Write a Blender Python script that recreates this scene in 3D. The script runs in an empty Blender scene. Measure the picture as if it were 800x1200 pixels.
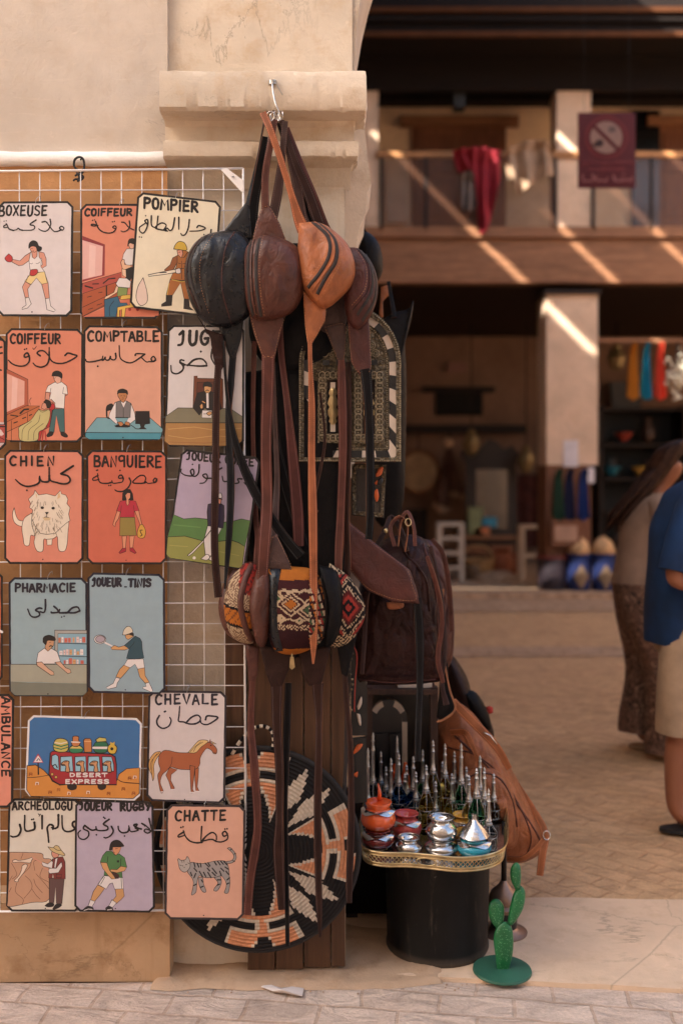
import bpy, bmesh, math, random
from mathutils import Vector, Matrix, noise
R = math.radians
random.seed(11)
SC = bpy.context.scene
COL = SC.collection
# ------------------------------------------------------------------ camera, sky, sun, exposure
F, EYE, HY = 1167.0, 1.5, 560.0          # focal length and horizon measured on the 800x1200 photograph
cd = bpy.data.cameras.new('camera')
cam = bpy.data.objects.new('camera', cd); COL.objects.link(cam); SC.camera = cam
cam.location = (0, 0, EYE); cam.rotation_euler = (R(90), 0, 0)
cd.sensor_fit = 'VERTICAL'; cd.sensor_height = 36; cd.lens = 36*F/1200
cd.shift_y = -40/1200; cd.clip_start = .05; cd.clip_end = 300
cd.dof.use_dof = True; cd.dof.focus_distance = 2.9; cd.dof.aperture_fstop = 1.5; cd.dof.aperture_blades = 0
SUN = Vector((1, 1, -1)).normalized()
wd = bpy.data.worlds.new('World'); SC.world = wd; wd.use_nodes = True
nt = wd.node_tree; nt.nodes.clear()
sk = nt.nodes.new('ShaderNodeTexSky'); sk.sky_type = 'NISHITA'; sk.sun_disc = False
sk.sun_elevation = R(35.3); sk.sun_rotation = R(225); sk.dust_density = 4.0; sk.air_density = 1.0; sk.ozone_density = .6
bg = nt.nodes.new('ShaderNodeBackground'); bg.inputs[1].default_value = .15
wo = nt.nodes.new('ShaderNodeOutputWorld')
nt.links.new(sk.outputs[0], bg.inputs[0]); nt.links.new(bg.outputs[0], wo.inputs[0])
ld = bpy.data.lights.new('sun', 'SUN'); ld.energy = 5; ld.angle = R(.5); ld.color = (1, .93, .82)
lo = bpy.data.objects.new('sun', ld); COL.objects.link(lo); lo.location = (-20, -20, 25)
lo.rotation_euler = SUN.to_track_quat('-Z', 'Y').to_euler()
vs = SC.view_settings
SC.display_settings.display_device = 'sRGB'
vs.view_transform = 'Standard'; vs.look = 'None'; vs.gamma = 1; vs.use_curve_mapping = False
vs.exposure = 1.85
SC.cycles.use_denoising = True
SC.cycles.max_bounces = 8; SC.cycles.diffuse_bounces = 5; SC.cycles.glossy_bounces = 4
SC.cycles.transmission_bounces = 8; SC.cycles.transparent_max_bounces = 8
SC.cycles.sample_clamp_indirect = 6; SC.cycles.caustics_reflective = False; SC.cycles.caustics_refractive = False

# ------------------------------------------------------------------ helpers
def W(px, py, d):
    """photograph position at distance d -> world point"""
    return Vector(((px-400)/F*d, d, EYE+(HY-py)/F*d))
def lin(c):
    c /= 255.0
    return c/12.92 if c <= .04045 else ((c+.055)/1.055)**2.4
def C(r, g, b, k=1.0):
    return (min(.9, lin(r)*k), min(.9, lin(g)*k), min(.9, lin(b)*k), 1)
def worldloc(o):
    v = Vector((0, 0, 0))
    while o: v += o.location; o = o.parent
    return v
def tag(o, label=None, cat=None, group=None, kind=None):
    if label: o['label'] = label
    if cat: o['category'] = cat
    if group: o['group'] = group
    if kind: o['kind'] = kind
    return o
def thing(name, label, cat, loc, group=None):
    o = bpy.data.objects.new(name, None); COL.objects.link(o); o.location = loc
    o.empty_display_size = .05
    return tag(o, label, cat, group)
def copy_tree(o, parent=None):
    c = o.copy(); COL.objects.link(c); c.parent = parent
    for ch in list(o.children): copy_tree(ch, c)
    return c
def crom(pts, n=6):
    """Catmull-Rom through tuples of any length"""
    if len(pts) < 3: return [tuple(p) for p in pts]
    out = []
    P = [tuple(2*a-b for a, b in zip(pts[0], pts[1]))]+[tuple(p) for p in pts]+[tuple(2*a-b for a, b in zip(pts[-1], pts[-2]))]
    for i in range(1, len(P)-2):
        for k in range(n):
            t = k/n
            out.append(tuple(.5*((2*b)+(c-a)*t+(2*a-5*b+4*c-d)*t*t+(3*b-a-3*c+d)*t**3) for a, b, c, d in zip(P[i-1], P[i], P[i+1], P[i+2])))
    out.append(tuple(pts[-1]))
    return out
class MB:
    """collects faces in world space and links them as one mesh object"""
    def __init__(s): s.v = []; s.f = []; s.c = []; s.m = []; s.uv = {}; s.flat = set()
    def vert(s, p): s.v.append(tuple(p)); return len(s.v)-1
    def face(s, idx, c=None, m=0, uv=None, flat=False):
        if uv: s.uv[len(s.f)] = uv
        if flat: s.flat.add(len(s.f))
        s.f.append(tuple(idx)); s.c.append(c); s.m.append(m)
    def poly(s, pts, c=None, m=0): s.face([s.vert(p) for p in pts], c, m)
    def box(s, lo, hi, c=None, m=0, rot=None, piv=None):
        q = [Vector((x, y, z)) for z in (lo[2], hi[2]) for y in (lo[1], hi[1]) for x in (lo[0], hi[0])]
        if rot is not None:
            pv = Vector(piv) if piv is not None else (Vector(lo)+Vector(hi))/2
            q = [pv+rot @ (p-pv) for p in q]
        k = [s.vert(p) for p in q]
        for a in ((0, 2, 3, 1), (4, 5, 7, 6), (0, 1, 5, 4), (2, 6, 7, 3), (0, 4, 6, 2), (1, 3, 7, 5)):
            s.face([k[i] for i in a], c, m)
        return s
    def prism(s, pts, off, c=None, m=0):
        """closed 3D outline extruded by vector off"""
        off = Vector(off); a = [s.vert(p) for p in pts]; b = [s.vert(Vector(p)+off) for p in pts]; n = len(a)
        s.face(a, c, m, flat=True); s.face(b[::-1], c, m, flat=True)
        for i in range(n): s.face((a[i], b[i], b[(i+1) % n], a[(i+1) % n]), c, m)
        return s
    def rings(s, rr, c=None, m=0, cap=True, closed=True):
        ids = [[s.vert(p) for p in r] for r in rr]
        for i in range(len(ids)-1):
            A, B = ids[i], ids[i+1]; n = len(A)
            for j in range(n if closed else n-1):
                k = (j+1) % n
                cc = c(i, j) if callable(c) else c
                s.face((A[j], A[k], B[k], B[j]), cc, m)
        if cap:
            cc = c(0, 0) if callable(c) else c
            s.face(ids[0][::-1], cc, m); s.face(ids[-1], cc, m)
        return s
    def lathe(s, prof, cen, seg=20, c=None, m=0, cap=True, sx=1, sy=1):
        cen = Vector(cen)
        return s.rings([[cen+Vector((r*sx*math.cos(t*2*math.pi/seg), r*sy*math.sin(t*2*math.pi/seg), z)) for t in range(seg)] for r, z in prof], c, m, cap)
    def tube(s, path, r, seg=6, c=None, m=0, closed=False):
        P = [Vector(p) for p in path]; n = len(P); rr = []
        up = None
        for i in range(n):
            if closed: d = P[(i+1) % n]-P[i-1]
            else: d = P[min(i+1, n-1)]-P[max(i-1, 0)]
            d.normalize()
            if up is None: up = d.orthogonal().normalized()
            up = (up-d*up.dot(d)); up = up.normalized() if up.length > 1e-6 else d.orthogonal().normalized()
            b = d.cross(up); ra = r[i] if isinstance(r, (list, tuple)) else r
            rr.append([P[i]+(up*math.cos(t*2*math.pi/seg)+b*math.sin(t*2*math.pi/seg))*ra for t in range(seg)])
        if closed: rr.append(rr[0])
        return s.rings(rr, c, m, not closed)
    def strap(s, path, widths, th=.003, twist=None, m=0, me=1):
        """flat leather band along world points; widths in metres; front face mostly toward -Y, raw edges use slot me"""
        P = [Vector(p) for p in path]; n = len(P); L = 0; rows = []
        for i in range(n):
            d = (P[min(i+1, n-1)]-P[max(i-1, 0)]).normalized()
            side = d.cross(Vector((0, 1, 0)))
            side = side.normalized() if side.length > 1e-4 else Vector((1, 0, 0))
            if twist: side = Matrix.Rotation(twist[i] if isinstance(twist, (list, tuple)) else twist, 3, d) @ side
            nor = side.cross(d).normalized()
            if nor.y > 0: nor = -nor
            w = (widths[i] if isinstance(widths, (list, tuple)) else widths)/2
            if i: L += (P[i]-P[i-1]).length
            rows.append(([s.vert(P[i]+side*w*a+nor*th*b) for a, b in ((-1, .5), (-.82, .75), (.82, .75), (1, .5), (1, -.5), (-1, -.5))], L))
        for i in range(n-1):
            (A, la), (B, lb) = rows[i], rows[i+1]
            for j, (u0, u1) in enumerate(((0, .09), (.09, .91), (.91, 1))):
                s.face((A[j], A[j+1], B[j+1], B[j]), None, m, uv=((u0, la), (u1, la), (u1, lb), (u0, lb)))
            s.face((A[3], A[4], B[4], B[3]), None, me); s.face((A[4], A[5], B[5], B[4]), None, m); s.face((A[5], A[0], B[0], B[5]), None, me)
        s.face(rows[0][0], None, me); s.face(rows[-1][0][::-1], None, me)
        return s
    def stroke(s, pts, w, put, c, smooth=True, taper=0.0, jit=.1):
        """brush stroke in a plane: pts 2D, put(x, y) -> world"""
        p = crom(pts, 5) if smooth and len(pts) > 2 else [tuple(q) for q in pts]
        if len(p) < 2: return
        n = len(p); Lp = []; Rp = []; caps = []
        for i in range(n):
            dx = p[min(i+1, n-1)][0]-p[max(i-1, 0)][0]; dy = p[min(i+1, n-1)][1]-p[max(i-1, 0)][1]
            l = math.hypot(dx, dy) or 1; nx, ny = -dy/l, dx/l
            h = w/2*(1+random.uniform(-jit, jit))*(1-taper*i/(n-1))
            Lp.append((p[i][0]+nx*h, p[i][1]+ny*h)); Rp.append((p[i][0]-nx*h, p[i][1]-ny*h)); caps.append((dx/l, dy/l, h))
        L = [s.vert(put(*q)) for q in Lp]; Q = [s.vert(put(*q)) for q in Rp]
        for i in range(n-1): s.face((L[i], L[i+1], Q[i+1], Q[i]), c)
        for i, sg in ((0, -1), (n-1, 1)):
            ux, uy, h = caps[i]; ring = []
            for k in range(1, 5):
                a = math.pi*k/5
                ring.append(s.vert(put(p[i][0]-uy*h*math.cos(a)+sg*ux*h*math.sin(a), p[i][1]+ux*h*math.cos(a)+sg*uy*h*math.sin(a))))
            s.face([L[i]]+ring+[Q[i]], c)
    def build(s, name, mats, parent=None, loc=None, smooth=None, sub=0):
        me = bpy.data.meshes.new(name)
        if parent is not None: loc0 = worldloc(parent); rel = Vector(loc)-loc0 if loc is not None else Vector((0, 0, 0)); org = loc0+rel
        else: rel = Vector(loc) if loc is not None else Vector((0, 0, 0)); org = rel
        me.from_pydata([tuple(Vector(v)-org) for v in s.v], [], s.f)
        if not isinstance(mats, (list, tuple)): mats = [mats]
        for m_ in mats: me.materials.append(m_)
        if any(s.m): me.polygons.foreach_set('material_index', s.m)
        if any(c is not None for c in s.c):
            at = me.color_attributes.new('Col', 'FLOAT_COLOR', 'CORNER'); buf = []
            for p, c in zip(me.polygons, s.c): buf += list(c or (.5, .5, .5, 1))*p.loop_total
            at.data.foreach_set('color', buf)
        if s.uv:
            ul = me.uv_layers.new(name='UVMap'); buf = []
            for i, p in enumerate(me.polygons):
                u = s.uv.get(i)
                for k in range(p.loop_total): buf += list(u[k]) if u else (.5, 0)
            ul.data.foreach_set('uv', buf)
        if smooth:
            me.polygons.foreach_set('use_smooth', [i not in s.flat for i in range(len(s.f))])
        me.validate(); me.update()
        if smooth and smooth is not True: me.set_sharp_from_angle(angle=R(smooth))
        o = bpy.data.objects.new(name, me); COL.objects.link(o)
        o.parent = parent; o.location = rel
        if sub:
            md = o.modifiers.new('s', 'SUBSURF'); md.levels = md.render_levels = sub
        return o

# ------------------------------------------------------------------ materials
def newmat(name):
    m = bpy.data.materials.new(name); m.use_nodes = True; t = m.node_tree
    return m, t, t.nodes['Principled BSDF']
def N(t, kind, **k):
    n = t.nodes.new(kind)
    for a, b in k.items():
        if hasattr(n, a) and a not in n.inputs: setattr(n, a, b)
        else: n.inputs[a].default_value = b
    return n
def coords(t, scale=(1, 1, 1), rot=(0, 0, 0), src='Object'):
    tc = N(t, 'ShaderNodeTexCoord'); mp = N(t, 'ShaderNodeMapping')
    mp.inputs['Scale'].default_value = scale; mp.inputs['Rotation'].default_value = rot
    t.links.new(tc.outputs[src], mp.inputs[0]); return mp.outputs[0]
def ramp(t, sock, stops):
    r = N(t, 'ShaderNodeValToRGB'); e = r.color_ramp.elements
    while len(e) < len(stops): e.new(.5)
    for q, (p, c) in zip(e, stops): q.position = p; q.color = c if len(c) == 4 else (*c, 1)
    t.links.new(sock, r.inputs[0]); return r.outputs[0]
def mixc(t, a, b, fac, mode='MIX'):
    n = N(t, 'ShaderNodeMix', data_type='RGBA', blend_type=mode)
    for sock, v in ((n.inputs[0], fac), (n.inputs[6], a), (n.inputs[7], b)):
        if hasattr(v, 'is_output'): t.links.new(v, sock)
        else: sock.default_value = v
    return n.outputs[2]
def nz(t, co, scale, detail=4, rough=.55, dist=0):
    n = N(t, 'ShaderNodeTexNoise'); n.inputs['Scale'].default_value = scale; n.inputs['Detail'].default_value = detail
    n.inputs['Roughness'].default_value = rough; n.inputs['Distortion'].default_value = dist
    t.links.new(co, n.inputs['Vector']); return n.outputs['Fac']
def bump(t, b, h, strength=.3, dist=.01, prev=None):
    n = N(t, 'ShaderNodeBump'); n.inputs['Strength'].default_value = strength; n.inputs['Distance'].default_value = dist
    t.links.new(h, n.inputs['Height'])
    if prev: t.links.new(prev, n.inputs['Normal'])
    if b: t.links.new(n.outputs[0], b.inputs['Normal'])
    return n.outputs[0]
def plain(name, col, rough=.6, metal=0, var=.15, vs_=6, bs=.1, bsc=60, coat=0, spec=.5):
    m, t, b = newmat(name); co = coords(t)
    n = nz(t, co, vs_, 5); dk = tuple(c*(1-var) for c in col[:3])+(1,); lt = tuple(min(1, c*(1+var)) for c in col[:3])+(1,)
    t.links.new(ramp(t, n, [(.3, dk), (.7, lt)]), b.inputs['Base Color'])
    b.inputs['Roughness'].default_value = rough; b.inputs['Metallic'].default_value = metal
    b.inputs['Specular IOR Level'].default_value = spec
    if coat: b.inputs['Coat Weight'].default_value = coat; b.inputs['Coat Roughness'].default_value = .2
    if bs: bump(t, b, nz(t, co, bsc, 4), bs, .004)
    return m
def paint(name, rough=.45, spec=.4, bs=.0, grain=.08):
    """hand paint: colour per face, slight brush unevenness"""
    m, t, b = newmat(name)
    a = N(t, 'ShaderNodeAttribute', attribute_name='Col'); co = coords(t)
    n = nz(t, co, 30, 5, .6)
    g = ramp(t, n, [(.3, (1-grain,)*3), (.7, (1, 1, 1))])
    t.links.new(mixc(t, a.outputs['Color'], g, 1.0, 'MULTIPLY'), b.inputs['Base Color'])
    b.inputs['Roughness'].default_value = rough; b.inputs['Specular IOR Level'].default_value = spec
    if bs: bump(t, b, nz(t, co, 400, 3), bs, .002)
    return m
def plaster(name, col, stain=(.6, .5, .4), stain_amt=.5, crack=True, dark_low=None, seed=0):
    m, t, b = newmat(name); co = coords(t)
    mp = N(t, 'ShaderNodeMapping'); mp.inputs['Location'].default_value = (seed*3.1, seed*1.7, seed); t.links.new(co, mp.inputs[0]); co = mp.outputs[0]
    big = nz(t, co, 2.2, 6, .6, .4); mid = nz(t, co, 9, 6, .65); fine = nz(t, co, 160, 4, .6)
    lt = tuple(min(1, c*1.1) for c in col[:3]); dk = tuple(c*.86 for c in col[:3])
    base = ramp(t, big, [(.35, dk), (.65, lt)])
    st = tuple(c*s for c, s in zip(col[:3], stain))+(1,)
    mask = ramp(t, mid, [(.52, (0, 0, 0)), (.72, (stain_amt,)*3)])
    c1 = mixc(t, base, st, mask)
    # runs: vertical weathering streaks
    cs = coords(t, (9, 9, .7)); rn = nz(t, cs, 1.6, 5, .6)
    c1 = mixc(t, c1, st, ramp(t, rn, [(.58, (0, 0, 0)), (.8, (stain_amt*.8,)*3)]))
    # pale scuffs
    c1 = mixc(t, c1, tuple(min(1, c*1.25) for c in col[:3])+(1,), ramp(t, nz(t, co, 14, 6, .7), [(.62, (0, 0, 0)), (.7, (.45,)*3)]))
    c1 = mixc(t, c1, tuple(c*.72 for c in col[:3])+(1,), ramp(t, nz(t, co, 70, 6, .75), [(.6, (0, 0, 0)), (.72, (.35,)*3)]))
    c1 = mixc(t, c1, tuple(min(1, c*1.15) for c in col[:3])+(1,), ramp(t, nz(t, coords(t, (.4, 1, 3.2), (0, .35, 0)), 18, 5, .7), [(.58, (0, 0, 0)), (.7, (.4,)*3)]))
    hv = N(t, 'ShaderNodeTexVoronoi', feature='DISTANCE_TO_EDGE'); hv.inputs['Scale'].default_value = 1.3
    t.links.new(mixc(t, co, N(t, 'ShaderNodeTexNoise', Scale=4.0, Detail=8.0, Roughness=.7).outputs['Color'], .3), hv.inputs['Vector'])
    hm = N(t, 'ShaderNodeMath', operation='MULTIPLY'); t.links.new(ramp(t, hv.outputs['Distance'], [(0, (.75,)*3), (.005, (0, 0, 0))]), hm.inputs[0]); t.links.new(ramp(t, nz(t, co, 1.6, 3), [(.46, (0, 0, 0)), (.56, (1, 1, 1))]), hm.inputs[1])
    c1 = mixc(t, c1, tuple(c*.45 for c in col[:3])+(1,), hm.outputs[0])
    if crack:
        v = N(t, 'ShaderNodeTexVoronoi', feature='DISTANCE_TO_EDGE'); v.inputs['Scale'].default_value = 1.7
        ds = mixc(t, co, nz(t, co, 5, 6, .7), .18); t.links.new(ds, v.inputs['Vector'])
        cm = ramp(t, v.outputs['Distance'], [(0, (.55,)*3), (.006, (0, 0, 0))])
        c1 = mixc(t, c1, tuple(c*.5 for c in col[:3])+(1,), cm)
    t.links.new(c1, b.inputs['Base Color']); b.inputs['Roughness'].default_value = .92; b.inputs['Specular IOR Level'].default_value = .2
    p = bump(t, None, mid, .5, .014); p = bump(t, None, nz(t, co, 45, 5, .6), .25, .005, p); bump(t, b, fine, .4, .0025, p)
    return m
def leather(name, col, rough=.42, var=.35, stitch=None, wr=.5, spec=.5):
    m, t, b = newmat(name); co = coords(t)
    n = nz(t, co, 14, 6, .6, .6); n2 = nz(t, co, 55, 5, .6)
    dk = tuple(c*(1-var) for c in col[:3]); lt = tuple(min(1, c*(1+var)) for c in col[:3])
    c = ramp(t, n, [(.28, dk), (.72, lt)])
    c = mixc(t, c, tuple(min(1, x*1.7+.01) for x in col[:3])+(1,), ramp(t, n2, [(.6, (0, 0, 0)), (.8, (.10,)*3)]))
    if stitch:
        uv = N(t, 'ShaderNodeUVMap'); sp = N(t, 'ShaderNodeSeparateXYZ'); t.links.new(uv.outputs[0], sp.inputs[0])
        def mth(op, a, v=None, w=None):
            q = N(t, 'ShaderNodeMath', operation=op)
            for i, z in enumerate((a, v, w)):
                if z is None: continue
                if hasattr(z, 'is_output'): t.links.new(z, q.inputs[i])
                else: q.inputs[i].default_value = z
            return q.outputs[0]
        e = mth('ABSOLUTE', mth('SUBTRACT', mth('ABSOLUTE', mth('SUBTRACT', sp.outputs[0], .5)), .36))
        ln = mth('LESS_THAN', e, .03); ds = mth('LESS_THAN', mth('FRACT', mth('MULTIPLY', sp.outputs[1], 160)), .62)
        c = mixc(t, c, stitch, mth('MULTIPLY', mth('MULTIPLY', ln, ds), .8))
    t.links.new(c, b.inputs['Base Color']); b.inputs['Specular IOR Level'].default_value = spec
    t.links.new(ramp(t, n2, [(.3, (rough-.1,)*3), (.7, (rough+.14,)*3)]), b.inputs['Roughness'])
    v = N(t, 'ShaderNodeTexVoronoi', feature='DISTANCE_TO_EDGE'); v.inputs['Scale'].default_value = 330; t.links.new(co, v.inputs['Vector'])
    st_ = coords(t, (1, 1, .55), (0, .5, 0))
    p = bump(t, None, nz(t, st_, 30, 2, .45, .8), .2*wr, .004)
    p = bump(t, None, nz(t, co, 22, 5, .6, .8), wr, .009, p)
    bump(t, b, v.outputs['Distance'], .18, .0015, p)
    return m
def wood(name, col, scale=(3, 3, 30), rough=.6, var=.45, axis='Z'):
    m, t, b = newmat(name)
    sc = {'Z': (26, 26, 1.6), 'X': (1.6, 26, 26), 'Y': (26, 1.6, 26)}[axis]
    co = coords(t, sc); n = nz(t, co, 1.5, 8, .65, .6); n2 = nz(t, coords(t), 5, 4)
    dk = tuple(c*(1-var) for c in col[:3]); lt = tuple(min(1, c*(1+var)) for c in col[:3])
    c = ramp(t, n, [(.3, dk), (.55, col[:3]), (.75, lt)])
    c = mixc(t, c, tuple(x*.6 for x in col[:3])+(1,), ramp(t, n2, [(.5, (0, 0, 0)), (.8, (.6,)*3)]))
    t.links.new(c, b.inputs['Base Color']); b.inputs['Roughness'].default_value = rough; b.inputs['Specular IOR Level'].default_value = .3
    bump(t, b, n, .35, .004)
    return m
def glass(name, col, rough=.03):
    m, t, b = newmat(name)
    b.inputs['Base Color'].default_value = col; b.inputs['Transmission Weight'].default_value = 1
    b.inputs['Roughness'].default_value = rough; b.inputs['IOR'].default_value = 1.12
    return m
# ------------------------------------------------------------------ shared materials
M = {}
M['plaster'] = plaster('peach plaster', C(203, 188, 172), (.84, .76, .66), .5, False)
M['plaster_pier'] = plaster('ochre plaster', C(212, 195, 174), (.8, .68, .54), .75, False, seed=3)
M['plaster_low'] = plaster('worn ochre plaster', C(190, 154, 118), (.58, .5, .42), .8, seed=5)
M['dado'] = plaster('ochre dado plaster', C(186, 138, 94), (.66, .58, .5), .7, False, seed=6)
M['plaster_white'] = plaster('whitewash', C(240, 232, 224), (.9, .87, .82), .3, False, seed=2)
M['far_plaster'] = plaster('pale far plaster', C(216, 186, 160), (.85, .75, .65), .35, False, seed=7)
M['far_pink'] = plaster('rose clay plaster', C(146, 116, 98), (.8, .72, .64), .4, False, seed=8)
M['dark_wood'] = wood('smoked timber', C(40, 26, 19), axis='X')
M['batten'] = plain('dull brown batten', C(80, 50, 33), .95, spec=.05)
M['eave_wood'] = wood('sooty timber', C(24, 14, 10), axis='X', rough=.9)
M['far_wood'] = wood('brown timber', C(148, 104, 74), axis='X')
M['far_wood_v'] = wood('brown joinery', C(128, 84, 60), axis='Z')
M['plank'] = wood('worn door plank', C(92, 64, 44), axis='Z')

def rough_grid(mb, o, u, v, nu, nv, amp, seed=0, nrm=None):
    """subdivided rectangle from corner o along u and v, uneven by amp"""
    o, u, v = Vector(o), Vector(u), Vector(v); n = u.cross(v).normalized()
    ids = []
    for j in range(nv+1):
        row = []
        for i in range(nu+1):
            p = o+u*(i/nu)+v*(j/nv)
            h = amp*(noise.noise(p*3.1+Vector((seed, 0, 0)))+.5*noise.noise(p*9+Vector((0, seed, 0))))
            row.append(mb.vert(p+n*h))
        ids.append(row)
    for j in range(nv):
        for i in range(nu): mb.face((ids[j][i], ids[j][i+1], ids[j+1][i+1], ids[j+1][i]))

# ------------------------------------------------------------------ ground
def ground_mat(name, c1, c2, mort, scale, rot, bw=.5, rh=.25, dust=.5, seed=0, off=.5, mort_size=.02, dustcol=None):
    m, t, b = newmat(name)
    co0 = coords(t, (1, 1, 1), (0, 0, rot))
    wob = mixc(t, co0, N(t, 'ShaderNodeTexNoise').outputs['Color'], .0)
    nn = N(t, 'ShaderNodeTexNoise'); nn.inputs['Scale'].default_value = 6; t.links.new(co0, nn.inputs['Vector'])
    co = mixc(t, co0, nn.outputs['Color'], .03)
    br = N(t, 'ShaderNodeTexBrick'); br.inputs['Scale'].default_value = scale; br.offset = off
    br.inputs['Color1'].default_value = c1; br.inputs['Color2'].default_value = c2; br.inputs['Mortar'].default_value = mort
    br.inputs['Mortar Size'].default_value = mort_size; br.inputs['Mortar Smooth'].default_value = .4
    br.inputs['Brick Width'].default_value = bw; br.inputs['Row Height'].default_value = rh; br.inputs['Bias'].default_value = 0
    t.links.new(co, br.inputs['Vector'])
    d = nz(t, co0, 2.6, 8, .68, .5)
    dc = dustcol or mort
    c = mixc(t, br.outputs['Color'], dc, ramp(t, d, [(.42, (0, 0, 0)), (.66, (dust,)*3)]))
    c = mixc(t, c, tuple(x*.55 for x in dc[:3])+(1,), ramp(t, nz(t, co0, 1.1, 7, .7, .8), [(.55, (0, 0, 0)), (.75, (.5,)*3)]))
    g = ramp(t, nz(t, co0, 90, 5, .7), [(.3, (.8,)*3), (.7, (1.08,)*3)])
    t.links.new(mixc(t, c, g, 1, 'MULTIPLY'), b.inputs['Base Color'])
    b.inputs['Roughness'].default_value = .88; b.inputs['Specular IOR Level'].default_value = .25
    rp = nz(t, coords(t, (1, 2.2, 1), (0, 0, rot*.6+.4)), 7, 4, .6, 1.2)
    c_ = b.inputs['Base Color'].links[0].from_socket
    t.links.new(mixc(t, c_, ramp(t, rp, [(.35, (.78,)*3), (.6, (1.06,)*3)]), 1, 'MULTIPLY'), b.inputs['Base Color'])
    p = bump(t, None, br.outputs['Fac'], .5, -.01); p = bump(t, None, rp, .6, .03, p); p = bump(t, None, nz(t, co0, 25, 6, .65), .35, .012, p); bump(t, b, nz(t, co0, 240, 4), .3, .003, p)
    return m
M['yard'] = ground_mat('herringbone clay paving', C(218, 176, 134), C(210, 168, 127), C(196, 154, 114), 2.9, R(45), .5, .25, .75, mort_size=.02, dustcol=C(212, 172, 128))
M['street'] = ground_mat('worn street bricks', C(214, 192, 173), C(206, 182, 162), C(192, 165, 142), 1.0, R(8), .21, .105, .6, mort_size=.006, dustcol=C(196, 170, 150))
M['slab'] = plaster('dusty cement', C(218, 188, 158), (.75, .68, .6), .55, True, seed=9)
mb = MB(); rough_grid(mb, (-40, -40, -.012), (80, 0, 0), (0, 120, 0), 8, 12, 0)
g = mb.build('ground', M['yard']); tag(g, kind='structure')
mb = MB(); rough_grid(mb, (-6, -2.4, 0), (12, 0, 0), (0, 5.36, 0), 120, 54, .006, 2)
g = mb.build('street_paving', M['street'], smooth=True); tag(g, kind='structure')
# cement sill of the gateway, its front edge a little askew
mb = MB()
nx = 60
for a in range(nx):
    xs = (-.62+a*5.6/nx, -.62+(a+1)*5.6/nx)
    def fr(x): return 3.0-.1*max(0, x)+.006*noise.noise(Vector((x*7, 0, 1)))
    def bk(x): return 3.52+.02*noise.noise(Vector((x*2, 0, 4)))
    top = [Vector((x, y, .012)) for x, y in ((xs[0], fr(xs[0])), (xs[1], fr(xs[1])), (xs[1], bk(xs[1])), (xs[0], bk(xs[0])))]
    k = [mb.vert(p) for p in top]; mb.face(k)
    lowf = [mb.vert((xs[1], fr(xs[1])-.004, -.03)), mb.vert((xs[0], fr(xs[0])-.004, -.03))]; mb.face((k[1], k[0], lowf[1], lowf[0]))
    lowb = [mb.vert((xs[0], bk(xs[0]), -.03)), mb.vert((xs[1], bk(xs[1]), -.03))]; mb.face((k[3], k[2], lowb[1], lowb[0]))
g = mb.build('gateway_sill_path', M['slab']); tag(g, kind='structure')
# trodden dirt along the foot of the pier
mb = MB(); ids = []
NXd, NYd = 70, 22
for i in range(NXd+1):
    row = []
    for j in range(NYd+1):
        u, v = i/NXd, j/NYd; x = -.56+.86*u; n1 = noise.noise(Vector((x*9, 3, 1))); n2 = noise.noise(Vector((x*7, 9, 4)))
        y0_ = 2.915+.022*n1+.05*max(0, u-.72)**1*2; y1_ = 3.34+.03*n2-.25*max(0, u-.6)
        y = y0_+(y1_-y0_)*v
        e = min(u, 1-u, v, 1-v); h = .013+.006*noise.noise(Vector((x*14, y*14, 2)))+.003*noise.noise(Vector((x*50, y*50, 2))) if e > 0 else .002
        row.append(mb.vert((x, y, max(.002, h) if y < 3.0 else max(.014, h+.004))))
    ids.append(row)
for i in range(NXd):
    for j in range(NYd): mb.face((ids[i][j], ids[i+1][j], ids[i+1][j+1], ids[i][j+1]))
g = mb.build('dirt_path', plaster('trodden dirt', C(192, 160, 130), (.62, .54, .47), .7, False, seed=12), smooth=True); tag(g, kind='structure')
# paler strip of paving and the low step in front of the far arcade
M['far_pave'] = ground_mat('far paving', C(206, 172, 142), C(196, 162, 132), C(170, 138, 110), 1.6, 0, .5, .25, .5)
mb = MB(); rough_grid(mb, (-12, 11.2, -.004), (24, 0, 0), (0, 1.2, 0), 4, 2, 0)
g = mb.build('far_paving', M['far_pave']); tag(g, kind='structure')
mb = MB(); mb.box((-12, 12.4, -.1), (12, 17.6, .06))
g = mb.build('arcade_floor', M['far_pave']); tag(g, kind='structure')
mb = MB(); rough_grid(mb, (-12, 8.4, -.006), (24, 0, 0), (0, .5, 0), 4, 2, 0)
g = mb.build('drain_strip_path', M['far_pave']); tag(g, kind='structure')

# ------------------------------------------------------------------ near building
T = thing('plaster_wall', 'peach plaster wall behind the grid of painted signs', 'wall', (-2, 3.02, 0))
mb = MB(); rough_grid(mb, (-5, 3.02, 0), (4.473, 0, 0), (0, 0, 9.5), 170, 360, .006, 1)
zsc = W(0, 186, 3.0).z
mb.build('wall_face', M['plaster'], T, smooth=40)
mb = MB(); rough_grid(mb, (-5, 3.0185, 0), (4.4735, 0, 0), (0, 0, zsc), 150, 110, .005, 1)
mb.build('ochre_dado', M['dado'], T, smooth=40)
mb = MB(); mb.box((-14, 3.032, 0), (-.527, 3.5, 9.5))
mb.poly([(-.527, 3.02, 0), (-.527, 3.034, 0), (-.527, 3.034, 9.5), (-.527, 3.02, 9.5)])
mb.build('wall_core', M['plaster'], T)
mb = MB(); rough_grid(mb, (-5, 2.962, 0), (4.49, 0, 0), (0, 0, .235), 160, 12, .006, 6)
mb.poly([(-.51, 2.962, 0), (-.51, 3.03, 0), (-.51, 3.03, .235), (-.51, 2.962, .235)])
rough_grid(mb, (-5, 2.962, .235), (4.49, 0, 0), (0, .06, .03), 160, 3, .004, 6)
mb.build('plinth', M['plaster_low'], T, smooth=40)
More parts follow.
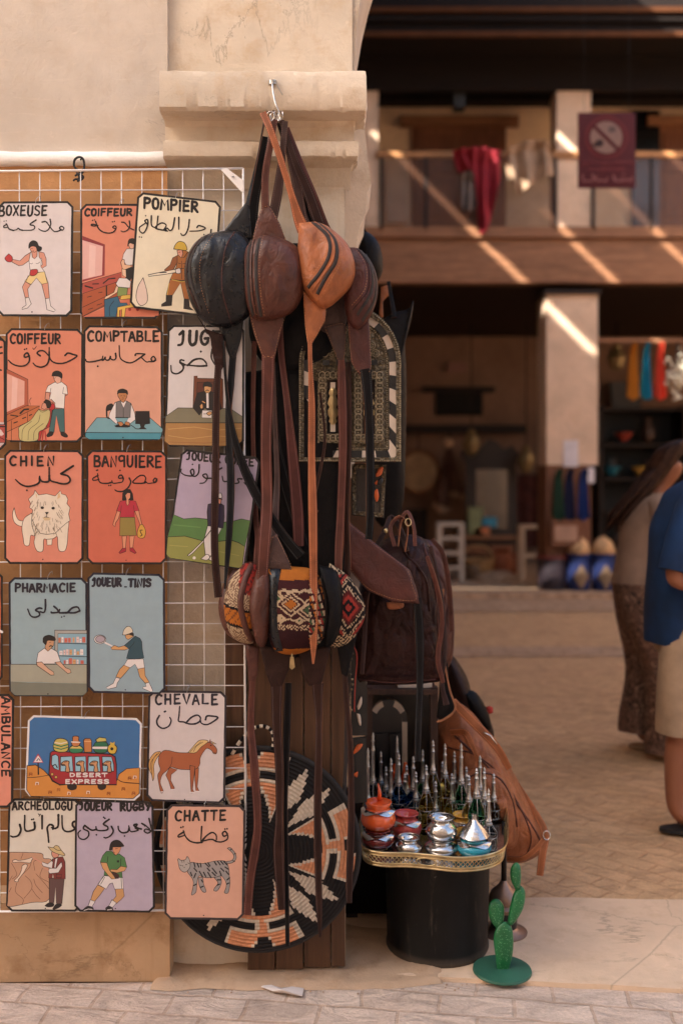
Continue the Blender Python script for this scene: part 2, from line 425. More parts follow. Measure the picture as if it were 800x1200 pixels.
# rough whitewashed string course
mb = MB()
rr = []
for i in range(160):
    x = -3+i*2.47/159; d1 = .004*noise.noise(Vector((x*14, 2, 0))); d2 = .003*noise.noise(Vector((x*22, 7, 0)))
    zt = W(0, 177, 3.0).z+d1; zb = W(0, 192, 3.0).z+d2
    rr.append([(x, 3.022, zt+.004), (x, 3.005+d2, zt), (x, 3.0+d1, (zt+zb)/2), (x, 3.004-d2, zb), (x, 3.022, zb-.002)])
mb.rings(rr, closed=False, cap=False)
mb.build('string_course', M['plaster_white'], T, smooth=True)
# gateway wall with its arch
T = thing('gateway_wall', 'ochre plaster pier and arch of the souk gateway with a moulded capital', 'wall', (-.25, 3.05, 0))
cx, rad, zs = 1.64, 1.6, 2.74
arch = [(cx-rad*math.cos(a), zs+rad*math.sin(a)) for a in [math.pi*i/48 for i in range(49)]]
out = [(-.527, 0), (.012, 0), (.012, 2.5), (.04, 2.5)]+arch+[(2*cx-.04, 0), (6, 0), (6, 9.5), (-.527, 9.5)]
mb = MB(); mb.prism([(x, 3.06, z) for x, z in out], (0, .5, 0)); mb.build('arch_wall', M['plaster_pier'], T)
mb = MB()
rough_grid(mb, (-.527, 3.045, 0), (.535, 0, 0), (0, 0, 2.5), 40, 160, .007, 4)
mb.poly([(.008, 3.045, 0), (.008, 3.07, 0), (.008, 3.07, 2.5), (.008, 3.045, 2.5)])
rough_grid(mb, (-.527, 3.045, 2.5), (.560, 0, 0), (0, 0, 1.2), 40, 60, .007, 4)
mb.build('pier_face', M['plaster_pier'], T, smooth=40)
# capital: stacked fillets with worn lower edges, returned round the right corner
prof = [(0, 81), (.120, 83), (.138, 86), (.145, 93), (.146, 110), (.144, 128), (.137, 131.5), (.10, 131.8), (.06, 132.2), (.048, 138), (.050, 154), (.060, 158), (.084, 160), (.086, 168), (.082, 177), (.074, 179.5), (.046, 180), (.022, 184), (.012, 196), (0, 208)]
mb = MB(); rr = []
path = [(-.53+i*.56/160, 0) for i in range(161)]
for i, (x, _) in enumerate(path+[(None, k) for k in range(1, 12)]):
    ring = []
    for j, (o, y) in enumerate(prof):
        z = W(0, y, 2.92).z
        if x is not None:
            e = .003*noise.noise(Vector((x*7, j*.7, 3)))+.0015*noise.noise(Vector((x*40, j*.9, 8)))
            if j in (5, 6, 14, 15): e -= .012*max(0, noise.noise(Vector((x*22+j*.9, j*1.3, 1)))-.3)+.008*max(0, noise.noise(Vector((x*60, j*.2, 5)))-.2)
            xx = x if i < 160 else .02+.36*o
            ring.append((xx, 3.045-o-e, z+e*.8-.02*max(0, x+.25)*0))
        else:
            e = .006*noise.noise(Vector((_*3.7, j*.7, 5)))
            ring.append((.02+.36*o+e, 3.045-o+(o+.02)*_/11, z+e))
    rr.append(ring)
mb.rings(rr, closed=False, cap=False); mb.build('capital', M['plaster_pier'], T, smooth=38)
# deeper moulded reveal seen past the corner
sil = [(380, 84), (426, 90), (427, 150), (431, 190), (435, 215), (430, 226), (428, 250), (422, 264), (418, 284), (416, 330), (415, 560), (380, 560)]
mb = MB(); mb.prism([W(x, y, 3.24) for x, y in sil], (0, .3, 0)); mb.build('reveal_moulding', M['plaster_pier'], T, smooth=40)
# plank boarding fixed to the lower pier
T = thing('plank_board', 'dark weathered wooden plank boarding fixed low on the ochre pier behind the woven disc', 'boarding', (-.2, 3.03, 0))
for i, (a, b) in enumerate(((265, 289), (291, 323), (324, 356), (357, 388), (388.6, 405))):
    mb = MB(); x0, x1 = W(a, 0, 3.02).x, W(b, 0, 3.02).x
    mb.box((x0, 3.0+.004*(i % 2), .012+.004*i+(.56 if i == 0 else 0)), (x1-.002, 3.035, 1.72)); o = mb.build('plank', M['plank'], T)

# ------------------------------------------------------------------ unseen house added on the opposite side (casts the shade, bounces light)
T = thing('sun_block_house', 'unseen plain plaster house added behind the viewer to keep sun off the foreground', 'house', (0, -2.9, 0))
mb = MB(); mb.box((-14, -6, 0), (6, -2.9, 9.2)); mb.build('wall', plaster('grey lime plaster', C(192, 187, 182), (.9, .87, .84), .3, False), T)

# ------------------------------------------------------------------ roof over the yard, open in slits
T = thing('yard_roof', 'dark slatted timber roof high over the souk yard', 'roof', (0, 6, 9.5))
mb = MB()
mb.box((-14, 3.56, 9.5), (1.3, 6.35, 9.6))
edges = [-14.0]
for k in range(0, 4):
    x = -3.18+1.17*k; edges += [x-.105, x+.105]
edges.append(1.3)
for a, b in zip(edges[::2], edges[1::2]): mb.box((a, 6.35, 9.5), (b, 9.3, 9.6))
mb.box((-14, 9.3, 9.5), (1.3, 12.6, 9.6))
mb.build('deck', M['dark_wood'], T)

# ------------------------------------------------------------------ far gallery building
D = 13.0
def fx(px, d=D): return (px-400)/F*d
def fz(py, d=D): return EYE+(HY-py)/F*d
T = thing('gallery_house', 'two storey galleried house at the back of the yard with timber balcony and pale columns', 'house', (2, 13, 0))
mb = MB()
mb.box((-9, 13.02, fz(272)), (9, 14.3, fz(268)-.0))            # gallery floor
mb.build('gallery_floor', M['far_wood'], T)
mb = MB()
for i, (a, b, o) in enumerate(((270, 282, .06), (282.6, 306, 0), (306.6, 334, .03))): mb.box((-9, 12.86-o, fz(b)), (9, 13.02, fz(a)))
mb.build('balcony_fascia', M['far_wood'], T)
mb = MB(); mb.box((-9, 14.3, fz(268)), (9, 15.4, 9.4)); mb.box((-9, 15.0, fz(334)), (9, 15.4, fz(272)))
mb.build('upper_wall', plaster('warm gallery plaster', C(240, 212, 180), (.9,.84,.76), .3, False), T)
mb = MB(); mb.box((-9, 17.6, 0), (9, 18, fz(272))); mb.build('arcade_wall', M['far_pink'], T)
mb = MB(); mb.box((-9, 13.02, fz(336)), (9, 17.6, fz(334)+.02)); mb.build('arcade_ceiling', M['dark_wood'], T)
mb = MB()
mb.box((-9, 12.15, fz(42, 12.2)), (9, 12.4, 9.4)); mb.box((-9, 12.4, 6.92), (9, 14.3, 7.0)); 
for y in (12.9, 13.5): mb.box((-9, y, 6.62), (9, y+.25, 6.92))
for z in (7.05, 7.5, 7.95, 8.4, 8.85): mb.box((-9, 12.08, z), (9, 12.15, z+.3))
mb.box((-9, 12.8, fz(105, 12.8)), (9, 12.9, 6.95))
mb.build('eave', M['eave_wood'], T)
for y_ in (9, 38):
    mb = MB(); z_ = fz(y_, 12.0); mb.box((-9, 12.03, z_-.03), (9, 12.08, z_+.03)); mb.build('eave_batten', M['batten'], T)
def column(x0, x1, y0, y1, nm='column', d=12.84, dep=.42, cap=None):
    mb = MB(); mb.box((fx(x0, d), d, fz(y1, d)), (fx(x1, d), d+dep, fz(y0, d)))
    if cap: mb.box((fx(cap[0], d), d-.05, fz(y0, d)-.0), (fx(cap[1], d), d+dep+.05, fz(y0, d)+.05), m=1)
    return mb.build(nm, [M['far_plaster'], M['dark_wood']], T)
column(652, 692, 104, 270); column(428, 443, 104, 271); column(640, 700, 345, 545, cap=(636, 703), dep=.6)
mb = MB(); mb.box((fx(640, 12.84), 12.85, .06), (fx(692, 12.84), 13.44, fz(545, 12.84))); mb.build('column_panel', M['far_wood_v'], T)
for x in (-260, 150, 940): column(x, x+55, 345, 690)
mb = MB(); mb.box((fx(440, 12.8), 12.8, fz(184, 12.8)), (fx(1100, 12.8), 12.86, fz(177, 12.8))); hr = mb.build('handrail', wood('pale rail', C(170, 120, 76), axis='X'), T)
gl, t_, b_ = newmat('dusty pane')
b_.inputs['Base Color'].default_value = C(110, 76, 58); b_.inputs['Roughness'].default_value = .3; b_.inputs['Alpha'].default_value = .22
for a, b in ((446, 496), (498, 560), (562, 648), (694, 760), (762, 850)):
    mb = MB(); mb.box((fx(a, 12.82), 12.81, fz(266, 12.8)), (fx(b, 12.82), 12.83, fz(185, 12.8))); mb.build('railing_pane', gl, T)
for a in (445, 497, 561, 649, 693, 761):
    mb = MB(); mb.box((fx(a, 12.8), 12.8, fz(270, 12.8)), (fx(a, 12.8)+.04, 12.84, fz(184, 12.8))); mb.build('railing_post', M['dark_wood'], T)

def door(a, b, y0, y1, d=14.28):
    mb = MB(); x0, x1 = fx(a, d), fx(b, d); z1 = fz(y0, d); z0 = fz(268)
    mb.box((x0, d-.04, z0), (x1, d, z1)); o = mb.build('door', M['far_wood_v'], T)
    mb = MB()
    w = (x1-x0)/2
    for i in range(2):
        for j in range(3):
            mb.box((x0+w*i+.08, d-.07, z1-.12-.62*(j+1)+.08), (x0+w*(i+1)-.08, d-.04, z1-.12-.62*j))
    mb.build('panel', wood('panel wood', C(120, 76, 54)), o)
    mb = MB(); mb.box((fx(a-14, d), d-.12, z1), (fx(b+14, d), d, z1+.14)); mb.build('lintel', M['far_wood'], o)
door(482, 592, 150, 268); door(770, 850, 150, 268)
mb = MB(); mb.box((fx(740, 14.25), 14.23, fz(268)), (fx(772, 14.25), 14.3, fz(130, 14.25))); mb.build('dark_window', plain('unlit glass', (.01, .01, .012, 1), .2), T)
mb = MB(); mb.box((fx(476, 14.25), 14.2, fz(262, 14.25)), (fx(452, 14.25), 14.3, fz(190, 14.25))); mb.build('window_shutter', M['far_plaster'], T)
# arcade back wall: niche with lintel, shelf beam
mb = MB(); d = 17.58; mb.box((fx(510, d), d-.02, fz(487, d)), (fx(565, d), d, fz(460, d))); ni = mb.build('niche', plain('niche dark', (.012, .009, .007, 1), .9), T)
mb = MB(); mb.box((fx(494, d), d-.15, fz(460, d)), (fx(578, d), d, fz(454, d))); mb.build('lintel', M['dark_wood'], ni)
mb = MB(); mb.box((fx(440, d), d-.3, fz(508, d)), (fx(612, d), d, fz(499, d))); mb.build('shelf_beam', M['dark_wood'], T)
mb = MB(); mb.box((fx(700, 13.3), 13.28, fz(401, 13.3)), (fx(900, 13.3), 13.33, fz(397, 13.3))); mb.build('hanging_rail', M['far_wood'], T)
# side walls of the yard
T = thing('yard_wall', 'clay plaster side wall of the yard beyond the left edge', 'wall', (-7, 8, 0))
mb = MB(); mb.box((-9.3, 3.5, 0), (-9, 18, 9.5)); mb.build('wall_face', M['far_plaster'], T)
T = thing('sunlit_yard_wall', 'clay plaster side wall of the yard beyond the right edge', 'wall', (9, 8, 0))
mb = MB(); mb.box((9.4, 3.5, 0), (9.7, 18, 7)); mb.build('wall_face', M['far_plaster'], T)
# ------------------------------------------------------------------ wire grid on the wall
GD = 2.93                                  # distance of the grid
M['white_wire'] = plain('white coated wire', C(232, 226, 222), .35, var=.06, bs=0)
M['steel'] = plain('bare steel wire', (.45, .43, .4, 1), .3, 1, bs=0)
M['black_cord'] = plain('black cord', (.015, .013, .012, 1), .7)
T = thing('wire_grid', 'white coated wire grid panel hanging on the plaster wall', 'wire grid', W(140, 1068, GD))
mb = MB()
fr = [W(-90, 201.5, GD), W(60, 200, GD), W(285, 197.5, GD), W(286.5, 600, GD), W(288, 1066, GD), W(-90, 1069, GD)]
mb.tube([fr[0], fr[1], fr[2]], .0034, 8); mb.tube([fr[2], fr[3], fr[4]], .0034, 8); mb.tube([fr[4], fr[5]], .0034, 8); mb.tube([fr[5], fr[0]], .0034, 8)
mb.build('frame', M['white_wire'], T, smooth=True)
mb = MB()
x = 262.0; k = 0
while x > -80:
    mb.tube([W(x, 199, GD+.004), W(x+1.2*(x > 0), 600, GD+.004+.002*math.sin(k)), W(x+1.5, 1068, GD+.004)], .0017, 5); x -= 23.9; k += 1
y = 223.0; k = 0
while y < 1060:
    mb.tube([W(-90, y+.8, GD), W(60, y+.4*math.sin(k), GD-.001), W(286, y-.6, GD)], .0017, 5); y += 24.2; k += 1
mb.build('wire_mesh', M['white_wire'], T, smooth=True)
mb = MB(); mb.prism([W(*p, GD-.002) for p in ((259, 199), (266, 197.5), (286, 212), (286, 225), (283, 225))], (0, -.002, 0))
cp = W(273, 207, GD-.006); mb.lathe([(.0, -.0), (.004, 0)], cp, 8)
mb.build('corner_bracket', M['white_wire'], T)
# knotted cord loop on the string course
mb = MB()
mb.tube([W(*p, 2.97) for p in crom([(92, 210), (96, 204), (99, 196), (98, 187), (93, 184), (88, 187), (87, 194), (91, 199), (95, 203), (97, 209)], 4)], .0035, 7)
mb.tube([W(*p, 2.963) for p in crom([(88, 206), (93, 204), (98, 207), (95, 211), (89, 210), (86, 212)], 4)], .003, 6)
mb.tube([W(*p, 2.958) for p in crom([(90, 202), (94, 209), (91, 213)], 4)], .003, 6)
mb.tube([W(95, 187, 3.03), W(95, 187, 2.96)], .003, 6)
tag(mb.build('cord_loop', M['black_cord'], smooth=True), 'small knotted black cord loop on a nail in the white string course', 'cord')

# ------------------------------------------------------------------ lettering
GL = {
 'A': ['0,1 .42,0 .5,0 1,1', '.2,.64 .82,.62'], 'B': ['.08,0 .05,1', '.08,.02 .7,.05 .82,.25 .62,.44 .12,.48', '.12,.48 .8,.55 .95,.76 .75,.97 .05,1'],
 'C': ['.95,.12 .6,0 .25,.15 .06,.5 .2,.86 .55,1 .92,.9'], 'D': ['.08,0 .08,1', '.08,0 .7,.12 .95,.5 .7,.88 .08,1'],
 'E': ['.12,0 .1,1', '.12,.02 .9,0', '.12,.5 .75,.47', '.1,1 .92,.97'], 'F': ['.12,0 .1,1', '.12,.02 .95,0', '.12,.48 .8,.45'],
 'G': ['.9,.14 .6,0 .25,.12 .06,.5 .22,.88 .6,1 .9,.8 .92,.55', '.55,.56 .98,.54'], 'H': ['.1,0 .08,1', '.9,0 .92,1', '.1,.52 .9,.5'],
 'I': ['.5,0 .48,1'], 'J': ['.25,.22 .6,.02 .7,0 .68,.7 .5,.95 .15,1'], 'L': ['.12,0 .1,.97 .95,.96'],
 'M': ['.02,1 .14,0 .5,.62 .86,0 .98,1'], 'N': ['.08,1 .1,0 .88,1 .92,0'], 'O': ['.5,0 .18,.12 .06,.5 .18,.88 .5,1 .82,.88 .94,.5 .82,.12 .5,0'],
 'P': ['.1,0 .08,1', '.1,.02 .75,.05 .92,.25 .7,.46 .12,.52'], 'Q': ['.9,.08 .5,0 .12,.1 .08,.35 .3,.5 .85,.42', '.9,.04 .92,1'],
 'R': ['.1,0 .08,1', '.1,.02 .72,.05 .88,.24 .66,.44 .12,.5', '.3,.5 .98,1'], 'S': ['.9,.12 .55,0 .15,.1 .15,.34 .5,.48 .88,.64 .86,.9 .45,1 .06,.9'],
 'T': ['0,.03 1,0', '.52,0 .5,1'], 'U': ['.1,0 .1,.7 .3,.98 .6,1 .88,.75 .92,0'], 'V': ['0,0 .5,1 1,0'], 'X': ['.05,0 .95,1', '.92,0 .05,1'],
 'Y': ['.02,0 .5,.5', '1,0 .45,1'], 'Z': ['.05,.02 .95,0 .05,1 .98,.97'], '-': ['.2,.95 .8,.94'], "'": ['.5,0 .4,.2'], '$': ['.9,.2 .5,.08 .15,.22 .5,.48 .88,.66 .5,.9 .1,.8', '.5,0 .5,1']}
CURVY = set('BCDGJOPQRSU$')
INK = C(26, 20, 19, .9)
M['art'] = paint('sign paint', .36, .45)
_t = M['art'].node_tree; _b = _t.nodes['Principled BSDF']; _co = coords(_t); _b.inputs['Coat Weight'].default_value = .35; _b.inputs['Coat Roughness'].default_value = .22
bump(_t, _b, nz(_t, _co, 60, 3), .12, .002, bump(_t, None, nz(_t, _co, 7, 2), .25, .02))
_c = _b.inputs['Base Color'].links[0].from_socket
_t.links.new(mixc(_t, _c, (.45, .36, .27, 1), ramp(_t, nz(_t, _co, 55, 6, .8), [(.68, (0, 0, 0)), (.74, (.6,)*3)])), _b.inputs['Base Color'])
M['plate_edge'] = plain('plate edge', (.02, .018, .018, 1), .4)
_C0 = C
def C(r, g, b, k=1.0):
    l = .3*r+.59*g+.11*b
    return _C0(l+(r-l)*.95, l+(g-l)*.95, l+(b-l)*.95, k*.92)
SKIN = C(222, 152, 126); TANSK = C(214, 158, 100); WHITE = C(232, 222, 216); BLACK = C(32, 26, 26); BRN = C(150, 80, 48)

class Sign:
    def __init__(s, ox, oy, sc, d): s.ox, s.oy, s.s, s.d = ox, oy, sc, d; s.n = 0
    def put(s, x, y, lift=None):
        return W(s.ox+x/s.s, s.oy+y/s.s, s.d)+Vector((0, -(s.n*.000014) if lift is None else -lift, 0))
    def layer(s): s.n += 1
def chamfer(q, ch):
    """corner list TL TR BR BL -> octagon with cut corners (ch in the same units, per corner or one)"""
    out = []
    for i in range(4):
        p, a, b = Vector(q[i]), Vector(q[i-1]), Vector(q[(i+1) % 4])
        out.append(tuple(p+(a-p).normalized()*ch)); out.append(tuple(p+(b-p).normalized()*ch))
    return out
def inset(poly, d):
    c = sum((Vector(p) for p in poly), Vector((0, 0)))/len(poly); n = len(poly); res = []
    for i in range(n):
        a, p, b = Vector(poly[i-1]), Vector(poly[i]), Vector(poly[(i+1) % n])
        def nrm(u, v):
            e = (v-u).normalized(); q = Vector((-e.y, e.x)); return q if q.dot(c-u) > 0 else -q
        n1, n2 = nrm(a, p), nrm(p, b); bis = (n1+n2).normalized()
        res.append(tuple(p+bis*d/max(.3, bis.dot(n1))))
    return res
def wobble(poly, k, amp):
    out = []
    n = len(poly)
    for i in range(n):
        a, b = Vector(poly[i]), Vector(poly[(i+1) % n])
        m = max(1, int((b-a).length/k)) 
        for j in range(m):
            out.append(tuple(a.lerp(b, j/m)+(Vector((random.uniform(-amp, amp), random.uniform(-amp, amp))) if j else Vector((0, 0)))))
    return out
def draw(mb, S, ops):
    for op in ops:
        k = op[0]
        if k in ('p', 'o', 's'):                 # plain polygon / outlined polygon / smooth outlined polygon
            pts = op[2]
            if k == 's': pts = crom(list(pts)+[pts[0]], 4)[:-1]
            S.layer(); mb.poly([S.put(*p) for p in pts], op[1])
            if k != 'p':
                S.layer(); mb.stroke(list(pts)+[pts[0]], op[3] if len(op) > 3 else 5, S.put, INK, smooth=False, jit=.2)
        elif k == 'e':                           # ellipse: col, cx, cy, rx, ry, [outline]
            pts = [(op[2]+op[4]*math.cos(a), op[3]+op[5]*math.sin(a)) for a in [i*2*math.pi/18 for i in range(18)]]
            S.layer(); mb.poly([S.put(*p) for p in pts], op[1])
            if len(op) > 6: S.layer(); mb.stroke(pts+[pts[0]], op[6], S.put, INK, smooth=False)
        elif k == 'l': S.layer(); mb.stroke(op[2], op[1], S.put, op[3] if len(op) > 3 else INK)
        elif k == 'L': S.layer(); mb.stroke(op[2], op[1], S.put, op[3] if len(op) > 3 else INK, smooth=False)
def text(mb, S, s, x0, y0, x1, y1, w, col=INK, slope=0.0, lean=0.0, gap=.34):
    x0 += w/2; x1 -= w/2; y0 += w/2; y1 -= w/2
    wd_ = [(.3 if c in "I'" else .55 if c == ' ' else .5 if c == '-' else 1.25 if c == 'M' else 1.0) for c in s]
    tot = sum(wd_)+gap*(len(s)-1); u = (x1-x0)/tot; x = x0
    for c, q in zip(s, wd_):
        if c != ' ':
            dy = random.uniform(-.03, .03)*(y1-y0); hs = random.uniform(.95, 1.03)
            for st in GL[c]:
                pts = [tuple(map(float, p.split(','))) for p in st.split()]
                pp = [(x+a*q*u+lean*(y1-y0)*(.5-b), y0+dy+b*(y1-y0)*hs+slope*(x+a*q*u-x0)) for a, b in pts]
                S.layer(); mb.stroke(pp, w*random.uniform(.9, 1.1), S.put, col, smooth=c in CURVY and len(pp) > 3, taper=.12)
        x += (q+gap)*u
def arab(mb, S, w, strokes, dots=(), dr=None, col=INK):
    for st in strokes:
        ww = w
        if isinstance(st[0], (int, float)): ww, st = st[0], st[1:]
        S.layer(); mb.stroke(st, ww, S.put, col, taper=.3)
    for d in dots:
        r = dr or w*.55
        S.layer(); mb.poly([S.put(d[0]-r, d[1]), S.put(d[0], d[1]-r), S.put(d[0]+r, d[1]), S.put(d[0], d[1]+r)], col)
SIGNS_GROUP = 'hand painted tin signs hung on the white wire grid'
def sign(label, org, sc, d, quad, bg, lettering, picture, ch=52, bw=20, edge=INK, hook=None, extra=None):
    S = Sign(org[0], org[1], sc, d)
    cx_ = sum(p[0] for p in quad)/4; cy_ = sum(p[1] for p in quad)/4
    ctr = S.put(cx_, cy_, 0)
    T = thing('painted_sign', label, 'sign', ctr, SIGNS_GROUP)
    oc = chamfer(quad, ch)
    mb = MB(); P = [S.put(x, y, 0) for x, y in oc]
    a = [mb.vert(p+Vector((0, .0022, 0))) for p in P]; b = [mb.vert(p) for p in P]; n = len(P)
    mb.face(a[::-1], edge); mb.face(b, edge)
    for i in range(n): mb.face((a[i], a[(i+1) % n], b[(i+1) % n], b[i]), edge)
    mb.build('plate', M['art'], T)
    S.n = 3
    inn = wobble(inset(oc, bw), 60, 1.6)
    mb = MB(); mb.poly([S.put(*p) for p in inn], bg)
    if picture: draw(mb, S, picture)
    mb.build('picture', M['art'], T)
    mb = MB(); S.n += 2; lettering(mb, S); 
    if mb.f: mb.build('lettering', M['art'], T)
    # wire hook over the grid
    hx, hy = hook or (cx_+random.uniform(-8, 8), (quad[0][1]+quad[1][1])/2)
    q = S.put(hx, hy+14, .001)
    px_ = 1/F*d
    mb = MB(); mb.tube([q+Vector((0, 0, 0)), q+Vector((.001, -.002, 3*px_)), q+Vector((2*px_, .004, 7*px_)), q+Vector((4*px_, GD-d-.004, 9*px_)), q+Vector((3*px_, GD-d+.006, 5*px_))], .0008, 5)
    mb.build('hook', M['steel'], T)
    T.rotation_euler = (R(random.uniform(-.8, .4)), 0, R(random.uniform(-.9, .9)))
    return T
# ------------------------------------------------------------------ the painted signs (traced in enlarged picture units)
D1, D2, D3 = 2.915, 2.908, 2.9
# boxer
def le(mb, S):
    text(mb, S, 'BOXEUSE', -16, 78, 452, 188, 19, lean=.06)
    arab(mb, S, 14, [[(585, 318), (560, 300), (578, 282), (602, 298), (590, 318)], [(578, 314), (545, 328), (512, 330), (485, 306)],
        [(472, 216), (478, 260), (462, 304), (430, 328), (392, 322), (364, 304)], [(396, 242), (432, 238), (462, 274), (486, 306)],
        [(340, 222), (292, 254), (286, 268), (318, 274), (328, 296), (300, 316), (216, 318)], [(216, 318), (190, 312), (172, 298), (158, 312), (122, 320)],
        [(128, 320), (86, 304), (70, 272), (58, 254)], [(66, 262), (38, 278), (44, 294), (80, 288)]], [(40, 232), (60, 229)], 7)
sign('white sign of a woman boxer in red gloves and yellow shorts', (0, 230), 8, D1, [(-20, 46), (690, 44), (682, 1130), (-22, 1126)], C(226, 214, 211), le, [
 ('o', SKIN, [(300, 512), (350, 510), (372, 520), (415, 530), (436, 585), (438, 652), (360, 697), (345, 682), (402, 640), (392, 580), (340, 600), (290, 560), (280, 600), (215, 646), (180, 652), (115, 617), (120, 590), (190, 605), (240, 556), (282, 530)]),
 ('o', WHITE, [(288, 530), (300, 527), (306, 570), (326, 588), (350, 562), (352, 515), (366, 520), (370, 570), (390, 600), (386, 660), (420, 706), (380, 716), (285, 690), (275, 604)]),
 ('l', 4, [(284, 630), (300, 634), (308, 626)]), ('l', 4, [(340, 628), (355, 632), (378, 616)]),
 ('o', C(238, 208, 140), [(285, 733), (236, 797), (295, 828), (345, 766), (395, 826), (455, 810), (420, 708), (350, 716)]),
 ('L', 5, [(268, 745), (248, 800)]), ('L', 5, [(424, 716), (446, 806)]),
 ('o', SKIN, [(240, 800), (213, 850), (240, 950), (274, 946), (264, 870), (292, 830)]), ('o', SKIN, [(395, 826), (430, 960), (468, 955), (455, 812)]),
 ('o', WHITE, [(240, 955), (275, 950), (298, 1010), (262, 1050), (210, 1062), (214, 1046), (250, 1020)]), ('o', WHITE, [(430, 962), (468, 957), (480, 1030), (526, 1070), (510, 1085), (445, 1065)]),
 ('s', C(196, 52, 52), [(85, 538), (118, 570), (112, 612), (70, 612), (48, 578)]), ('s', C(196, 52, 52), [(290, 690), (350, 686), (354, 720), (320, 746), (284, 738)]),
 ('o', SKIN, [(282, 482), (300, 460), (340, 475), (352, 508), (330, 525), (300, 520), (286, 500)]),
 ('s', BLACK, [(272, 488), (274, 450), (292, 424), (320, 415), (350, 430), (366, 465), (392, 478), (390, 505), (368, 514), (350, 508), (342, 476), (302, 468)]),
 ('L', 4, [(296, 492), (308, 490)]), ('L', 4, [(312, 506), (316, 516)]), ('e', INK, 305, 1086, 7, 7)])
# woman hairdresser
def le(mb, S):
    text(mb, S, 'COIFFEUR', 68, 108, 528, 192, 20, lean=.05)
    arab(mb, S, 14, [[(200, 275), (150, 262), (138, 272), (170, 280), (196, 270)], [(178, 236), (205, 300), (250, 336), (310, 346), (352, 330), (372, 296), (360, 278), (338, 292), (368, 308)],
        [(495, 232), (500, 280), (478, 318), (440, 334), (418, 326)], [(424, 244), (452, 250), (490, 292), (540, 318)]], [(150, 226), (168, 222), (338, 240), (356, 236)], 8)
RED = C(168, 62, 62)
sign('salmon sign of a woman hairdresser and a seated client, half covered by the fireman sign', (90, 230), 8, D1, [(34, 70), (776, 72), (790, 1150), (30, 1146)], C(225, 138, 108), le, [
 ('p', C(214, 116, 86), [(50, 1130), (520, 940), (770, 1000), (770, 1120)]),
 ('p', C(150, 52, 56), [(54, 370), (266, 452), (262, 742), (54, 800)]), ('p', C(232, 178, 166), [(54, 410), (246, 468), (238, 738), (54, 780)]),
 ('p', C(240, 196, 184), [(120, 450), (180, 468), (170, 745), (110, 760)]),
 ('o', C(178, 76, 62), [(54, 815), (420, 712), (420, 790), (54, 912)]), ('o', C(176, 84, 48), [(54, 912), (420, 790), (410, 960), (54, 1130)]),
 ('L', 12, [(280, 840), (280, 950)]), ('L', 5, [(54, 1040), (290, 930)]), ('L', 5, [(60, 1122), (260, 1020)]),
 ('L', 12, [(250, 815), (300, 775), (360, 768)]), ('L', 14, [(80, 840), (150, 860)]), ('L', 10, [(150, 822), (205, 820)]),
 ('L', 6, [(205, 905), (240, 898)]), ('L', 6, [(100, 945), (140, 935)]), ('L', 6, [(190, 1020), (235, 1005)]), ('L', 6, [(110, 1060), (150, 1048)]),
 ('o', WHITE, [(440, 540), (470, 494), (540, 490), (540, 640), (470, 650), (430, 590)]), ('o', C(228, 178, 140), [(430, 590), (414, 620), (430, 680), (480, 700), (520, 650), (450, 640), (448, 595)]),
 ('s', C(228, 178, 150), [(482, 440), (530, 430), (540, 480), (505, 492)]), ('s', BLACK, [(478, 470), (490, 410), (530, 396), (560, 420), (545, 450), (500, 440)]),
 ('p', BLACK, [(440, 690), (520, 660), (530, 740), (500, 800), (462, 780)]), ('o', C(236, 196, 160), [(424, 680), (462, 690), (466, 760), (430, 740)]),
 ('o', WHITE, [(368, 820), (400, 765), (470, 770), (510, 800), (500, 860), (390, 850)]), ('o', C(132, 150, 80), [(390, 850), (480, 862), (470, 930), (380, 938)]),
 ('o', C(236, 196, 160), [(372, 840), (392, 850), (382, 900), (290, 958), (262, 966), (270, 940), (350, 900)]),
 ('o', C(232, 186, 80), [(380, 1130), (384, 1030), (500, 1020), (500, 960), (410, 970), (420, 930), (520, 920), (540, 1040), (460, 1050), (450, 1130), (420, 1130), (424, 1060), (404, 1070), (400, 1130)]),
 ('o', C(48, 100, 128), [(260, 970), (385, 938), (410, 1000), (470, 1000), (480, 1020), (385, 1040), (370, 1130), (262, 1130)]),
 ('l', 5, [(310, 1120), (310, 1040), (350, 980)]), ('e', C(160, 40, 40), 498, 1060, 14, 16), ('e', C(160, 40, 40), 572, 1062, 14, 16)])
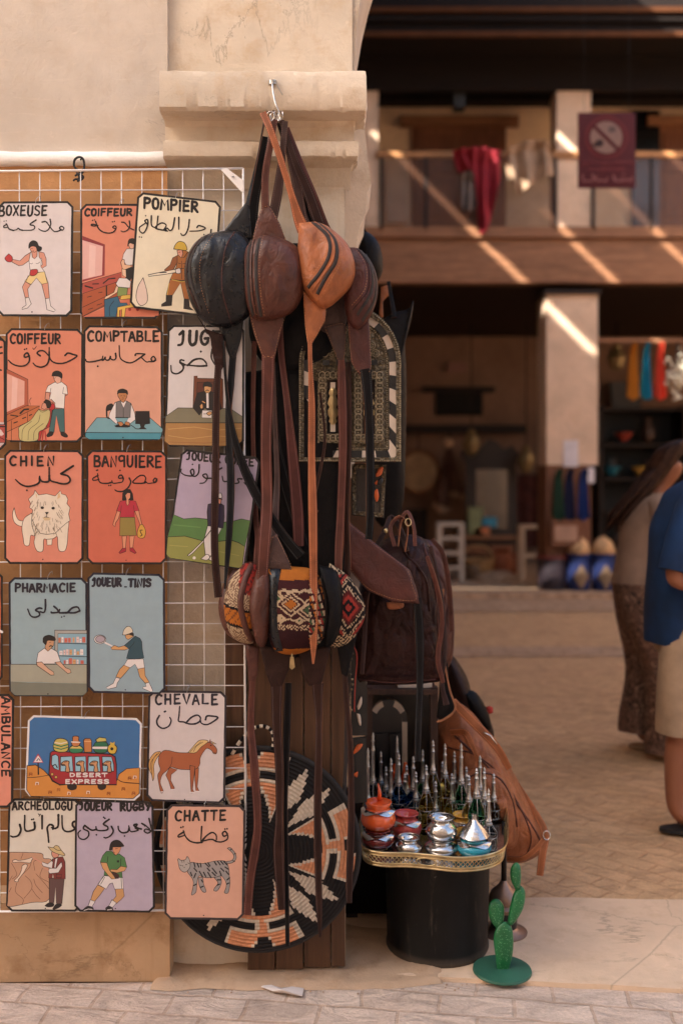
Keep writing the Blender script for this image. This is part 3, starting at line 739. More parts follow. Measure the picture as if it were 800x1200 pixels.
# fireman
def le(mb, S):
    text(mb, S, 'POMPIER', 116, 52, 556, 156, 22, slope=.085, lean=.03)
    arab(mb, S, 13, [[(650, 314), (642, 360), (615, 402), (578, 404), (574, 388)], [(540, 296), (556, 282), (606, 302), (560, 322), (484, 326)],
        [(480, 236), (472, 300), (450, 350), (424, 358), (414, 344)], [(398, 218), (398, 312)], [(366, 222), (352, 300), (330, 322), (306, 302), (290, 322), (310, 326)],
        [(300, 318), (262, 316), (214, 300), (262, 262), (300, 280), (278, 318)], [(236, 210), (226, 300)], [(184, 206), (186, 280), (222, 304)],
        [(150, 270), (134, 246), (152, 236), (158, 262), (144, 312), (120, 342), (94, 326), (92, 298), (112, 282), (140, 262)]],
        [(594, 352), (140, 206), (92, 372), (108, 374)], 7)
OCH = C(176, 104, 46)
sign('cream sign of a fireman in a yellow helmet holding a hose, hung askew', (150, 222), 6.667, D2, [(76, 18), (730, 92), (662, 1002), (14, 924)], C(236, 222, 192), le, [
 ('s', C(232, 204, 186), [(120, 690), (150, 800), (150, 880), (100, 908), (66, 850), (80, 760)]),
 ('o', OCH, [(385, 515), (470, 490), (500, 540), (500, 700), (420, 712), (330, 700), (360, 640), (380, 600)]),
 ('o', OCH, [(330, 704), (420, 716), (500, 706), (500, 860), (440, 855), (412, 730), (350, 826), (300, 828)]),
 ('L', 7, [(345, 706), (420, 722), (500, 712)], C(206, 170, 70)), ('L', 6, [(322, 735), (308, 826)], C(206, 170, 70)),
 ('o', C(150, 84, 42), [(350, 535), (386, 515), (386, 570), (350, 640), (290, 640), (286, 628), (330, 590)]),
 ('l', 4, [(420, 560), (420, 700)]), ('l', 4, [(392, 575), (412, 580)]), ('l', 4, [(428, 582), (460, 574)]), ('L', 5, [(380, 620), (470, 615)]),
 ('o', C(240, 226, 200), [(160, 668), (290, 640), (380, 622), (410, 624), (406, 656), (370, 650), (290, 664), (164, 680)]), ('L', 8, [(250, 650), (300, 648)]), ('s', WHITE, [(370, 626), (405, 616), (412, 652), (380, 656)]),
 ('o', BLACK, [(300, 828), (348, 826), (342, 908), (262, 914), (264, 898), (298, 876)]), ('o', BLACK, [(440, 855), (476, 858), (482, 918), (512, 944), (436, 932)]),
 ('o', SKIN, [(384, 476), (424, 470), (432, 500), (418, 535), (390, 510)]), ('o', OCH, [(424, 474), (446, 478), (470, 486), (440, 530), (418, 536), (430, 500)]),
 ('s', C(212, 172, 58), [(358, 466), (372, 430), (402, 406), (440, 416), (460, 452), (456, 476), (400, 470)]), ('L', 4, [(398, 492), (408, 490)])], ch=42, bw=17)
# left partial signs
def le(mb, S): draw(mb, S, [('L', 22, [(-30, 130), (14, 145)]), ('L', 18, [(-10, 218), (16, 212)]), ('L', 18, [(-20, 276), (20, 268)]), ('l', 16, [(-60, 440), (-20, 425), (14, 430)])])
sign('orange sign with a framed red picture, cut by the left edge beside the barber sign', (0, 380), 8, D1+.004, [(-650, 108), (52, 108), (60, 1180), (-650, 1180)], C(228, 136, 104), le, [
 ('p', C(206, 190, 188), [(-640, 918), (40, 918), (40, 1000), (40, 1120), (-40, 1180), (-640, 1180)]), ('o', C(190, 80, 70), [(-600, 950), (48, 940), (48, 1110), (-600, 1110)]),
 ('p', C(228, 206, 200), [(-20, 1000), (10, 985), (40, 1030), (20, 1046), (-20, 1040)]), ('L', 12, [(-600, 945), (44, 960)]), ('L', 10, [(0, 1060), (40, 1080)], C(120, 30, 30))])
def le(mb, S): draw(mb, S, [('l', 12, [(-60, 320), (-20, 310), (12, 322)], WHITE)])
sign('plain bright orange sign cut by the left edge beside the pharmacy sign', (0, 660), 4, D1, [(-330, 36), (14, 36), (14, 562), (-330, 562)], C(232, 112, 66), le, [], ch=26, bw=10)
# barber
def le(mb, S):
    text(mb, S, 'COIFFEUR', 90, 80, 578, 190, 21)
    arab(mb, S, 17, [[(12, 612, 292), (640, 270), (690, 284), (724, 298)], [(724, 298), (660, 340), (600, 364), (540, 366), (490, 346), (466, 300), (464, 218)],
        [(464, 226), (462, 330), (440, 380), (390, 402), (340, 390), (314, 364)], [(380, 296), (352, 272), (372, 250), (416, 252), (464, 300)],
        [(278, 300), (262, 270), (234, 284), (236, 310), (276, 304), (276, 350), (240, 386), (180, 392), (120, 372), (84, 338)]] if False else
        [[(612, 292), (640, 270), (690, 284), (724, 298), (660, 340), (600, 364), (540, 366), (490, 346), (466, 300), (464, 218)],
        [(464, 260), (462, 330), (440, 380), (390, 402), (340, 390), (314, 364)], [(380, 296), (352, 272), (372, 250), (416, 252), (464, 300)],
        [(278, 300), (262, 270), (234, 284), (236, 310), (276, 304), (276, 350), (240, 386), (180, 392), (120, 372), (84, 338)]], [(234, 236), (252, 230)], 9)
    draw(mb, S, [('l', 6, [(310, 222), (322, 236), (344, 208)])])
sign('salmon sign of a barber in white shirt with a client under a green cape', (0, 380), 8, D1, [(56, 36), (782, 42), (780, 1108), (52, 1104)], C(227, 137, 106), le, [
 ('o', C(186, 92, 64), [(66, 420), (264, 516), (268, 760), (70, 850)]), ('p', C(232, 170, 150), [(70, 462), (234, 534), (232, 752), (70, 822)]), ('p', C(240, 190, 174), [(120, 490), (170, 512), (160, 782), (110, 800)]),
 ('o', C(192, 104, 58), [(70, 850), (250, 764), (376, 766), (70, 915)]), ('o', C(204, 112, 66), [(70, 915), (376, 766), (340, 880), (70, 1010)]), ('o', C(214, 124, 84), [(70, 1010), (270, 915), (262, 1090), (70, 1090)]),
 ('L', 5, [(112, 905), (112, 1090)]), ('L', 5, [(262, 830), (262, 920)]), ('L', 10, [(135, 926), (168, 914)]), ('L', 10, [(216, 884), (246, 872)]), ('L', 10, [(280, 856), (300, 846)]), ('L', 16, [(195, 835), (230, 800), (270, 796)]), ('L', 10, [(105, 852), (170, 862)]), ('l', 5, [(288, 752), (282, 715), (296, 690)]),
 ('o', C(66, 106, 106), [(500, 792), (604, 790), (610, 1010), (566, 1008), (530, 850), (510, 1012), (462, 1010)]),
 ('s', BLACK, [(440, 1040), (470, 1008), (504, 1014), (490, 1044), (450, 1056)]), ('s', BLACK, [(570, 1012), (605, 1012), (638, 1046), (620, 1060), (580, 1042)]),
 ('o', SKIN, [(432, 638), (426, 700), (440, 724), (470, 720), (490, 735), (540, 710), (636, 660), (590, 650), (520, 695), (470, 690), (464, 640)]),
 ('o', C(236, 226, 216), [(512, 544), (580, 540), (628, 578), (638, 656), (588, 650), (612, 655), (604, 790), (510, 780), (520, 740), (480, 700), (462, 720), (480, 640), (430, 632), (452, 578)]),
 ('L', 4, [(590, 650), (598, 590)]), ('L', 4, [(474, 640), (480, 600)]),
 ('o', C(230, 172, 146), [(500, 484), (580, 480), (572, 545), (538, 556), (515, 530)]), ('s', BLACK, [(488, 484), (500, 450), (540, 436), (582, 460), (582, 506), (560, 492), (520, 486)]), ('L', 4, [(512, 506), (524, 500)]),
 ('s', C(196, 50, 50), [(462, 770), (500, 742), (520, 772), (500, 804), (470, 800)]),
 ('o', C(196, 50, 50), [(470, 800), (492, 804), (470, 960), (400, 1000), (380, 1090), (358, 1090), (372, 1000), (440, 970)]), ('L', 12, [(410, 1000), (400, 1090)], C(196, 50, 50)), ('L', 12, [(425, 1000), (436, 1088)], C(196, 50, 50)),
 ('s', C(204, 190, 126), [(370, 796), (410, 810), (450, 800), (474, 820), (464, 900), (420, 980), (370, 1010), (350, 1090), (200, 1090), (182, 1000), (190, 960), (290, 900), (340, 830)]),
 ('l', 4, [(210, 1085), (222, 980), (300, 910)]), ('l', 4, [(268, 1085), (280, 990), (360, 920), (380, 850)]), ('l', 4, [(320, 1085), (330, 1000), (410, 930)]), ('l', 4, [(370, 800), (400, 824), (446, 806)]),
 ('o', SKIN, [(392, 786), (402, 744), (440, 732), (452, 780), (420, 800)]), ('s', BLACK, [(412, 730), (440, 706), (480, 736), (476, 776), (448, 786), (434, 746)])])
# accountant
def le(mb, S):
    text(mb, S, 'COMPTABLE', 56, 72, 742, 186, 22)
    arab(mb, S, 16, [[(700, 352), (672, 364), (658, 338), (680, 318), (698, 340), (686, 364), (640, 366), (612, 368), (572, 332)], [(510, 308), (520, 292), (600, 294)],
        [(600, 296), (540, 340), (500, 366), (456, 378), (400, 360), (366, 320), (360, 216)], [(326, 290), (330, 330), (314, 350), (286, 344), (276, 316)], [(278, 320), (264, 350), (236, 350), (228, 324)],
        [(230, 326), (216, 350), (200, 352), (208, 316)], [(206, 346), (120, 366), (60, 368), (46, 344)]], [(160, 410)], 11)
sign('peach sign of an accountant in a grey waistcoat at a blue desk with a computer', (95, 378), 8, D1, [(26, 26), (766, 34), (768, 1106), (22, 1102)], C(226, 162, 134), le, [
 ('o', C(122, 170, 178), [(150, 892), (650, 894), (770, 1000), (756, 1034), (46, 1030), (54, 1012)]), ('o', C(76, 150, 166), [(44, 1032), (756, 1034), (740, 1095), (80, 1095), (42, 1070)]),
 ('s', BLACK, [(236, 810), (250, 776), (300, 768), (300, 890), (244, 892)]), ('p', C(226, 162, 134), [(250, 830), (290, 820), (290, 880), (252, 888)]),
 ('o', WHITE, [(320, 750), (360, 735), (430, 735), (470, 760), (505, 850), (510, 910), (440, 965), (420, 940), (450, 890), (320, 890), (350, 940), (330, 950), (262, 890), (270, 850)]),
 ('o', C(124, 118, 116), [(330, 745), (368, 734), (398, 800), (430, 738), (468, 755), (462, 890), (328, 888)]), ('l', 4, [(398, 800), (398, 890)]), ('o', WHITE, [(368, 734), (400, 745), (430, 736), (400, 800)]),
 ('o', C(196, 128, 78), [(348, 690), (346, 660), (436, 660), (430, 700), (415, 728), (400, 752), (376, 738)]), ('s', BLACK, [(342, 672), (350, 636), (392, 622), (434, 640), (438, 676), (420, 660), (366, 658)]), ('L', 4, [(372, 688), (386, 686)]), ('L', 4, [(402, 686), (416, 690)]), ('L', 4, [(394, 700), (398, 716), (384, 720)]),
 ('p', BLACK, [(312, 968), (360, 950), (450, 950), (466, 975), (440, 984), (330, 982)]), ('s', C(196, 128, 78), [(340, 935), (380, 930), (398, 955), (370, 972)]), ('s', C(196, 128, 78), [(410, 955), (420, 930), (456, 940), (450, 966)]),
 ('o', BLACK, [(512, 832), (642, 830), (646, 948), (600, 954), (590, 980), (616, 998), (540, 998), (562, 980), (552, 950), (512, 950)]), ('l', 7, [(462, 958), (490, 975), (520, 996), (570, 994)]), ('e', INK, 395, 1078, 6, 7)])
# judge
def le(mb, S):
    text(mb, S, 'JUGE', 128, 66, 560, 222, 30, lean=.04, gap=.4)
    arab(mb, S, 20, [[(418, 404), (340, 408), (210, 396)], [(240, 402), (300, 350), (370, 340), (412, 376), (416, 404)], [(212, 396), (172, 372), (176, 350), (206, 356)], [(168, 372), (200, 410), (190, 450), (140, 480), (92, 464), (84, 404)],
        [(470, 250), (462, 330), (500, 400)]], [(364, 272)], 13)
sign('white sign of a judge in black robes behind a desk, partly hidden by hanging straps', (190, 378), 8, D1, [(54, 22), (772, 22), (768, 1160), (22, 1164)], C(216, 206, 202), le, [
 ('o', C(116, 62, 36), [(290, 810), (300, 500), (330, 500), (334, 522), (540, 526), (548, 520), (570, 530), (572, 820)]), ('o', C(92, 44, 28), [(330, 560), (540, 556), (545, 800), (320, 800)]),
 ('o', C(130, 122, 96), [(34, 880), (150, 800), (640, 806), (750, 880), (750, 940), (34, 938)]), ('o', C(176, 128, 72), [(34, 940), (750, 942), (748, 1110), (700, 1160), (70, 1150), (24, 1110)]),
 ('L', 6, [(60, 1000), (300, 980), (500, 1010), (740, 990)], C(206, 160, 98)), ('L', 6, [(60, 1060), (260, 1090), (500, 1060), (740, 1085)], C(206, 160, 98)), ('L', 5, [(60, 1120), (400, 1130), (720, 1110)], C(150, 100, 54)),
 ('o', BLACK, [(330, 660), (400, 645), (470, 650), (530, 680), (560, 810), (470, 850), (400, 800), (350, 870), (290, 800)]), ('o', WHITE, [(412, 660), (438, 660), (440, 800), (416, 802)]),
 ('o', TANSK, [(394, 600), (460, 590), (458, 640), (440, 660), (410, 658), (396, 640)]), ('s', BLACK, [(386, 610), (390, 570), (430, 555), (466, 580), (464, 604), (410, 596)]), ('L', 8, [(412, 640), (424, 630), (438, 640)]),
 ('o', WHITE, [(376, 822), (468, 824), (464, 896), (372, 892)]), ('L', 5, [(390, 856), (430, 858)]), ('s', TANSK, [(354, 780), (376, 760), (384, 800), (362, 806)]), ('L', 10, [(380, 740), (402, 752)], TANSK), ('s', TANSK, [(416, 850), (450, 832), (470, 850), (440, 872)])])
# dog
def le(mb, S):
    text(mb, S, 'CHIEN', 84, 108, 522, 216, 22, gap=.62)
    arab(mb, S, 20, [[(690, 208), (590, 272), (580, 284), (640, 302), (662, 340), (640, 370), (590, 376), (530, 362), (480, 346), (466, 300), (466, 224)], [(466, 300), (462, 350), (430, 358), (396, 352), (376, 322), (376, 306)],
        [(376, 320), (372, 362), (330, 388), (262, 400), (200, 380), (150, 336)]], [(256, 436)], 11)
FUR = C(238, 220, 196)
def furline(cx_, cy_, a, l): return ('L', 4, [(cx_, cy_), (cx_+l*math.cos(a), cy_+l*math.sin(a))], C(150, 128, 104))
fur = []
rs = random.Random(3)
for i in range(90):
    a = rs.uniform(.2, 2.9); rx = rs.uniform(60, 165); x = 440+rx*math.cos(a*1.6-1); y = 640+rs.uniform(-120, 200)
    if 300 < x < 630 and not (380 < x < 520 and 560 < y < 690): fur.append(furline(x, y, math.pi/2+(440-x)*.004+rs.uniform(-.2, .2), rs.uniform(22, 44)))
sign('salmon sign of a shaggy white dog with pointed ears', (0, 520), 8, D1, [(42, 56), (788, 60), (784, 1130), (42, 1128)], C(226, 138, 112), le, [
 ('s', FUR, [(136, 600), (120, 660), (140, 740), (200, 774), (250, 760), (240, 730), (180, 716), (152, 670)]),
 ('s', FUR, [(300, 650), (230, 700), (208, 790), (220, 880), (232, 948), (276, 950), (290, 860), (330, 850)]), ('o', FUR, [(440, 895), (492, 890), (488, 948), (444, 950)]),
 ('s', FUR, [(310, 640), (300, 750), (330, 860), (322, 930), (350, 1004), (404, 1004), (412, 900), (440, 896), (500, 890), (540, 870), (545, 950), (560, 1004), (610, 1004), (632, 940), (640, 830), (646, 720), (600, 620)]),
 ('o', FUR, [(330, 436), (366, 480), (440, 470), (520, 490), (568, 440), (580, 470), (620, 482), (640, 520), (630, 560), (660, 600), (646, 660), (660, 720), (630, 740), (560, 800), (520, 840), (440, 850), (380, 840), (330, 770), (300, 700), (310, 620), (280, 600), (290, 560), (270, 520), (300, 490), (322, 470)]),
 ('p', C(226, 196, 150), [(400, 690), (480, 690), (470, 720), (420, 720)]), ('p', C(230, 190, 140), [(545, 470), (562, 460), (570, 500), (540, 520)]), ('p', C(230, 190, 140), [(335, 460), (350, 480), (345, 515)])]+fur+[
 ('e', BLACK, 400, 600, 16, 13), ('e', BLACK, 502, 604, 16, 13), ('p', BLACK, [(424, 640), (462, 640), (442, 668)]), ('L', 5, [(442, 668), (438, 690)]), ('L', 5, [(418, 690), (438, 684), (462, 694)]), ('e', INK, 405, 1084, 6, 6)])
# banker
def le(mb, S):
    text(mb, S, 'BANQUIERE', 92, 102, 742, 226, 22, slope=.012)
    arab(mb, S, 14, [[(688, 330), (672, 360), (654, 346), (672, 322), (690, 340), (676, 362), (640, 368), (606, 372), (580, 352)], [(580, 366), (530, 372), (462, 362), (520, 304), (564, 298), (584, 324), (572, 362)],
        [16, (430, 322), (444, 360), (420, 410), (370, 446), (320, 446), (296, 432)], [(376, 330), (360, 296), (336, 300), (334, 324), (372, 322), (366, 356), (330, 366), (280, 370), (268, 346)], [(270, 360), (220, 372), (160, 364), (140, 320), (134, 280)],
        [(140, 296), (92, 324), (98, 344), (148, 334)]], [(126, 250), (136, 246), (344, 250), (240, 392), (258, 390)], 9)
sign('red orange sign of a woman banker in a red blouse carrying a money bag', (98, 520), 8, D1, [(28, 58), (784, 64), (780, 1132), (30, 1130)], C(212, 106, 80), le, [
 ('o', C(226, 150, 112), [(316, 630), (345, 640), (330, 700), (300, 745), (296, 780), (276, 760), (282, 735)]), ('o', C(226, 150, 112), [(480, 630), (518, 628), (545, 745), (556, 780), (530, 778), (528, 750)]),
 ('o', C(226, 150, 112), [(362, 866), (404, 866), (394, 978), (370, 978)]), ('o', C(226, 150, 112), [(430, 866), (476, 866), (462, 976), (436, 974)]),
 ('o', C(176, 36, 56), [(366, 980), (398, 978), (396, 1010), (340, 1030), (332, 1022)]), ('o', C(176, 36, 56), [(436, 976), (462, 974), (496, 1024), (484, 1030), (436, 1006)]),
 ('o', C(152, 130, 62), [(344, 688), (480, 690), (496, 860), (340, 862)]),
 ('o', C(190, 44, 62), [(345, 538), (400, 530), (412, 582), (440, 530), (490, 540), (522, 628), (476, 632), (478, 690), (344, 690), (350, 640), (312, 628)]), ('L', 4, [(350, 640), (356, 580)]), ('L', 4, [(476, 630), (470, 580)]),
 ('p', BLACK, [(362, 530), (366, 460), (400, 424), (440, 426), (464, 470), (470, 530), (440, 530), (400, 532)]), ('o', C(226, 150, 112), [(392, 480), (410, 460), (440, 462), (440, 505), (424, 524), (428, 560), (412, 582), (400, 556), (402, 522)]), ('p', BLACK, [(388, 490), (392, 440), (430, 436), (410, 466)]),
 ('s', C(218, 164, 66), [(528, 762), (556, 760), (582, 820), (570, 876), (540, 886), (508, 870), (506, 820)]), ('l', 8, [(552, 810), (532, 812), (540, 840), (550, 856), (532, 866)]), ('e', INK, 400, 1092, 6, 5)])
# golfer
def le(mb, S):
    text(mb, S, 'JOUEUR GOLFE', 180, 42, 722, 116, 16, slope=.1, lean=.03, gap=.3)
    arab(mb, S, 13, [[(700, 230), (704, 268), (660, 304), (640, 290)], [(625, 262), (590, 262), (600, 290), (560, 294), (548, 262)], [(545, 268), (500, 282), (478, 276), (470, 240)], [(466, 176), (400, 212), (440, 230), (430, 262), (380, 258)],
        [(380, 256), (340, 256), (318, 232), (346, 224), (354, 256), (330, 290), (296, 296)], [(290, 150), (286, 210), (262, 240), (232, 238)], [(236, 236), (222, 200), (242, 186), (250, 216), (232, 238), (180, 232), (148, 210), (150, 184)]],
        [(238, 148), (700, 306)], 8)
sign('lilac sign of a golfer on green hills, hanging crooked behind leather straps', (190, 522), 6.667, D2, [(152, 26), (770, 92), (648, 974), (28, 878)], C(178, 160, 180), le, [
 ('o', C(86, 128, 66), [(62, 640), (92, 540), (170, 574), (260, 566), (350, 576), (480, 600), (560, 590), (620, 574), (690, 588), (645, 800), (44, 720)]),
 ('o', C(146, 146, 72), [(44, 714), (180, 708), (320, 746), (430, 750), (540, 740), (600, 760), (646, 790), (626, 950), (600, 958), (60, 880), (34, 850)]),
 ('L', 6, [(60, 780), (200, 790)], C(170, 164, 88)), ('L', 6, [(450, 830), (600, 860)], C(170, 164, 88)), ('L', 8, [(90, 620), (300, 640)], C(104, 146, 78)),
 ('o', WHITE, [(358, 622), (466, 646), (440, 700), (390, 720), (386, 860), (340, 866), (326, 740)]), ('s', WHITE, [(304, 886), (350, 850), (374, 870), (350, 896)]), ('s', WHITE, [(364, 890), (390, 860), (420, 880), (400, 905)]),
 ('o', C(48, 38, 64), [(360, 460), (440, 440), (484, 470), (486, 560), (478, 646), (358, 628), (352, 520)]), ('o', SKIN, [(436, 420), (466, 416), (456, 460), (440, 450)]), ('s', WHITE, [(434, 410), (440, 378), (462, 374), (468, 410)]), ('L', 7, [(440, 416), (468, 420)]),
 ('L', 7, [(400, 640), (320, 740)], C(60, 50, 50)), ('o', WHITE, [(200, 858), (232, 830), (320, 742), (326, 752), (240, 842), (210, 864)]), ('e', WHITE, 252, 878, 12, 12)], ch=40, bw=17)
# pharmacist
NAVY = C(34, 32, 46)
def le(mb, S):
    text(mb, S, 'PHARMACIE', 96, 100, 682, 198, 22, col=NAVY)
    arab(mb, S, 20, [[(712, 366), (660, 384), (580, 382)], [(600, 380), (640, 340), (690, 330), (712, 360)], [(600, 382), (560, 384), (520, 382), (524, 352)], [(470, 324), (500, 350), (508, 378), (450, 384), (444, 376)],
        [(390, 262), (390, 340), (376, 380), (340, 374)], [(356, 344), (330, 340), (298, 360), (330, 380), (332, 410), (290, 426), (250, 410), (224, 350)]], [(542, 424), (566, 416)], 9, NAVY)
bx = []
rs = random.Random(9)
for y, xs0 in ((664, 510), (780, 520), (864, 560)):
    x = xs0
    while x < 750:
        w_ = rs.choice((18, 24, 30)); h_ = rs.uniform(30, 56)
        bx.append(('p', rs.choice((WHITE, C(222, 170, 110), C(206, 128, 90), C(230, 200, 190), C(214, 110, 90))), [(x, y-h_), (x+w_, y-h_), (x+w_, y), (x, y)])); bx.append(('L', 3, [(x+4, y-h_*.5), (x+w_-4, y-h_*.5)], C(180, 60, 50))); x += w_+rs.choice((6, 8, 18))
sign('pale blue sign of a pharmacist with a moustache at a grey green counter and shelves', (5, 670), 8, D1, [(42, 52), (782, 56), (788, 1172), (48, 1168)], C(152, 176, 182), le, [
 ('o', C(172, 168, 158), [(476, 548), (775, 548), (775, 580), (506, 580), (506, 740), (476, 740)]), ('p', C(140, 180, 196), [(508, 582), (775, 582), (775, 870), (530, 870), (506, 740)])]+bx+[('L', 6, [(506, 668), (775, 676)]), ('L', 6, [(520, 788), (775, 796)]),
 ('p', C(168, 166, 146), [(62, 868), (775, 868), (775, 1048), (62, 1030)]), ('L', 5, [(62, 868), (775, 868)]), ('p', C(126, 128, 112), [(62, 1030), (240, 1040), (775, 1048), (775, 1130), (740, 1158), (100, 1158), (64, 1120)]),
 ('o', WHITE, [(380, 715), (412, 745), (440, 715), (500, 750), (530, 840), (476, 850), (476, 864), (356, 864), (356, 845), (304, 848), (320, 760)]),
 ('o', C(220, 172, 140), [(304, 850), (354, 846), (420, 910), (466, 940), (470, 968), (440, 970), (360, 915), (310, 880)]), ('o', C(220, 172, 140), [(478, 850), (528, 842), (580, 900), (622, 916), (630, 945), (600, 956), (576, 935), (500, 870)]),
 ('o', C(206, 154, 112), [(388, 680), (384, 640), (470, 640), (466, 690), (440, 720), (412, 746), (386, 716)]), ('s', BLACK, [(366, 660), (372, 614), (420, 594), (474, 612), (478, 645), (410, 644), (394, 684)]), ('L', 11, [(428, 700), (440, 692), (456, 700)]), ('L', 4, [(426, 664), (440, 660)]), ('e', INK, 412, 1146, 6, 7)], edge=NAVY)
# tennis player
def le(mb, S):
    text(mb, S, 'JOUEUR', 66, 66, 364, 164, 24, col=NAVY, lean=.03); text(mb, S, 'TINIS', 412, 74, 642, 168, 24, col=NAVY, lean=.04); draw(mb, S, [('L', 14, [(386, 158), (402, 158)], NAVY)])
sign('grey blue sign of a tennis player in a white cap swinging a racket', (98, 668), 8, D2, [(36, 24), (762, 38), (770, 1164), (46, 1150)], C(150, 172, 180), le, [
 ('o', TANSK, [(380, 890), (436, 915), (390, 970), (350, 1014), (306, 1000), (340, 930)]), ('o', TANSK, [(508, 925), (574, 916), (580, 990), (618, 1050), (578, 1058), (528, 1000)]),
 ('o', WHITE, [(306, 1005), (345, 1018), (318, 1060), (310, 1098), (230, 1116), (214, 1100), (280, 1062)]), ('o', WHITE, [(580, 1062), (616, 1052), (640, 1100), (652, 1130), (636, 1142), (556, 1108), (560, 1094), (590, 1090)]),
 ('o', WHITE, [(414, 836), (562, 832), (574, 914), (510, 928), (484, 880), (440, 916), (382, 892)]),
 ('o', TANSK, [(385, 708), (330, 722), (290, 706), (256, 730), (270, 746), (390, 750), (425, 735)]),
 ('o', C(44, 80, 92), [(385, 705), (440, 660), (486, 618), (530, 640), (548, 670), (552, 740), (568, 822), (480, 836), (404, 828), (428, 740)]), ('l', 4, [(428, 736), (470, 690), (476, 670)]),
 ('o', TANSK, [(390, 612), (470, 592), (472, 620), (420, 652), (400, 640)]), ('p', BLACK, [(410, 600), (456, 580), (474, 600), (470, 622), (446, 612)]), ('s', C(220, 206, 180), [(366, 608), (380, 560), (410, 530), (444, 536), (464, 576), (440, 592), (400, 606)]),
 ('e', WHITE, 155, 650, 56, 42, 5), ('e', C(176, 160, 168), 158, 648, 44, 32, 6), ('L', 14, [(204, 682), (268, 712)], WHITE), ('e', INK, 395, 1122, 6, 6)], edge=NAVY)
# ambulance, hung sideways
def le(mb, S):
    # letters run downwards, tops to the right
    class V: pass
    v = V(); v.n = S.n; base = S
    class Q:
        def layer(s): base.layer()
        def put(s, x, y): return base.put(33-y, 100+x)
    text(mb, Q(), 'AMBULANCE', -10, 0, 228, 30, 6.5)
sign('salmon ambulance sign hung sideways at the left edge, its letters running down', (0, 780), 2.5, D2, [(-190, 82), (42, 84), (40, 416), (-190, 416)], C(232, 146, 120), le, [], ch=16, bw=7)
# desert bus
def le(mb, S):
    text(mb, S, 'DESERT', 302, 390, 542, 420, 8, col=WHITE); text(mb, S, 'EXPRESS', 274, 430, 554, 462, 8.5, col=WHITE)
PALE = C(236, 228, 222)
pots = [('s', C(206, 186, 90), [(200, 220), (215, 186), (250, 178), (286, 190), (296, 225), (286, 258), (240, 264), (206, 250)]), ('L', 8, [(204, 216), (250, 228), (292, 216)], C(40, 120, 80)), ('L', 7, [(206, 236), (250, 246), (290, 234)], C(40, 120, 80)), ('L', 5, [(210, 204), (250, 210), (288, 200)], WHITE),
 ('s', C(48, 130, 84), [(296, 246), (320, 222), (370, 224), (390, 246), (370, 266), (316, 268)]), ('p', C(214, 190, 100), [(304, 240), (324, 224), (368, 226), (384, 242)]),
 ('s', C(204, 126, 70), [(314, 210), (322, 190), (324, 166), (358, 166), (360, 190), (370, 206), (356, 226), (326, 226)]), ('L', 7, [(316, 200), (368, 202)], WHITE),
 ('o', C(200, 124, 62), [(390, 188), (402, 178), (430, 178), (440, 190), (442, 262), (396, 264)]), ('L', 6, [(396, 196), (436, 196)], C(230, 180, 120)),
 ('s', C(40, 112, 76), [(450, 230), (470, 200), (530, 200), (544, 228), (530, 264), (466, 264)]), ('L', 14, [(452, 236), (540, 236)], WHITE), ('o', C(206, 192, 96), [(466, 186), (490, 170), (530, 176), (534, 196), (476, 200)]),
 ('s', C(214, 176, 60), [(540, 240), (552, 216), (580, 214), (600, 236), (588, 270), (560, 272), (544, 258)]), ('p', C(214, 176, 60), [(558, 218), (556, 198), (572, 206), (586, 196), (584, 218)]), ('e', BLACK, 568, 242, 10, 10)]
cam4 = []
for x in (268, 362, 446, 530): cam4 += [('s', C(206, 148, 100), [(x-16, 332), (x+6, 318), (x+32, 322), (x+30, 345), (x+36, 384), (x+10, 384), (x+12, 350), (x-14, 346)]), ('L', 5, [(x-14, 340), (x+6, 342)]), ('L', 4, [(x+2, 326), (x+18, 324)])]
sand = []
rs = random.Random(4)
for x, y in ((60, 402), (100, 460), (182, 514), (235, 498), (300, 520), (420, 514), (548, 520), (640, 492), (704, 518), (680, 424), (712, 418)): sand += [('L', 5, [(x-9, y+8), (x-7, y-8), (x+9, y-7), (x+8, y+6)], rs.choice((C(150, 70, 30), WHITE, C(170, 90, 40)))), ('L', 4, [(x-3, y), (x+4, y+2)], C(130, 60, 30))]
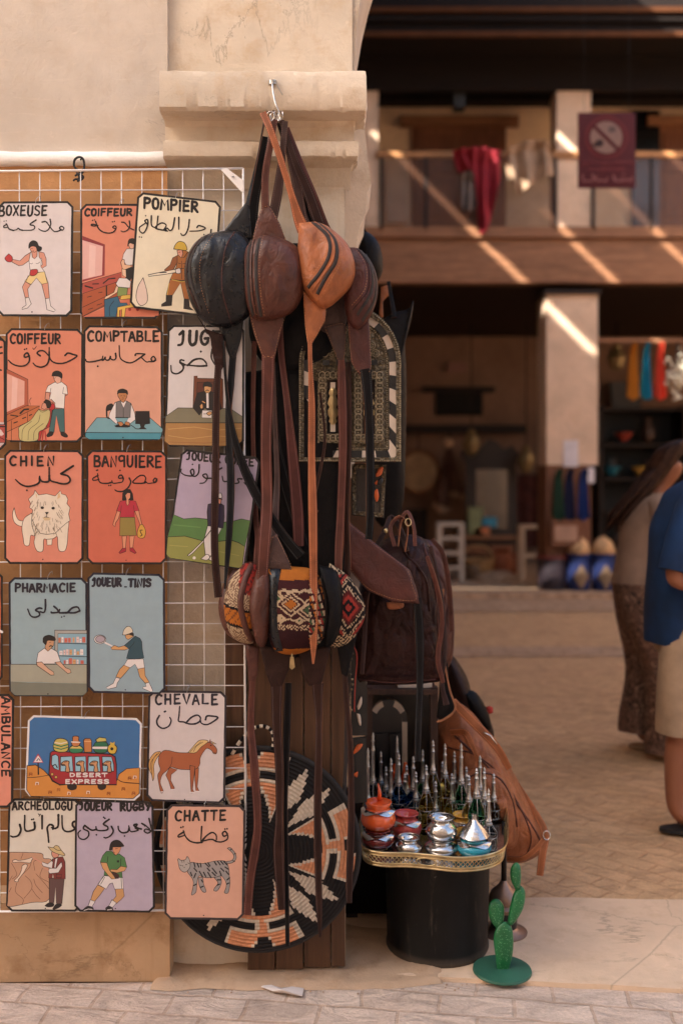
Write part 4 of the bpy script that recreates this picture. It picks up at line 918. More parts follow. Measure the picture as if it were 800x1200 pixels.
sign('blue sky sign of a red tourist bus with camels crossing the desert, white edged', (25, 832), 5.333, D2, [(42, 34), (756, 52), (744, 566), (22, 540)], C(56, 112, 166), le, [
 ('o', C(218, 140, 58), [(36, 350), (90, 344), (140, 376), (176, 412), (240, 470), (600, 440), (612, 400), (660, 366), (742, 360), (740, 520), (700, 552), (60, 540), (34, 500)]), ('l', 4, [(40, 424), (100, 420), (170, 408)]), ('l', 5, [(600, 430), (640, 450), (742, 458)]),
 ('L', 9, [(106, 330), (108, 402)]), ('o', WHITE, [(106, 278), (136, 328), (76, 328)]), ('L', 7, [(106, 278), (136, 328), (76, 328), (106, 278)], C(196, 60, 70)), ('L', 6, [(98, 318), (108, 304), (118, 316)]),
 ('s', BLACK, [(290, 470), (340, 466), (344, 490), (318, 500), (294, 490)]), ('s', BLACK, [(480, 470), (526, 468), (526, 488), (504, 497), (484, 488)]),
 ('o', C(168, 38, 46), [(182, 270), (196, 258), (560, 276), (588, 292), (596, 340), (598, 466), (240, 466), (196, 440), (174, 400)], 7),
 ('o', C(150, 196, 214), [(192, 286), (216, 278), (232, 290), (238, 376), (206, 366), (190, 340)]), ('o', C(150, 196, 214), [(246, 292), (318, 290), (326, 384), (246, 384)]), ('o', C(150, 196, 214), [(336, 292), (404, 290), (408, 384), (338, 384)]), ('o', C(150, 196, 214), [(420, 290), (488, 290), (496, 384), (418, 384)]), ('o', C(150, 196, 214), [(506, 290), (566, 292), (580, 340), (580, 382), (512, 384)]),
 ('e', C(206, 170, 80), 194, 402, 9, 9, 3), ('e', C(206, 170, 80), 218, 420, 9, 9, 3), ('L', 9, [(174, 404), (196, 444), (240, 466)]), ('l', 7, [(196, 350), (214, 342), (226, 360)])]+pots+cam4+sand, ch=34, bw=12, edge=PALE)
# horse
def le(mb, S):
    text(mb, S, 'CHEVALE', 104, 84, 708, 196, 22, col=NAVY, gap=.5)
    arab(mb, S, 18, [[(584, 330), (596, 298), (640, 296), (700, 310), (650, 352), (600, 376), (556, 370), (530, 346)], [(536, 344), (490, 368), (430, 370), (380, 352), (332, 344), (336, 290), (342, 206)], [(400, 362), (450, 310), (506, 288), (536, 312), (530, 346)],
        [(152, 292), (128, 340), (140, 386), (186, 412), (240, 390), (262, 340), (250, 310)]], [(200, 256), (208, 252)], 11, NAVY)
HB = C(172, 92, 54)
sign('white sign of a chestnut horse with a blond mane', (168, 802), 8, D1, [(50, 56), (782, 66), (766, 1120), (28, 1092)], C(214, 200, 196), le, [
 ('s', C(214, 160, 90), [(160, 628), (110, 640), (62, 700), (52, 780), (80, 850), (90, 905), (104, 850), (100, 760), (130, 690), (162, 650)]), ('l', 4, [(150, 640), (90, 710), (80, 850)]), ('l', 4, [(130, 650), (74, 730), (72, 800)]),
 ('o', HB, [(246, 780), (320, 800), (262, 846), (258, 900), (292, 968), (290, 990), (262, 986), (240, 910), (212, 850)]), ('o', HB, [(484, 780), (520, 780), (516, 870), (506, 960), (524, 1000), (494, 1008), (484, 900)]),
 ('s', HB, [(150, 660), (190, 622), (240, 620), (320, 638), (420, 640), (470, 620), (520, 560), (570, 540), (620, 545), (660, 570), (690, 610), (684, 650), (656, 646), (640, 620), (596, 600), (560, 640), (534, 690), (530, 750), (500, 790), (440, 800), (340, 796), (260, 776), (220, 810), (178, 850), (160, 920), (186, 990), (188, 1012), (164, 1012), (146, 930), (136, 850), (160, 800), (142, 730)]),
 ('o', HB, [(438, 760), (486, 770), (474, 880), (462, 980), (478, 1014), (450, 1020), (444, 960), (440, 860)]), ('l', 4, [(272, 680), (266, 740), (246, 780)]), ('L', 10, [(440, 1012), (476, 1014)], WHITE), ('L', 10, [(492, 1002), (522, 1004)], WHITE), ('L', 9, [(264, 986), (292, 986)], WHITE), ('L', 9, [(166, 1008), (188, 1008)], WHITE),
 ('s', C(222, 184, 120), [(420, 640), (470, 580), (520, 528), (570, 520), (610, 532), (580, 560), (540, 590), (490, 640)]), ('l', 4, [(470, 630), (500, 580), (560, 540)]), ('l', 4, [(440, 632), (480, 590), (540, 540)]), ('o', C(222, 184, 120), [(640, 535), (686, 560), (650, 556)]), ('o', HB, [(616, 545), (628, 512), (636, 548)]),
 ('e', INK, 634, 572, 7, 6), ('L', 5, [(660, 640), (684, 644)]), ('e', INK, 388, 1078, 6, 6)], edge=C(44, 36, 42))
# archaeologist
def le(mb, S):
    text(mb, S, 'ARCHEOLOGU', 112, 68, 688, 160, 19)
    arab(mb, S, 22, [[(700, 262), (684, 272), (684, 300), (704, 330), (660, 354), (612, 350), (588, 310), (584, 206)], [(550, 200), (548, 300), (520, 326), (486, 318)], [(500, 330), (500, 300), (470, 290), (446, 320), (452, 370), (460, 456)],
        [(398, 206), (398, 330)], [(326, 270), (330, 320), (310, 340), (240, 340), (236, 204)], [(190, 290), (200, 340), (176, 390), (130, 404), (106, 396)]], [(302, 242), (318, 238)], 10)
    draw(mb, S, [('l', 7, [(362, 188), (376, 200), (384, 188), (370, 212)])])
ROCK = C(206, 156, 122)
cr = [[(110, 650), (140, 700), (160, 760), (120, 800)], [(160, 840), (150, 920), (220, 990), (210, 1040)], [(240, 770), (290, 820), (300, 890), (230, 980)], [(300, 890), (340, 950), (380, 990)], [(320, 800), (340, 860), (400, 930)], [(340, 750), (420, 840), (460, 890)], [(300, 620), (280, 690), (200, 770)], [(330, 720), (320, 640), (360, 620)], [(120, 770), (90, 820)], [(400, 700), (380, 780), (460, 830)], [(200, 610), (220, 560)], [(110, 880), (90, 920)]]
sign('cream sign of an archaeologist in a straw hat digging bones from a rock face', (0, 930), 8, D1, [(84, 44), (760, 54), (760, 1108), (60, 1104)], C(228, 218, 200), le, [
 ('s', ROCK, [(92, 548), (280, 552), (396, 562), (412, 606), (470, 612), (490, 640), (462, 700), (464, 986), (300, 1020), (90, 1058), (76, 1000), (86, 800)])]+[('l', 4, c, C(96, 56, 40)) for c in cr]+[
 ('s', C(238, 214, 190), [(122, 626), (150, 616), (180, 626), (260, 612), (310, 596), (300, 626), (280, 650), (200, 640), (150, 644), (126, 644)]), ('s', C(238, 214, 190), [(210, 676), (240, 660), (260, 676), (226, 740), (180, 800), (170, 826), (138, 814), (180, 770), (206, 710)]),
 ('o', C(104, 74, 70), [(464, 790), (606, 796), (582, 1034), (530, 1030), (524, 870), (508, 1024), (464, 1020)]), ('s', BLACK, [(424, 1050), (460, 1024), (506, 1030), (500, 1056), (450, 1062)]), ('s', BLACK, [(496, 1080), (530, 1036), (580, 1040), (560, 1066), (510, 1086)]),
 ('o', C(132, 52, 48), [(496, 612), (540, 598), (590, 590), (612, 640), (616, 800), (508, 800), (500, 750), (490, 796), (458, 790), (462, 740)]), ('o', WHITE, [(520, 610), (544, 604), (524, 700), (510, 690)]),
 ('o', WHITE, [(484, 630), (500, 640), (490, 700), (410, 680), (390, 650), (400, 640), (450, 660)]), ('o', WHITE, [(580, 640), (586, 680), (550, 740), (470, 750), (456, 730), (466, 700), (530, 700), (560, 660)]), ('L', 10, [(396, 650), (350, 620), (310, 596)], SKIN), ('L', 12, [(456, 716), (424, 700)], SKIN), ('o', C(132, 52, 48), [(530, 756), (580, 756), (576, 790), (530, 788)]),
 ('s', SKIN, [(486, 550), (500, 540), (552, 570), (546, 592), (510, 602), (490, 580)]), ('s', C(216, 188, 130), [(452, 498), (500, 506), (520, 488), (550, 492), (576, 530), (610, 570), (600, 582), (548, 566), (490, 540)]), ('l', 5, [(506, 508), (540, 530), (574, 532)]), ('e', INK, 428, 1076, 6, 6)])
# rugby player
def le(mb, S):
    text(mb, S, 'JOUEUR', 52, 76, 380, 166, 23, lean=.03); text(mb, S, 'RUGBY', 440, 80, 742, 168, 24, slope=-.01)
    arab(mb, S, 18, [[(720, 232), (736, 300), (744, 340), (710, 368), (676, 352), (690, 330), (740, 346)], [(652, 278), (690, 300), (726, 330)], [(648, 330), (610, 320), (576, 294), (610, 286), (590, 320), (620, 340), (560, 356), (540, 344)], [(536, 336), (530, 300)], [(534, 320), (520, 356), (470, 366), (436, 340), (430, 306)],
        [(366, 306), (384, 350), (360, 392), (320, 414), (296, 410)], [(346, 240), (292, 284), (330, 310), (330, 336), (290, 346), (230, 342), (222, 310)], [(228, 336), (180, 342), (130, 310), (116, 300), (104, 330), (150, 356), (150, 400), (110, 430), (66, 416), (54, 372), (76, 346)]],
        [(294, 222), (306, 232), (490, 396), (226, 386), (680, 300)], 10)
sign('lilac sign of a rugby player in a green shirt and white shorts', (85, 930), 8, D2, [(26, 58), (760, 70), (776, 1114), (18, 1108)], C(188, 172, 188), le, [
 ('o', TANSK, [(238, 856), (304, 888), (260, 950), (210, 1010), (172, 996), (196, 920)]), ('o', TANSK, [(402, 896), (478, 890), (488, 960), (460, 990), (410, 1034), (376, 1002), (412, 960)]),
 ('o', WHITE, [(168, 996), (214, 1012), (182, 1066), (148, 1054)]), ('o', WHITE, [(372, 994), (414, 1024), (376, 1068), (340, 1056)]), ('s', BLACK, [(90, 1100), (110, 1080), (146, 1056), (192, 1068), (190, 1096), (130, 1106)]), ('s', BLACK, [(312, 1072), (340, 1054), (372, 1068), (384, 1102), (340, 1104), (318, 1094)]),
 ('L', 7, [(110, 1096), (150, 1082), (186, 1086)], WHITE), ('L', 7, [(330, 1090), (370, 1084)], WHITE),
 ('o', WHITE, [(300, 768), (474, 790), (480, 890), (398, 896), (376, 836), (350, 846), (318, 896), (240, 848)]), ('L', 5, [(290, 775), (246, 846)], C(40, 80, 50)), ('L', 5, [(304, 784), (266, 850)], C(40, 80, 50)), ('L', 5, [(458, 794), (464, 886)], C(40, 80, 50)),
 ('o', C(76, 126, 70), [(320, 540), (370, 540), (400, 578), (440, 564), (490, 600), (512, 688), (460, 680), (470, 790), (400, 770), (296, 764), (306, 700), (330, 650), (260, 640), (286, 580)]), ('L', 5, [(330, 640), (334, 590)]), ('L', 5, [(452, 680), (456, 610)]), ('p', BLACK, [(416, 626), (440, 624), (438, 646), (420, 644)]),
 ('p', C(62, 34, 28), [(330, 740), (400, 736), (440, 760), (436, 796), (390, 800), (350, 780)]), ('o', TANSK, [(264, 645), (322, 648), (350, 720), (390, 770), (404, 798), (370, 800), (340, 770), (284, 700)]), ('o', TANSK, [(454, 680), (510, 690), (490, 724), (420, 742), (360, 730), (360, 710), (420, 712)]),
 ('o', C(222, 150, 104), [(376, 500), (460, 500), (440, 550), (410, 578), (384, 556)]), ('s', BLACK, [(346, 530), (358, 470), (390, 440), (440, 440), (484, 490), (450, 496), (384, 500), (370, 530)]), ('L', 4, [(404, 518), (424, 514)]), ('L', 4, [(386, 548), (400, 556)]), ('e', INK, 405, 1076, 6, 6)])
# cat
def le(mb, S):
    text(mb, S, 'CHATTE', 114, 102, 608, 216, 22, lean=.02, gap=.48)
    arab(mb, S, 17, [[(612, 330), (590, 306), (566, 324), (580, 352), (614, 340), (610, 380), (560, 404), (510, 402)], [(510, 400), (460, 380), (376, 398)], [(376, 392), (420, 344), (470, 316), (506, 340), (510, 384)], [(372, 260), (364, 396)], [(376, 408), (320, 412), (260, 394), (220, 350), (200, 296)], [(206, 310), (156, 340), (158, 358), (206, 344)]],
        [(178, 268), (198, 262), (590, 284), (610, 282)], 10)
CG = C(158, 150, 146)
stripes = [[(300, 600), (310, 640)], [(330, 605), (345, 640)], [(360, 606), (366, 640)], [(404, 604), (440, 640)], [(430, 600), (450, 630)], [(490, 590), (510, 620)], [(520, 585), (545, 620)], [(550, 585), (575, 615)], [(580, 590), (610, 620)], [(300, 650), (326, 680)], [(350, 680), (380, 730)], [(390, 690), (410, 730)], [(424, 650), (446, 676)], [(430, 690), (460, 740)], [(470, 650), (510, 700)], [(470, 690), (500, 720)], [(550, 650), (580, 680)], [(540, 680), (556, 720)], [(590, 640), (620, 660)], [(600, 680), (624, 710)], [(300, 740), (316, 700)], [(320, 800), (300, 812)], [(370, 760), (380, 780)], [(360, 830), (386, 820)], [(520, 760), (550, 760)], [(516, 810), (540, 800)], [(610, 760), (632, 740)], [(606, 800), (626, 790)], [(268, 690), (280, 720)]]
sign('peach sign of a grey striped cat, bottom right of the grid over the woven disc', (190, 936), 8, D2, [(40, 52), (782, 62), (764, 1140), (24, 1126)], C(224, 168, 142), le, [
 ('s', CG, [(610, 464), (640, 460), (684, 510), (694, 560), (660, 600), (610, 606), (600, 590), (650, 580), (672, 550), (660, 510)]),
 ('s', CG, [(490, 740), (540, 720), (556, 790), (520, 860), (488, 862), (490, 840), (524, 790)]), ('s', CG, [(340, 740), (380, 740), (390, 800), (412, 862), (400, 878), (372, 860), (346, 800)]),
 ('s', CG, [(240, 690), (262, 600), (340, 606), (400, 606), (500, 584), (590, 586), (622, 640), (630, 720), (636, 790), (620, 880), (584, 880), (600, 830), (598, 780), (556, 724), (500, 736), (400, 740), (346, 724), (326, 800), (320, 870), (290, 900), (276, 894), (290, 830), (290, 760)]),
 ('s', C(182, 170, 160), [(148, 570), (156, 560), (176, 576), (220, 570), (236, 540), (260, 580), (262, 640), (230, 682), (196, 684), (164, 650)])]+[('L', 12, s_, C(30, 26, 28)) for s_ in stripes]+[('L', 5, [(186, 580), (190, 596)]), ('L', 5, [(206, 576), (208, 594)]), ('L', 6, [(188, 626), (198, 630)]), ('L', 6, [(222, 618), (234, 614)]), ('p', BLACK, [(204, 640), (216, 638), (210, 650)]), ('L', 5, [(168, 620), (180, 626)]), ('L', 5, [(244, 600), (258, 610)]), ('L', 8, [(676, 520), (690, 512)]), ('L', 8, [(664, 580), (680, 590)]), ('L', 8, [(640, 480), (655, 470)]), ('e', INK, 390, 1092, 6, 6)], edge=C(52, 42, 44))

C = _C0
# ------------------------------------------------------------------ leather goods
for nm, c, r in (('black', C(24, 24, 27), .3), ('brown', C(82, 46, 36), .36), ('dark', C(46, 28, 23), .42), ('tan', C(158, 94, 58), .36), ('maroon', C(74, 37, 32), .38),
                 ('grey', C(70, 50, 45), .45), ('red', C(80, 43, 34), .42), ('ink', C(17, 14, 14), .5), ('saddle', C(152, 90, 55), .45), ('choc', C(46, 25, 22), .34)):
    M['l_'+nm] = leather(nm+' leather', c, r, wr=.45 if nm in ('black', 'ink') else .8, spec=.15 if nm in ('ink', 'dark', 'choc') else .35)
    if nm == 'tan': c = C(138, 80, 50)  # straps darker than the bag: shade put into their colour
    M['s_'+nm] = leather(nm+' strap leather', c, r+.05, stitch=tuple(min(1, x*2.6+.06) for x in c[:3])+(1,), wr=.3, spec=.12 if nm in ('ink', 'dark', 'black') else .25)
M['raw'] = plain('raw leather edge', C(150, 96, 62), .7, var=.25, vs_=40)
M['rawdark'] = plain('dark leather edge', C(96, 62, 46), .7, var=.25, vs_=40)
M['zip'] = plain('zip tape', C(44, 32, 26), .6, var=.3, vs_=300, bs=.8, bsc=900)
M['thread'] = plain('waxed thread', C(196, 140, 92), .7)
M['brass'] = plain('worn brass', (.55, .42, .22, 1), .3, 1, var=.3, vs_=30)
M['nickel'] = plain('nickel', (.62, .58, .54, 1), .22, 1, var=.15, vs_=30)

class Pillow:
    """a closed outline given at distance d, filled out into a solid with its own front and back swell"""
    def __init__(s, out, d, tf, tb=None, p=2.2, smooth=True, c=None, n=14, k=4, wr=.0, tilt=0.0, seed=0, crease=0.0):
        s.out = crom(list(out)+[out[0]], k)[:-1] if smooth else wobble(out, 6, 0)
        xs = [q[0] for q in s.out]; ys = [q[1] for q in s.out]
        s.c = c or (sum(xs)/len(xs), sum(ys)/len(ys)); s.d, s.tf, s.tb, s.p, s.n = d, tf, tf*.6 if tb is None else tb, p, n
        s.wr, s.tilt, s.seed, s.crease = wr, tilt, seed, crease
    def h(s, q, front=True):
        t = max(0, 1-q**s.p)**.5
        return (s.tf if front else s.tb)*t
    def pt(s, px, py, q, front):
        d = s.d+s.tilt*(py-s.c[1])*s.d/F
        w = W(px, py, d); hh = s.h(q, front)
        if s.wr and front:
            v = Vector((px*.03, py*.012, s.seed)); hh *= 1+s.wr*noise.noise(v)+s.wr*.6*noise.noise(v*3.1)*min(1, (1-q)*4)
        if s.crease and front:
            v = Vector((px*.05+s.seed*3, py*.022, s.seed)); v += Vector((noise.noise(v*2), noise.noise(v*2+Vector((5, 0, 0))), 0))*.5
            r_ = (1-abs(noise.noise(v*1.3)))**9; r2 = (1-abs(noise.noise(v*2.9+Vector((9, 9, 9)))))**12
            hh -= (s.crease*(r_+.25*r2)+s.crease*1.2*math.exp(-((q-.86)/.035)**2))*min(1, 4*(1-q))
        return w+Vector((0, -hh if front else hh, 0))
    def q(s, px, py):
        """relative radius of a point along its ray from the centre"""
        a = math.atan2(py-s.c[1], px-s.c[0]); best = 1
        n = len(s.out)
        for i in range(n):
            x1, y1 = s.out[i][0]-s.c[0], s.out[i][1]-s.c[1]; x2, y2 = s.out[(i+1) % n][0]-s.c[0], s.out[(i+1) % n][1]-s.c[1]
            dx, dy = math.cos(a), math.sin(a); den = dx*(y2-y1)-dy*(x2-x1)
            if abs(den) < 1e-9: continue
            t = (x1*(y2-y1)-y1*(x2-x1))/den; u = (x1*dy-y1*dx)/den
            if t > 0 and -.001 <= u <= 1.001: best = math.hypot(px-s.c[0], py-s.c[1])/t
        return min(1, best)
    def surf(s, px, py, off=.001): return s.pt(px, py, s.q(px, py), True)+Vector((0, -off, 0))
    def build(s, name, mats, parent, colf=None):
        mb = MB(); n = s.n; ids = []; cen = {}
        for side in (1, 0):
            rows = []
            for i in range(n):
                q = math.sin(math.pi/2*(1-i/n)) if i else 1.0
                if i == 0 and side == 0: rows.append(ids[0][0]); continue
                rows.append([mb.vert(s.pt(s.c[0]+(x-s.c[0])*q, s.c[1]+(y-s.c[1])*q, q, side == 1)) for x, y in s.out])
            ctr = mb.vert(s.pt(s.c[0], s.c[1], 0, side == 1)); ids.append(rows)
            m = len(s.out)
            for i in range(n-1):
                for j in range(m):
                    k = (j+1) % m; A, B = rows[i], rows[i+1]
                    col = None
                    if colf:
                        q = 1-(i+.5)/n; q = math.sin(math.pi/2*q); x = s.c[0]+((s.out[j][0]+s.out[k][0])/2-s.c[0])*q; y = s.c[1]+((s.out[j][1]+s.out[k][1])/2-s.c[1])*q
                        col = colf(x, y)
                    mb.face((A[j], A[k], B[k], B[j]) if side else (A[k], A[j], B[j], B[k]), col)
            for j in range(m):
                k = (j+1) % m; mb.face((rows[-1][j], rows[-1][k], ctr) if side else (rows[-1][k], rows[-1][j], ctr), colf(*s.c) if colf else None)
        return mb.build(name, mats, parent, smooth=True)
    def band(s, path, w, name, mat, parent, off=.0012, th=.0014):
        """flat band (zip tape, trim) lying on the swell; w in photo px"""
        mb = MB(); P = crom(path, 6); L = []; Rr = []
        for i in range(len(P)):
            a = P[max(i-1, 0)]; b = P[min(i+1, len(P)-1)]; dx, dy = b[0]-a[0], b[1]-a[1]; l = math.hypot(dx, dy) or 1
            nx, ny = -dy/l*w/2, dx/l*w/2
            l_ = s.surf(P[i][0]+nx, P[i][1]+ny, off); r_ = s.surf(P[i][0]-nx, P[i][1]-ny, off); c_ = s.surf(P[i][0], P[i][1], off+th)
            bk = Vector((0, .004, 0)); L.append([l_+bk, l_, c_, r_, r_+bk])
        mb.rings(L, closed=False, cap=False)
        return mb.build(name, mat, parent, smooth=True)
    def piping(s, path, r, name, mat, parent, off=.001):
        mb = MB(); mb.tube([s.surf(x, y, off) for x, y in crom(path, 6)], r, 6); return mb.build(name, mat, parent, smooth=True)
    def stitch(s, path, mat, parent, off=.0016, step=2.2):
        mb = MB(); P = crom(path, 8); acc = 0; on = None
        pts = [P[0]]
        for a, b in zip(P, P[1:]):
            l = math.hypot(b[0]-a[0], b[1]-a[1]); m = max(1, int(l/.5))
            for k in range(1, m+1): pts.append((a[0]+(b[0]-a[0])*k/m, a[1]+(b[1]-a[1])*k/m))
        st = max(2, int(step/.5))
        for i in range(0, len(pts)-st, st+2): mb.tube([s.surf(*pts[i], off), s.surf(*pts[i+st-1], off)], .0005, 3)
        return mb.build('stitching', mat, parent)
def straps(name, T, pts, mats, d=None, th=.0028, twist=None, sm=5):
    """pts: (px, py, distance, width px[, twist deg])"""
    rj = random.Random(int(pts[0][0]*7+pts[-1][1]))
    P = [p if len(p) > 4 else (*p, 0) for p in pts]
    P = [P[0]]+[(p[0]+rj.uniform(-.9, .9), p[1], p[2], p[3]*rj.uniform(.9, 1.08), p[4]+rj.uniform(-13, 13)) for p in P[1:-1]]+[P[-1]]
    P = crom(P, sm)
    mb = MB(); mb.strap([W(p[0], p[1], p[2]) for p in P], [max(.5, p[3])/F*p[2] for p in P], th, [R(p[4]) for p in P], 0, 1)
    return mb.build(name, mats, T, smooth=30)
def wing(name, T, out, d, mats, tf=.006, edge=None, seed=0):
    p = Pillow(out, d, tf, tf*.6, p=5, k=1, smooth=False, wr=.5, seed=seed, n=8); o = p.build(name, mats, T)
    if edge:
        p.stitch([(x+(p.c[0]-x)*.1, y+(p.c[1]-y)*.1) for x, y in out]+[(out[0][0]+(p.c[0]-out[0][0])*.1, out[0][1]+(p.c[1]-out[0][1])*.1)], edge, o)
    return o
HG = 'leather waist bags hanging in a bunch from the hook'
# hook and ring on the capital
T = thing('wall_hook', 'bent steel wire hook in the capital carrying the bunch of waist bags', 'hook', W(320, 97, 2.9))
mb = MB(); mb.tube([W(*p) for p in crom([(319, 97, 2.93, ), (319, 96, 2.88), (320, 108, 2.87), (323, 122, 2.865), (327, 132, 2.865), (326, 141, 2.87), (320, 141, 2.872), (317, 134, 2.872)], 5)], .0022, 6)
mb.tube([W(319, 97, 2.92), W(322, 95, 2.885), (W(331, 111, 2.885))], .0018, 6)
mb.lathe([(.001, -.008), (.012, -.006), (.012, .006), (.001, .008)], W(319.5, 97, 2.9), 10)
mb.build('hook_wire', M['steel'], T, smooth=40)
mb = MB()
for i in range(5):
    c = W(317+i*3.2, 136+2*(i % 2), 2.868+.006*i); a = i*.5
    mb.tube([c+Vector((math.cos(t)*.011*math.cos(a), math.cos(t)*.011*math.sin(a), math.sin(t)*.014)) for t in [k*math.pi/5 for k in range(10)]], .0016, 5, closed=True)
mb.build('ring', M['nickel'], T, smooth=True)

def waist_bag(label, mat, out, d, tf, zips=(), zw=3.5, seams=(), stitches=(), wr=.05, seed=1, edge='rawdark', pip='l_dark', tilt=0, c=None):
    cx_ = sum(p[0] for p in out)/len(out); cy_ = sum(p[1] for p in out)/len(out)
    T = thing('waist_bag', label, 'waist bag', W(cx_, cy_, d), HG)
    B = Pillow(out, d, tf, tf*.5, p=3.0, wr=wr*2.0, seed=seed, n=44, k=14, tilt=tilt, c=c, crease=.0017); o = B.build('bag_body', M['l_'+mat], T)
    for z in zips: B.band(z, zw, 'zip', M['zip'], T)
    for z in seams: B.piping(z, .0016, 'piping', M[pip], o)
    for z in stitches: B.stitch(z, M['thread'], o)
    return T, B
# behind: dark bags filling the bunch
T, B = waist_bag('black leather waist bag at the back of the bunch behind the brown and tan ones', 'ink', [(300, 300), (345, 285), (400, 300), (415, 350), (405, 400), (370, 430), (318, 432), (292, 390)], 2.985, .03, seed=5)
straps('strap', T, [(326, 141, 2.9, 6), (345, 200, 2.94, 9), (362, 262, 2.97, 12), (370, 300, 2.98, 14)], [M['s_ink'], M['rawdark']])
straps('strap', T, [(345, 420, 2.99, 18), (348, 470, 2.98, 11), (352, 540, 2.975, 10), (350, 640, 2.97, 9)], [M['s_ink'], M['rawdark']])
straps('strap', T, [(318, 425, 2.97, 16), (320, 500, 2.965, 12), (334, 568, 2.95, 12), (357, 640, 2.94, 11)], [M['s_ink'], M['rawdark']])
T, B = waist_bag('dusty brown waist bag half hidden between the tan and maroon ones', 'grey', [(362, 300), (385, 290), (410, 310), (412, 350), (400, 388), (375, 386), (362, 350)], 2.955, .03, seed=8)
straps('strap', T, [(330, 141, 2.885, 6), (342, 190, 2.92, 8), (352, 240, 2.95, 9), (372, 300, 2.955, 12)], [M['s_grey'], M['rawdark']])
wing('wing', T, [(379, 382), (404, 378), (405, 400), (403, 424), (396, 424), (388, 404)], 2.93, M['l_grey'], edge=M['thread'])
straps('strap', T, [(400, 422, 2.928, 8), (400, 450, 2.926, 10), (401, 520, 2.925, 10), (399, 590, 2.925, 10), (396, 650, 2.92, 10, 15), (397, 690, 2.92, 7, 40), (396, 738, 2.92, 7, 10)], [M['s_red'], M['raw']])
straps('strap', T, [(408, 424, 2.935, 6), (409, 500, 2.932, 7), (407, 600, 2.932, 6, 30), (407, 660, 2.93, 8, 20), (404, 700, 2.93, 9), (400, 740, 2.925, 6, 50)], [M['s_dark'], M['raw']])
# black bag at the left of the bunch
T, B = waist_bag('glossy black leather waist bag at the left of the bunch', 'black', [(262, 271), (284, 274), (300, 300), (302, 340), (292, 370), (268, 383), (244, 380), (226, 360), (217, 330), (218, 306), (228, 286), (244, 275)], 2.885, .062,
    [[(246, 276), (229, 300), (226, 330), (238, 368)]], 3.0, [[(238, 280), (224, 304), (222, 334), (234, 364)], [(276, 274), (266, 300), (263, 340), (272, 380)]], [[(254, 275), (240, 304), (238, 336), (248, 372)]], seed=2, wr=.07, pip='l_red')
wing('wing', T, [(289, 236), (292, 240), (295, 282), (262, 274), (264, 268)], 2.9, M['l_black'])
wing('wing', T, [(252, 370), (286, 370), (283, 396), (276, 420), (270, 421), (262, 400)], 2.905, M['l_black'])
straps('strap', T, [(310, 142, 2.875, 3, 60), (300, 190, 2.88, 4, 60), (290, 240, 2.895, 5, 20)], [M['s_black'], M['rawdark']])
straps('strap', T, [(273, 418, 2.905, 8), (270, 450, 2.9, 9), (267, 490, 2.895, 8, 20), (270, 560, 2.885, 10), (270, 610, 2.885, 9, 15), (266, 650, 2.885, 6), (264, 690, 2.885, 3, 40)], [M['s_black'], M['raw']])
straps('strap', T, [(310, 160, 2.93, 8), (303, 200, 2.945, 12), (297, 240, 2.955, 14), (294, 290, 2.96, 14)], [M['s_ink'], M['rawdark']])
wing('back_lobe', T, [(225, 360), (240, 385), (262, 392), (262, 430), (256, 440), (250, 420), (246, 392)], 2.892, M['l_dark'])
straps('strap', T, [(256, 428, 2.888, 8), (253, 470, 2.885, 9), (252, 560, 2.88, 9), (252, 640, 2.88, 9), (256, 700, 2.88, 9)], [M['s_dark'], M['raw']])
straps('strap', T, [(262, 400, 2.89, 4, 30), (266, 462, 2.89, 4, 30), (276, 520, 2.88, 9), (300, 578, 2.88, 11), (330, 625, 2.875, 11), (352, 652, 2.87, 13)], [M['s_ink'], M['rawdark']])
# dark brown bag in the middle
T, B = waist_bag('dark brown leather waist bag with twin zips at the middle of the bunch', 'brown', [(298, 280), (312, 276), (334, 281), (350, 292), (357, 312), (356, 340), (346, 362), (328, 373), (300, 374), (287, 352), (285, 312), (288, 292)], 2.865, .062,
    [[(306, 278), (302, 310), (303, 345), (307, 373)], [(295, 281), (292, 310), (293, 345), (297, 371)]], 3.6, [[(300, 279), (297, 310), (298, 345), (302, 373)], [(289, 284), (287, 312), (288, 345), (291, 366)]], [[(310, 278), (306, 310), (307, 345), (311, 373)], [(300, 280), (297, 310), (298, 345), (302, 372)]], seed=3, wr=.06)
wing('wing', T, [(307, 241), (316, 241), (328, 262), (336, 284), (320, 290), (296, 284), (300, 262)], 2.868, M['l_brown'], edge=M['thread'])
straps('strap', T, [(322, 140, 2.87, 7), (316, 170, 2.868, 8), (311, 205, 2.866, 9), (311, 246, 2.866, 9)], [M['s_brown'], M['raw']])
straps('strap', T, [(334, 142, 2.88, 7), (331, 180, 2.885, 9), (326, 225, 2.9, 11), (318, 262, 2.91, 12)], [M['s_grey'], M['raw']])
wing('wing', T, [(291, 366), (334, 364), (329, 390), (322, 420), (314, 421), (308, 420), (298, 392)], 2.875, M['l_brown'], edge=M['thread'])
straps('strap', T, [(314, 416, 2.872, 15), (313, 450, 2.87, 14), (311, 520, 2.865, 14), (312, 590, 2.86, 13), (309, 640, 2.845, 13), (306, 700, 2.845, 12), (303, 745, 2.845, 10)], [M['s_red'], M['raw']])
straps('strap', T, [(326, 340, 2.94, 9), (330, 410, 2.93, 8), (336, 470, 2.93, 8, 30), (344, 540, 2.93, 12), (348, 600, 2.93, 13), (350, 640, 2.93, 12)], [M['s_maroon'], M['raw']])
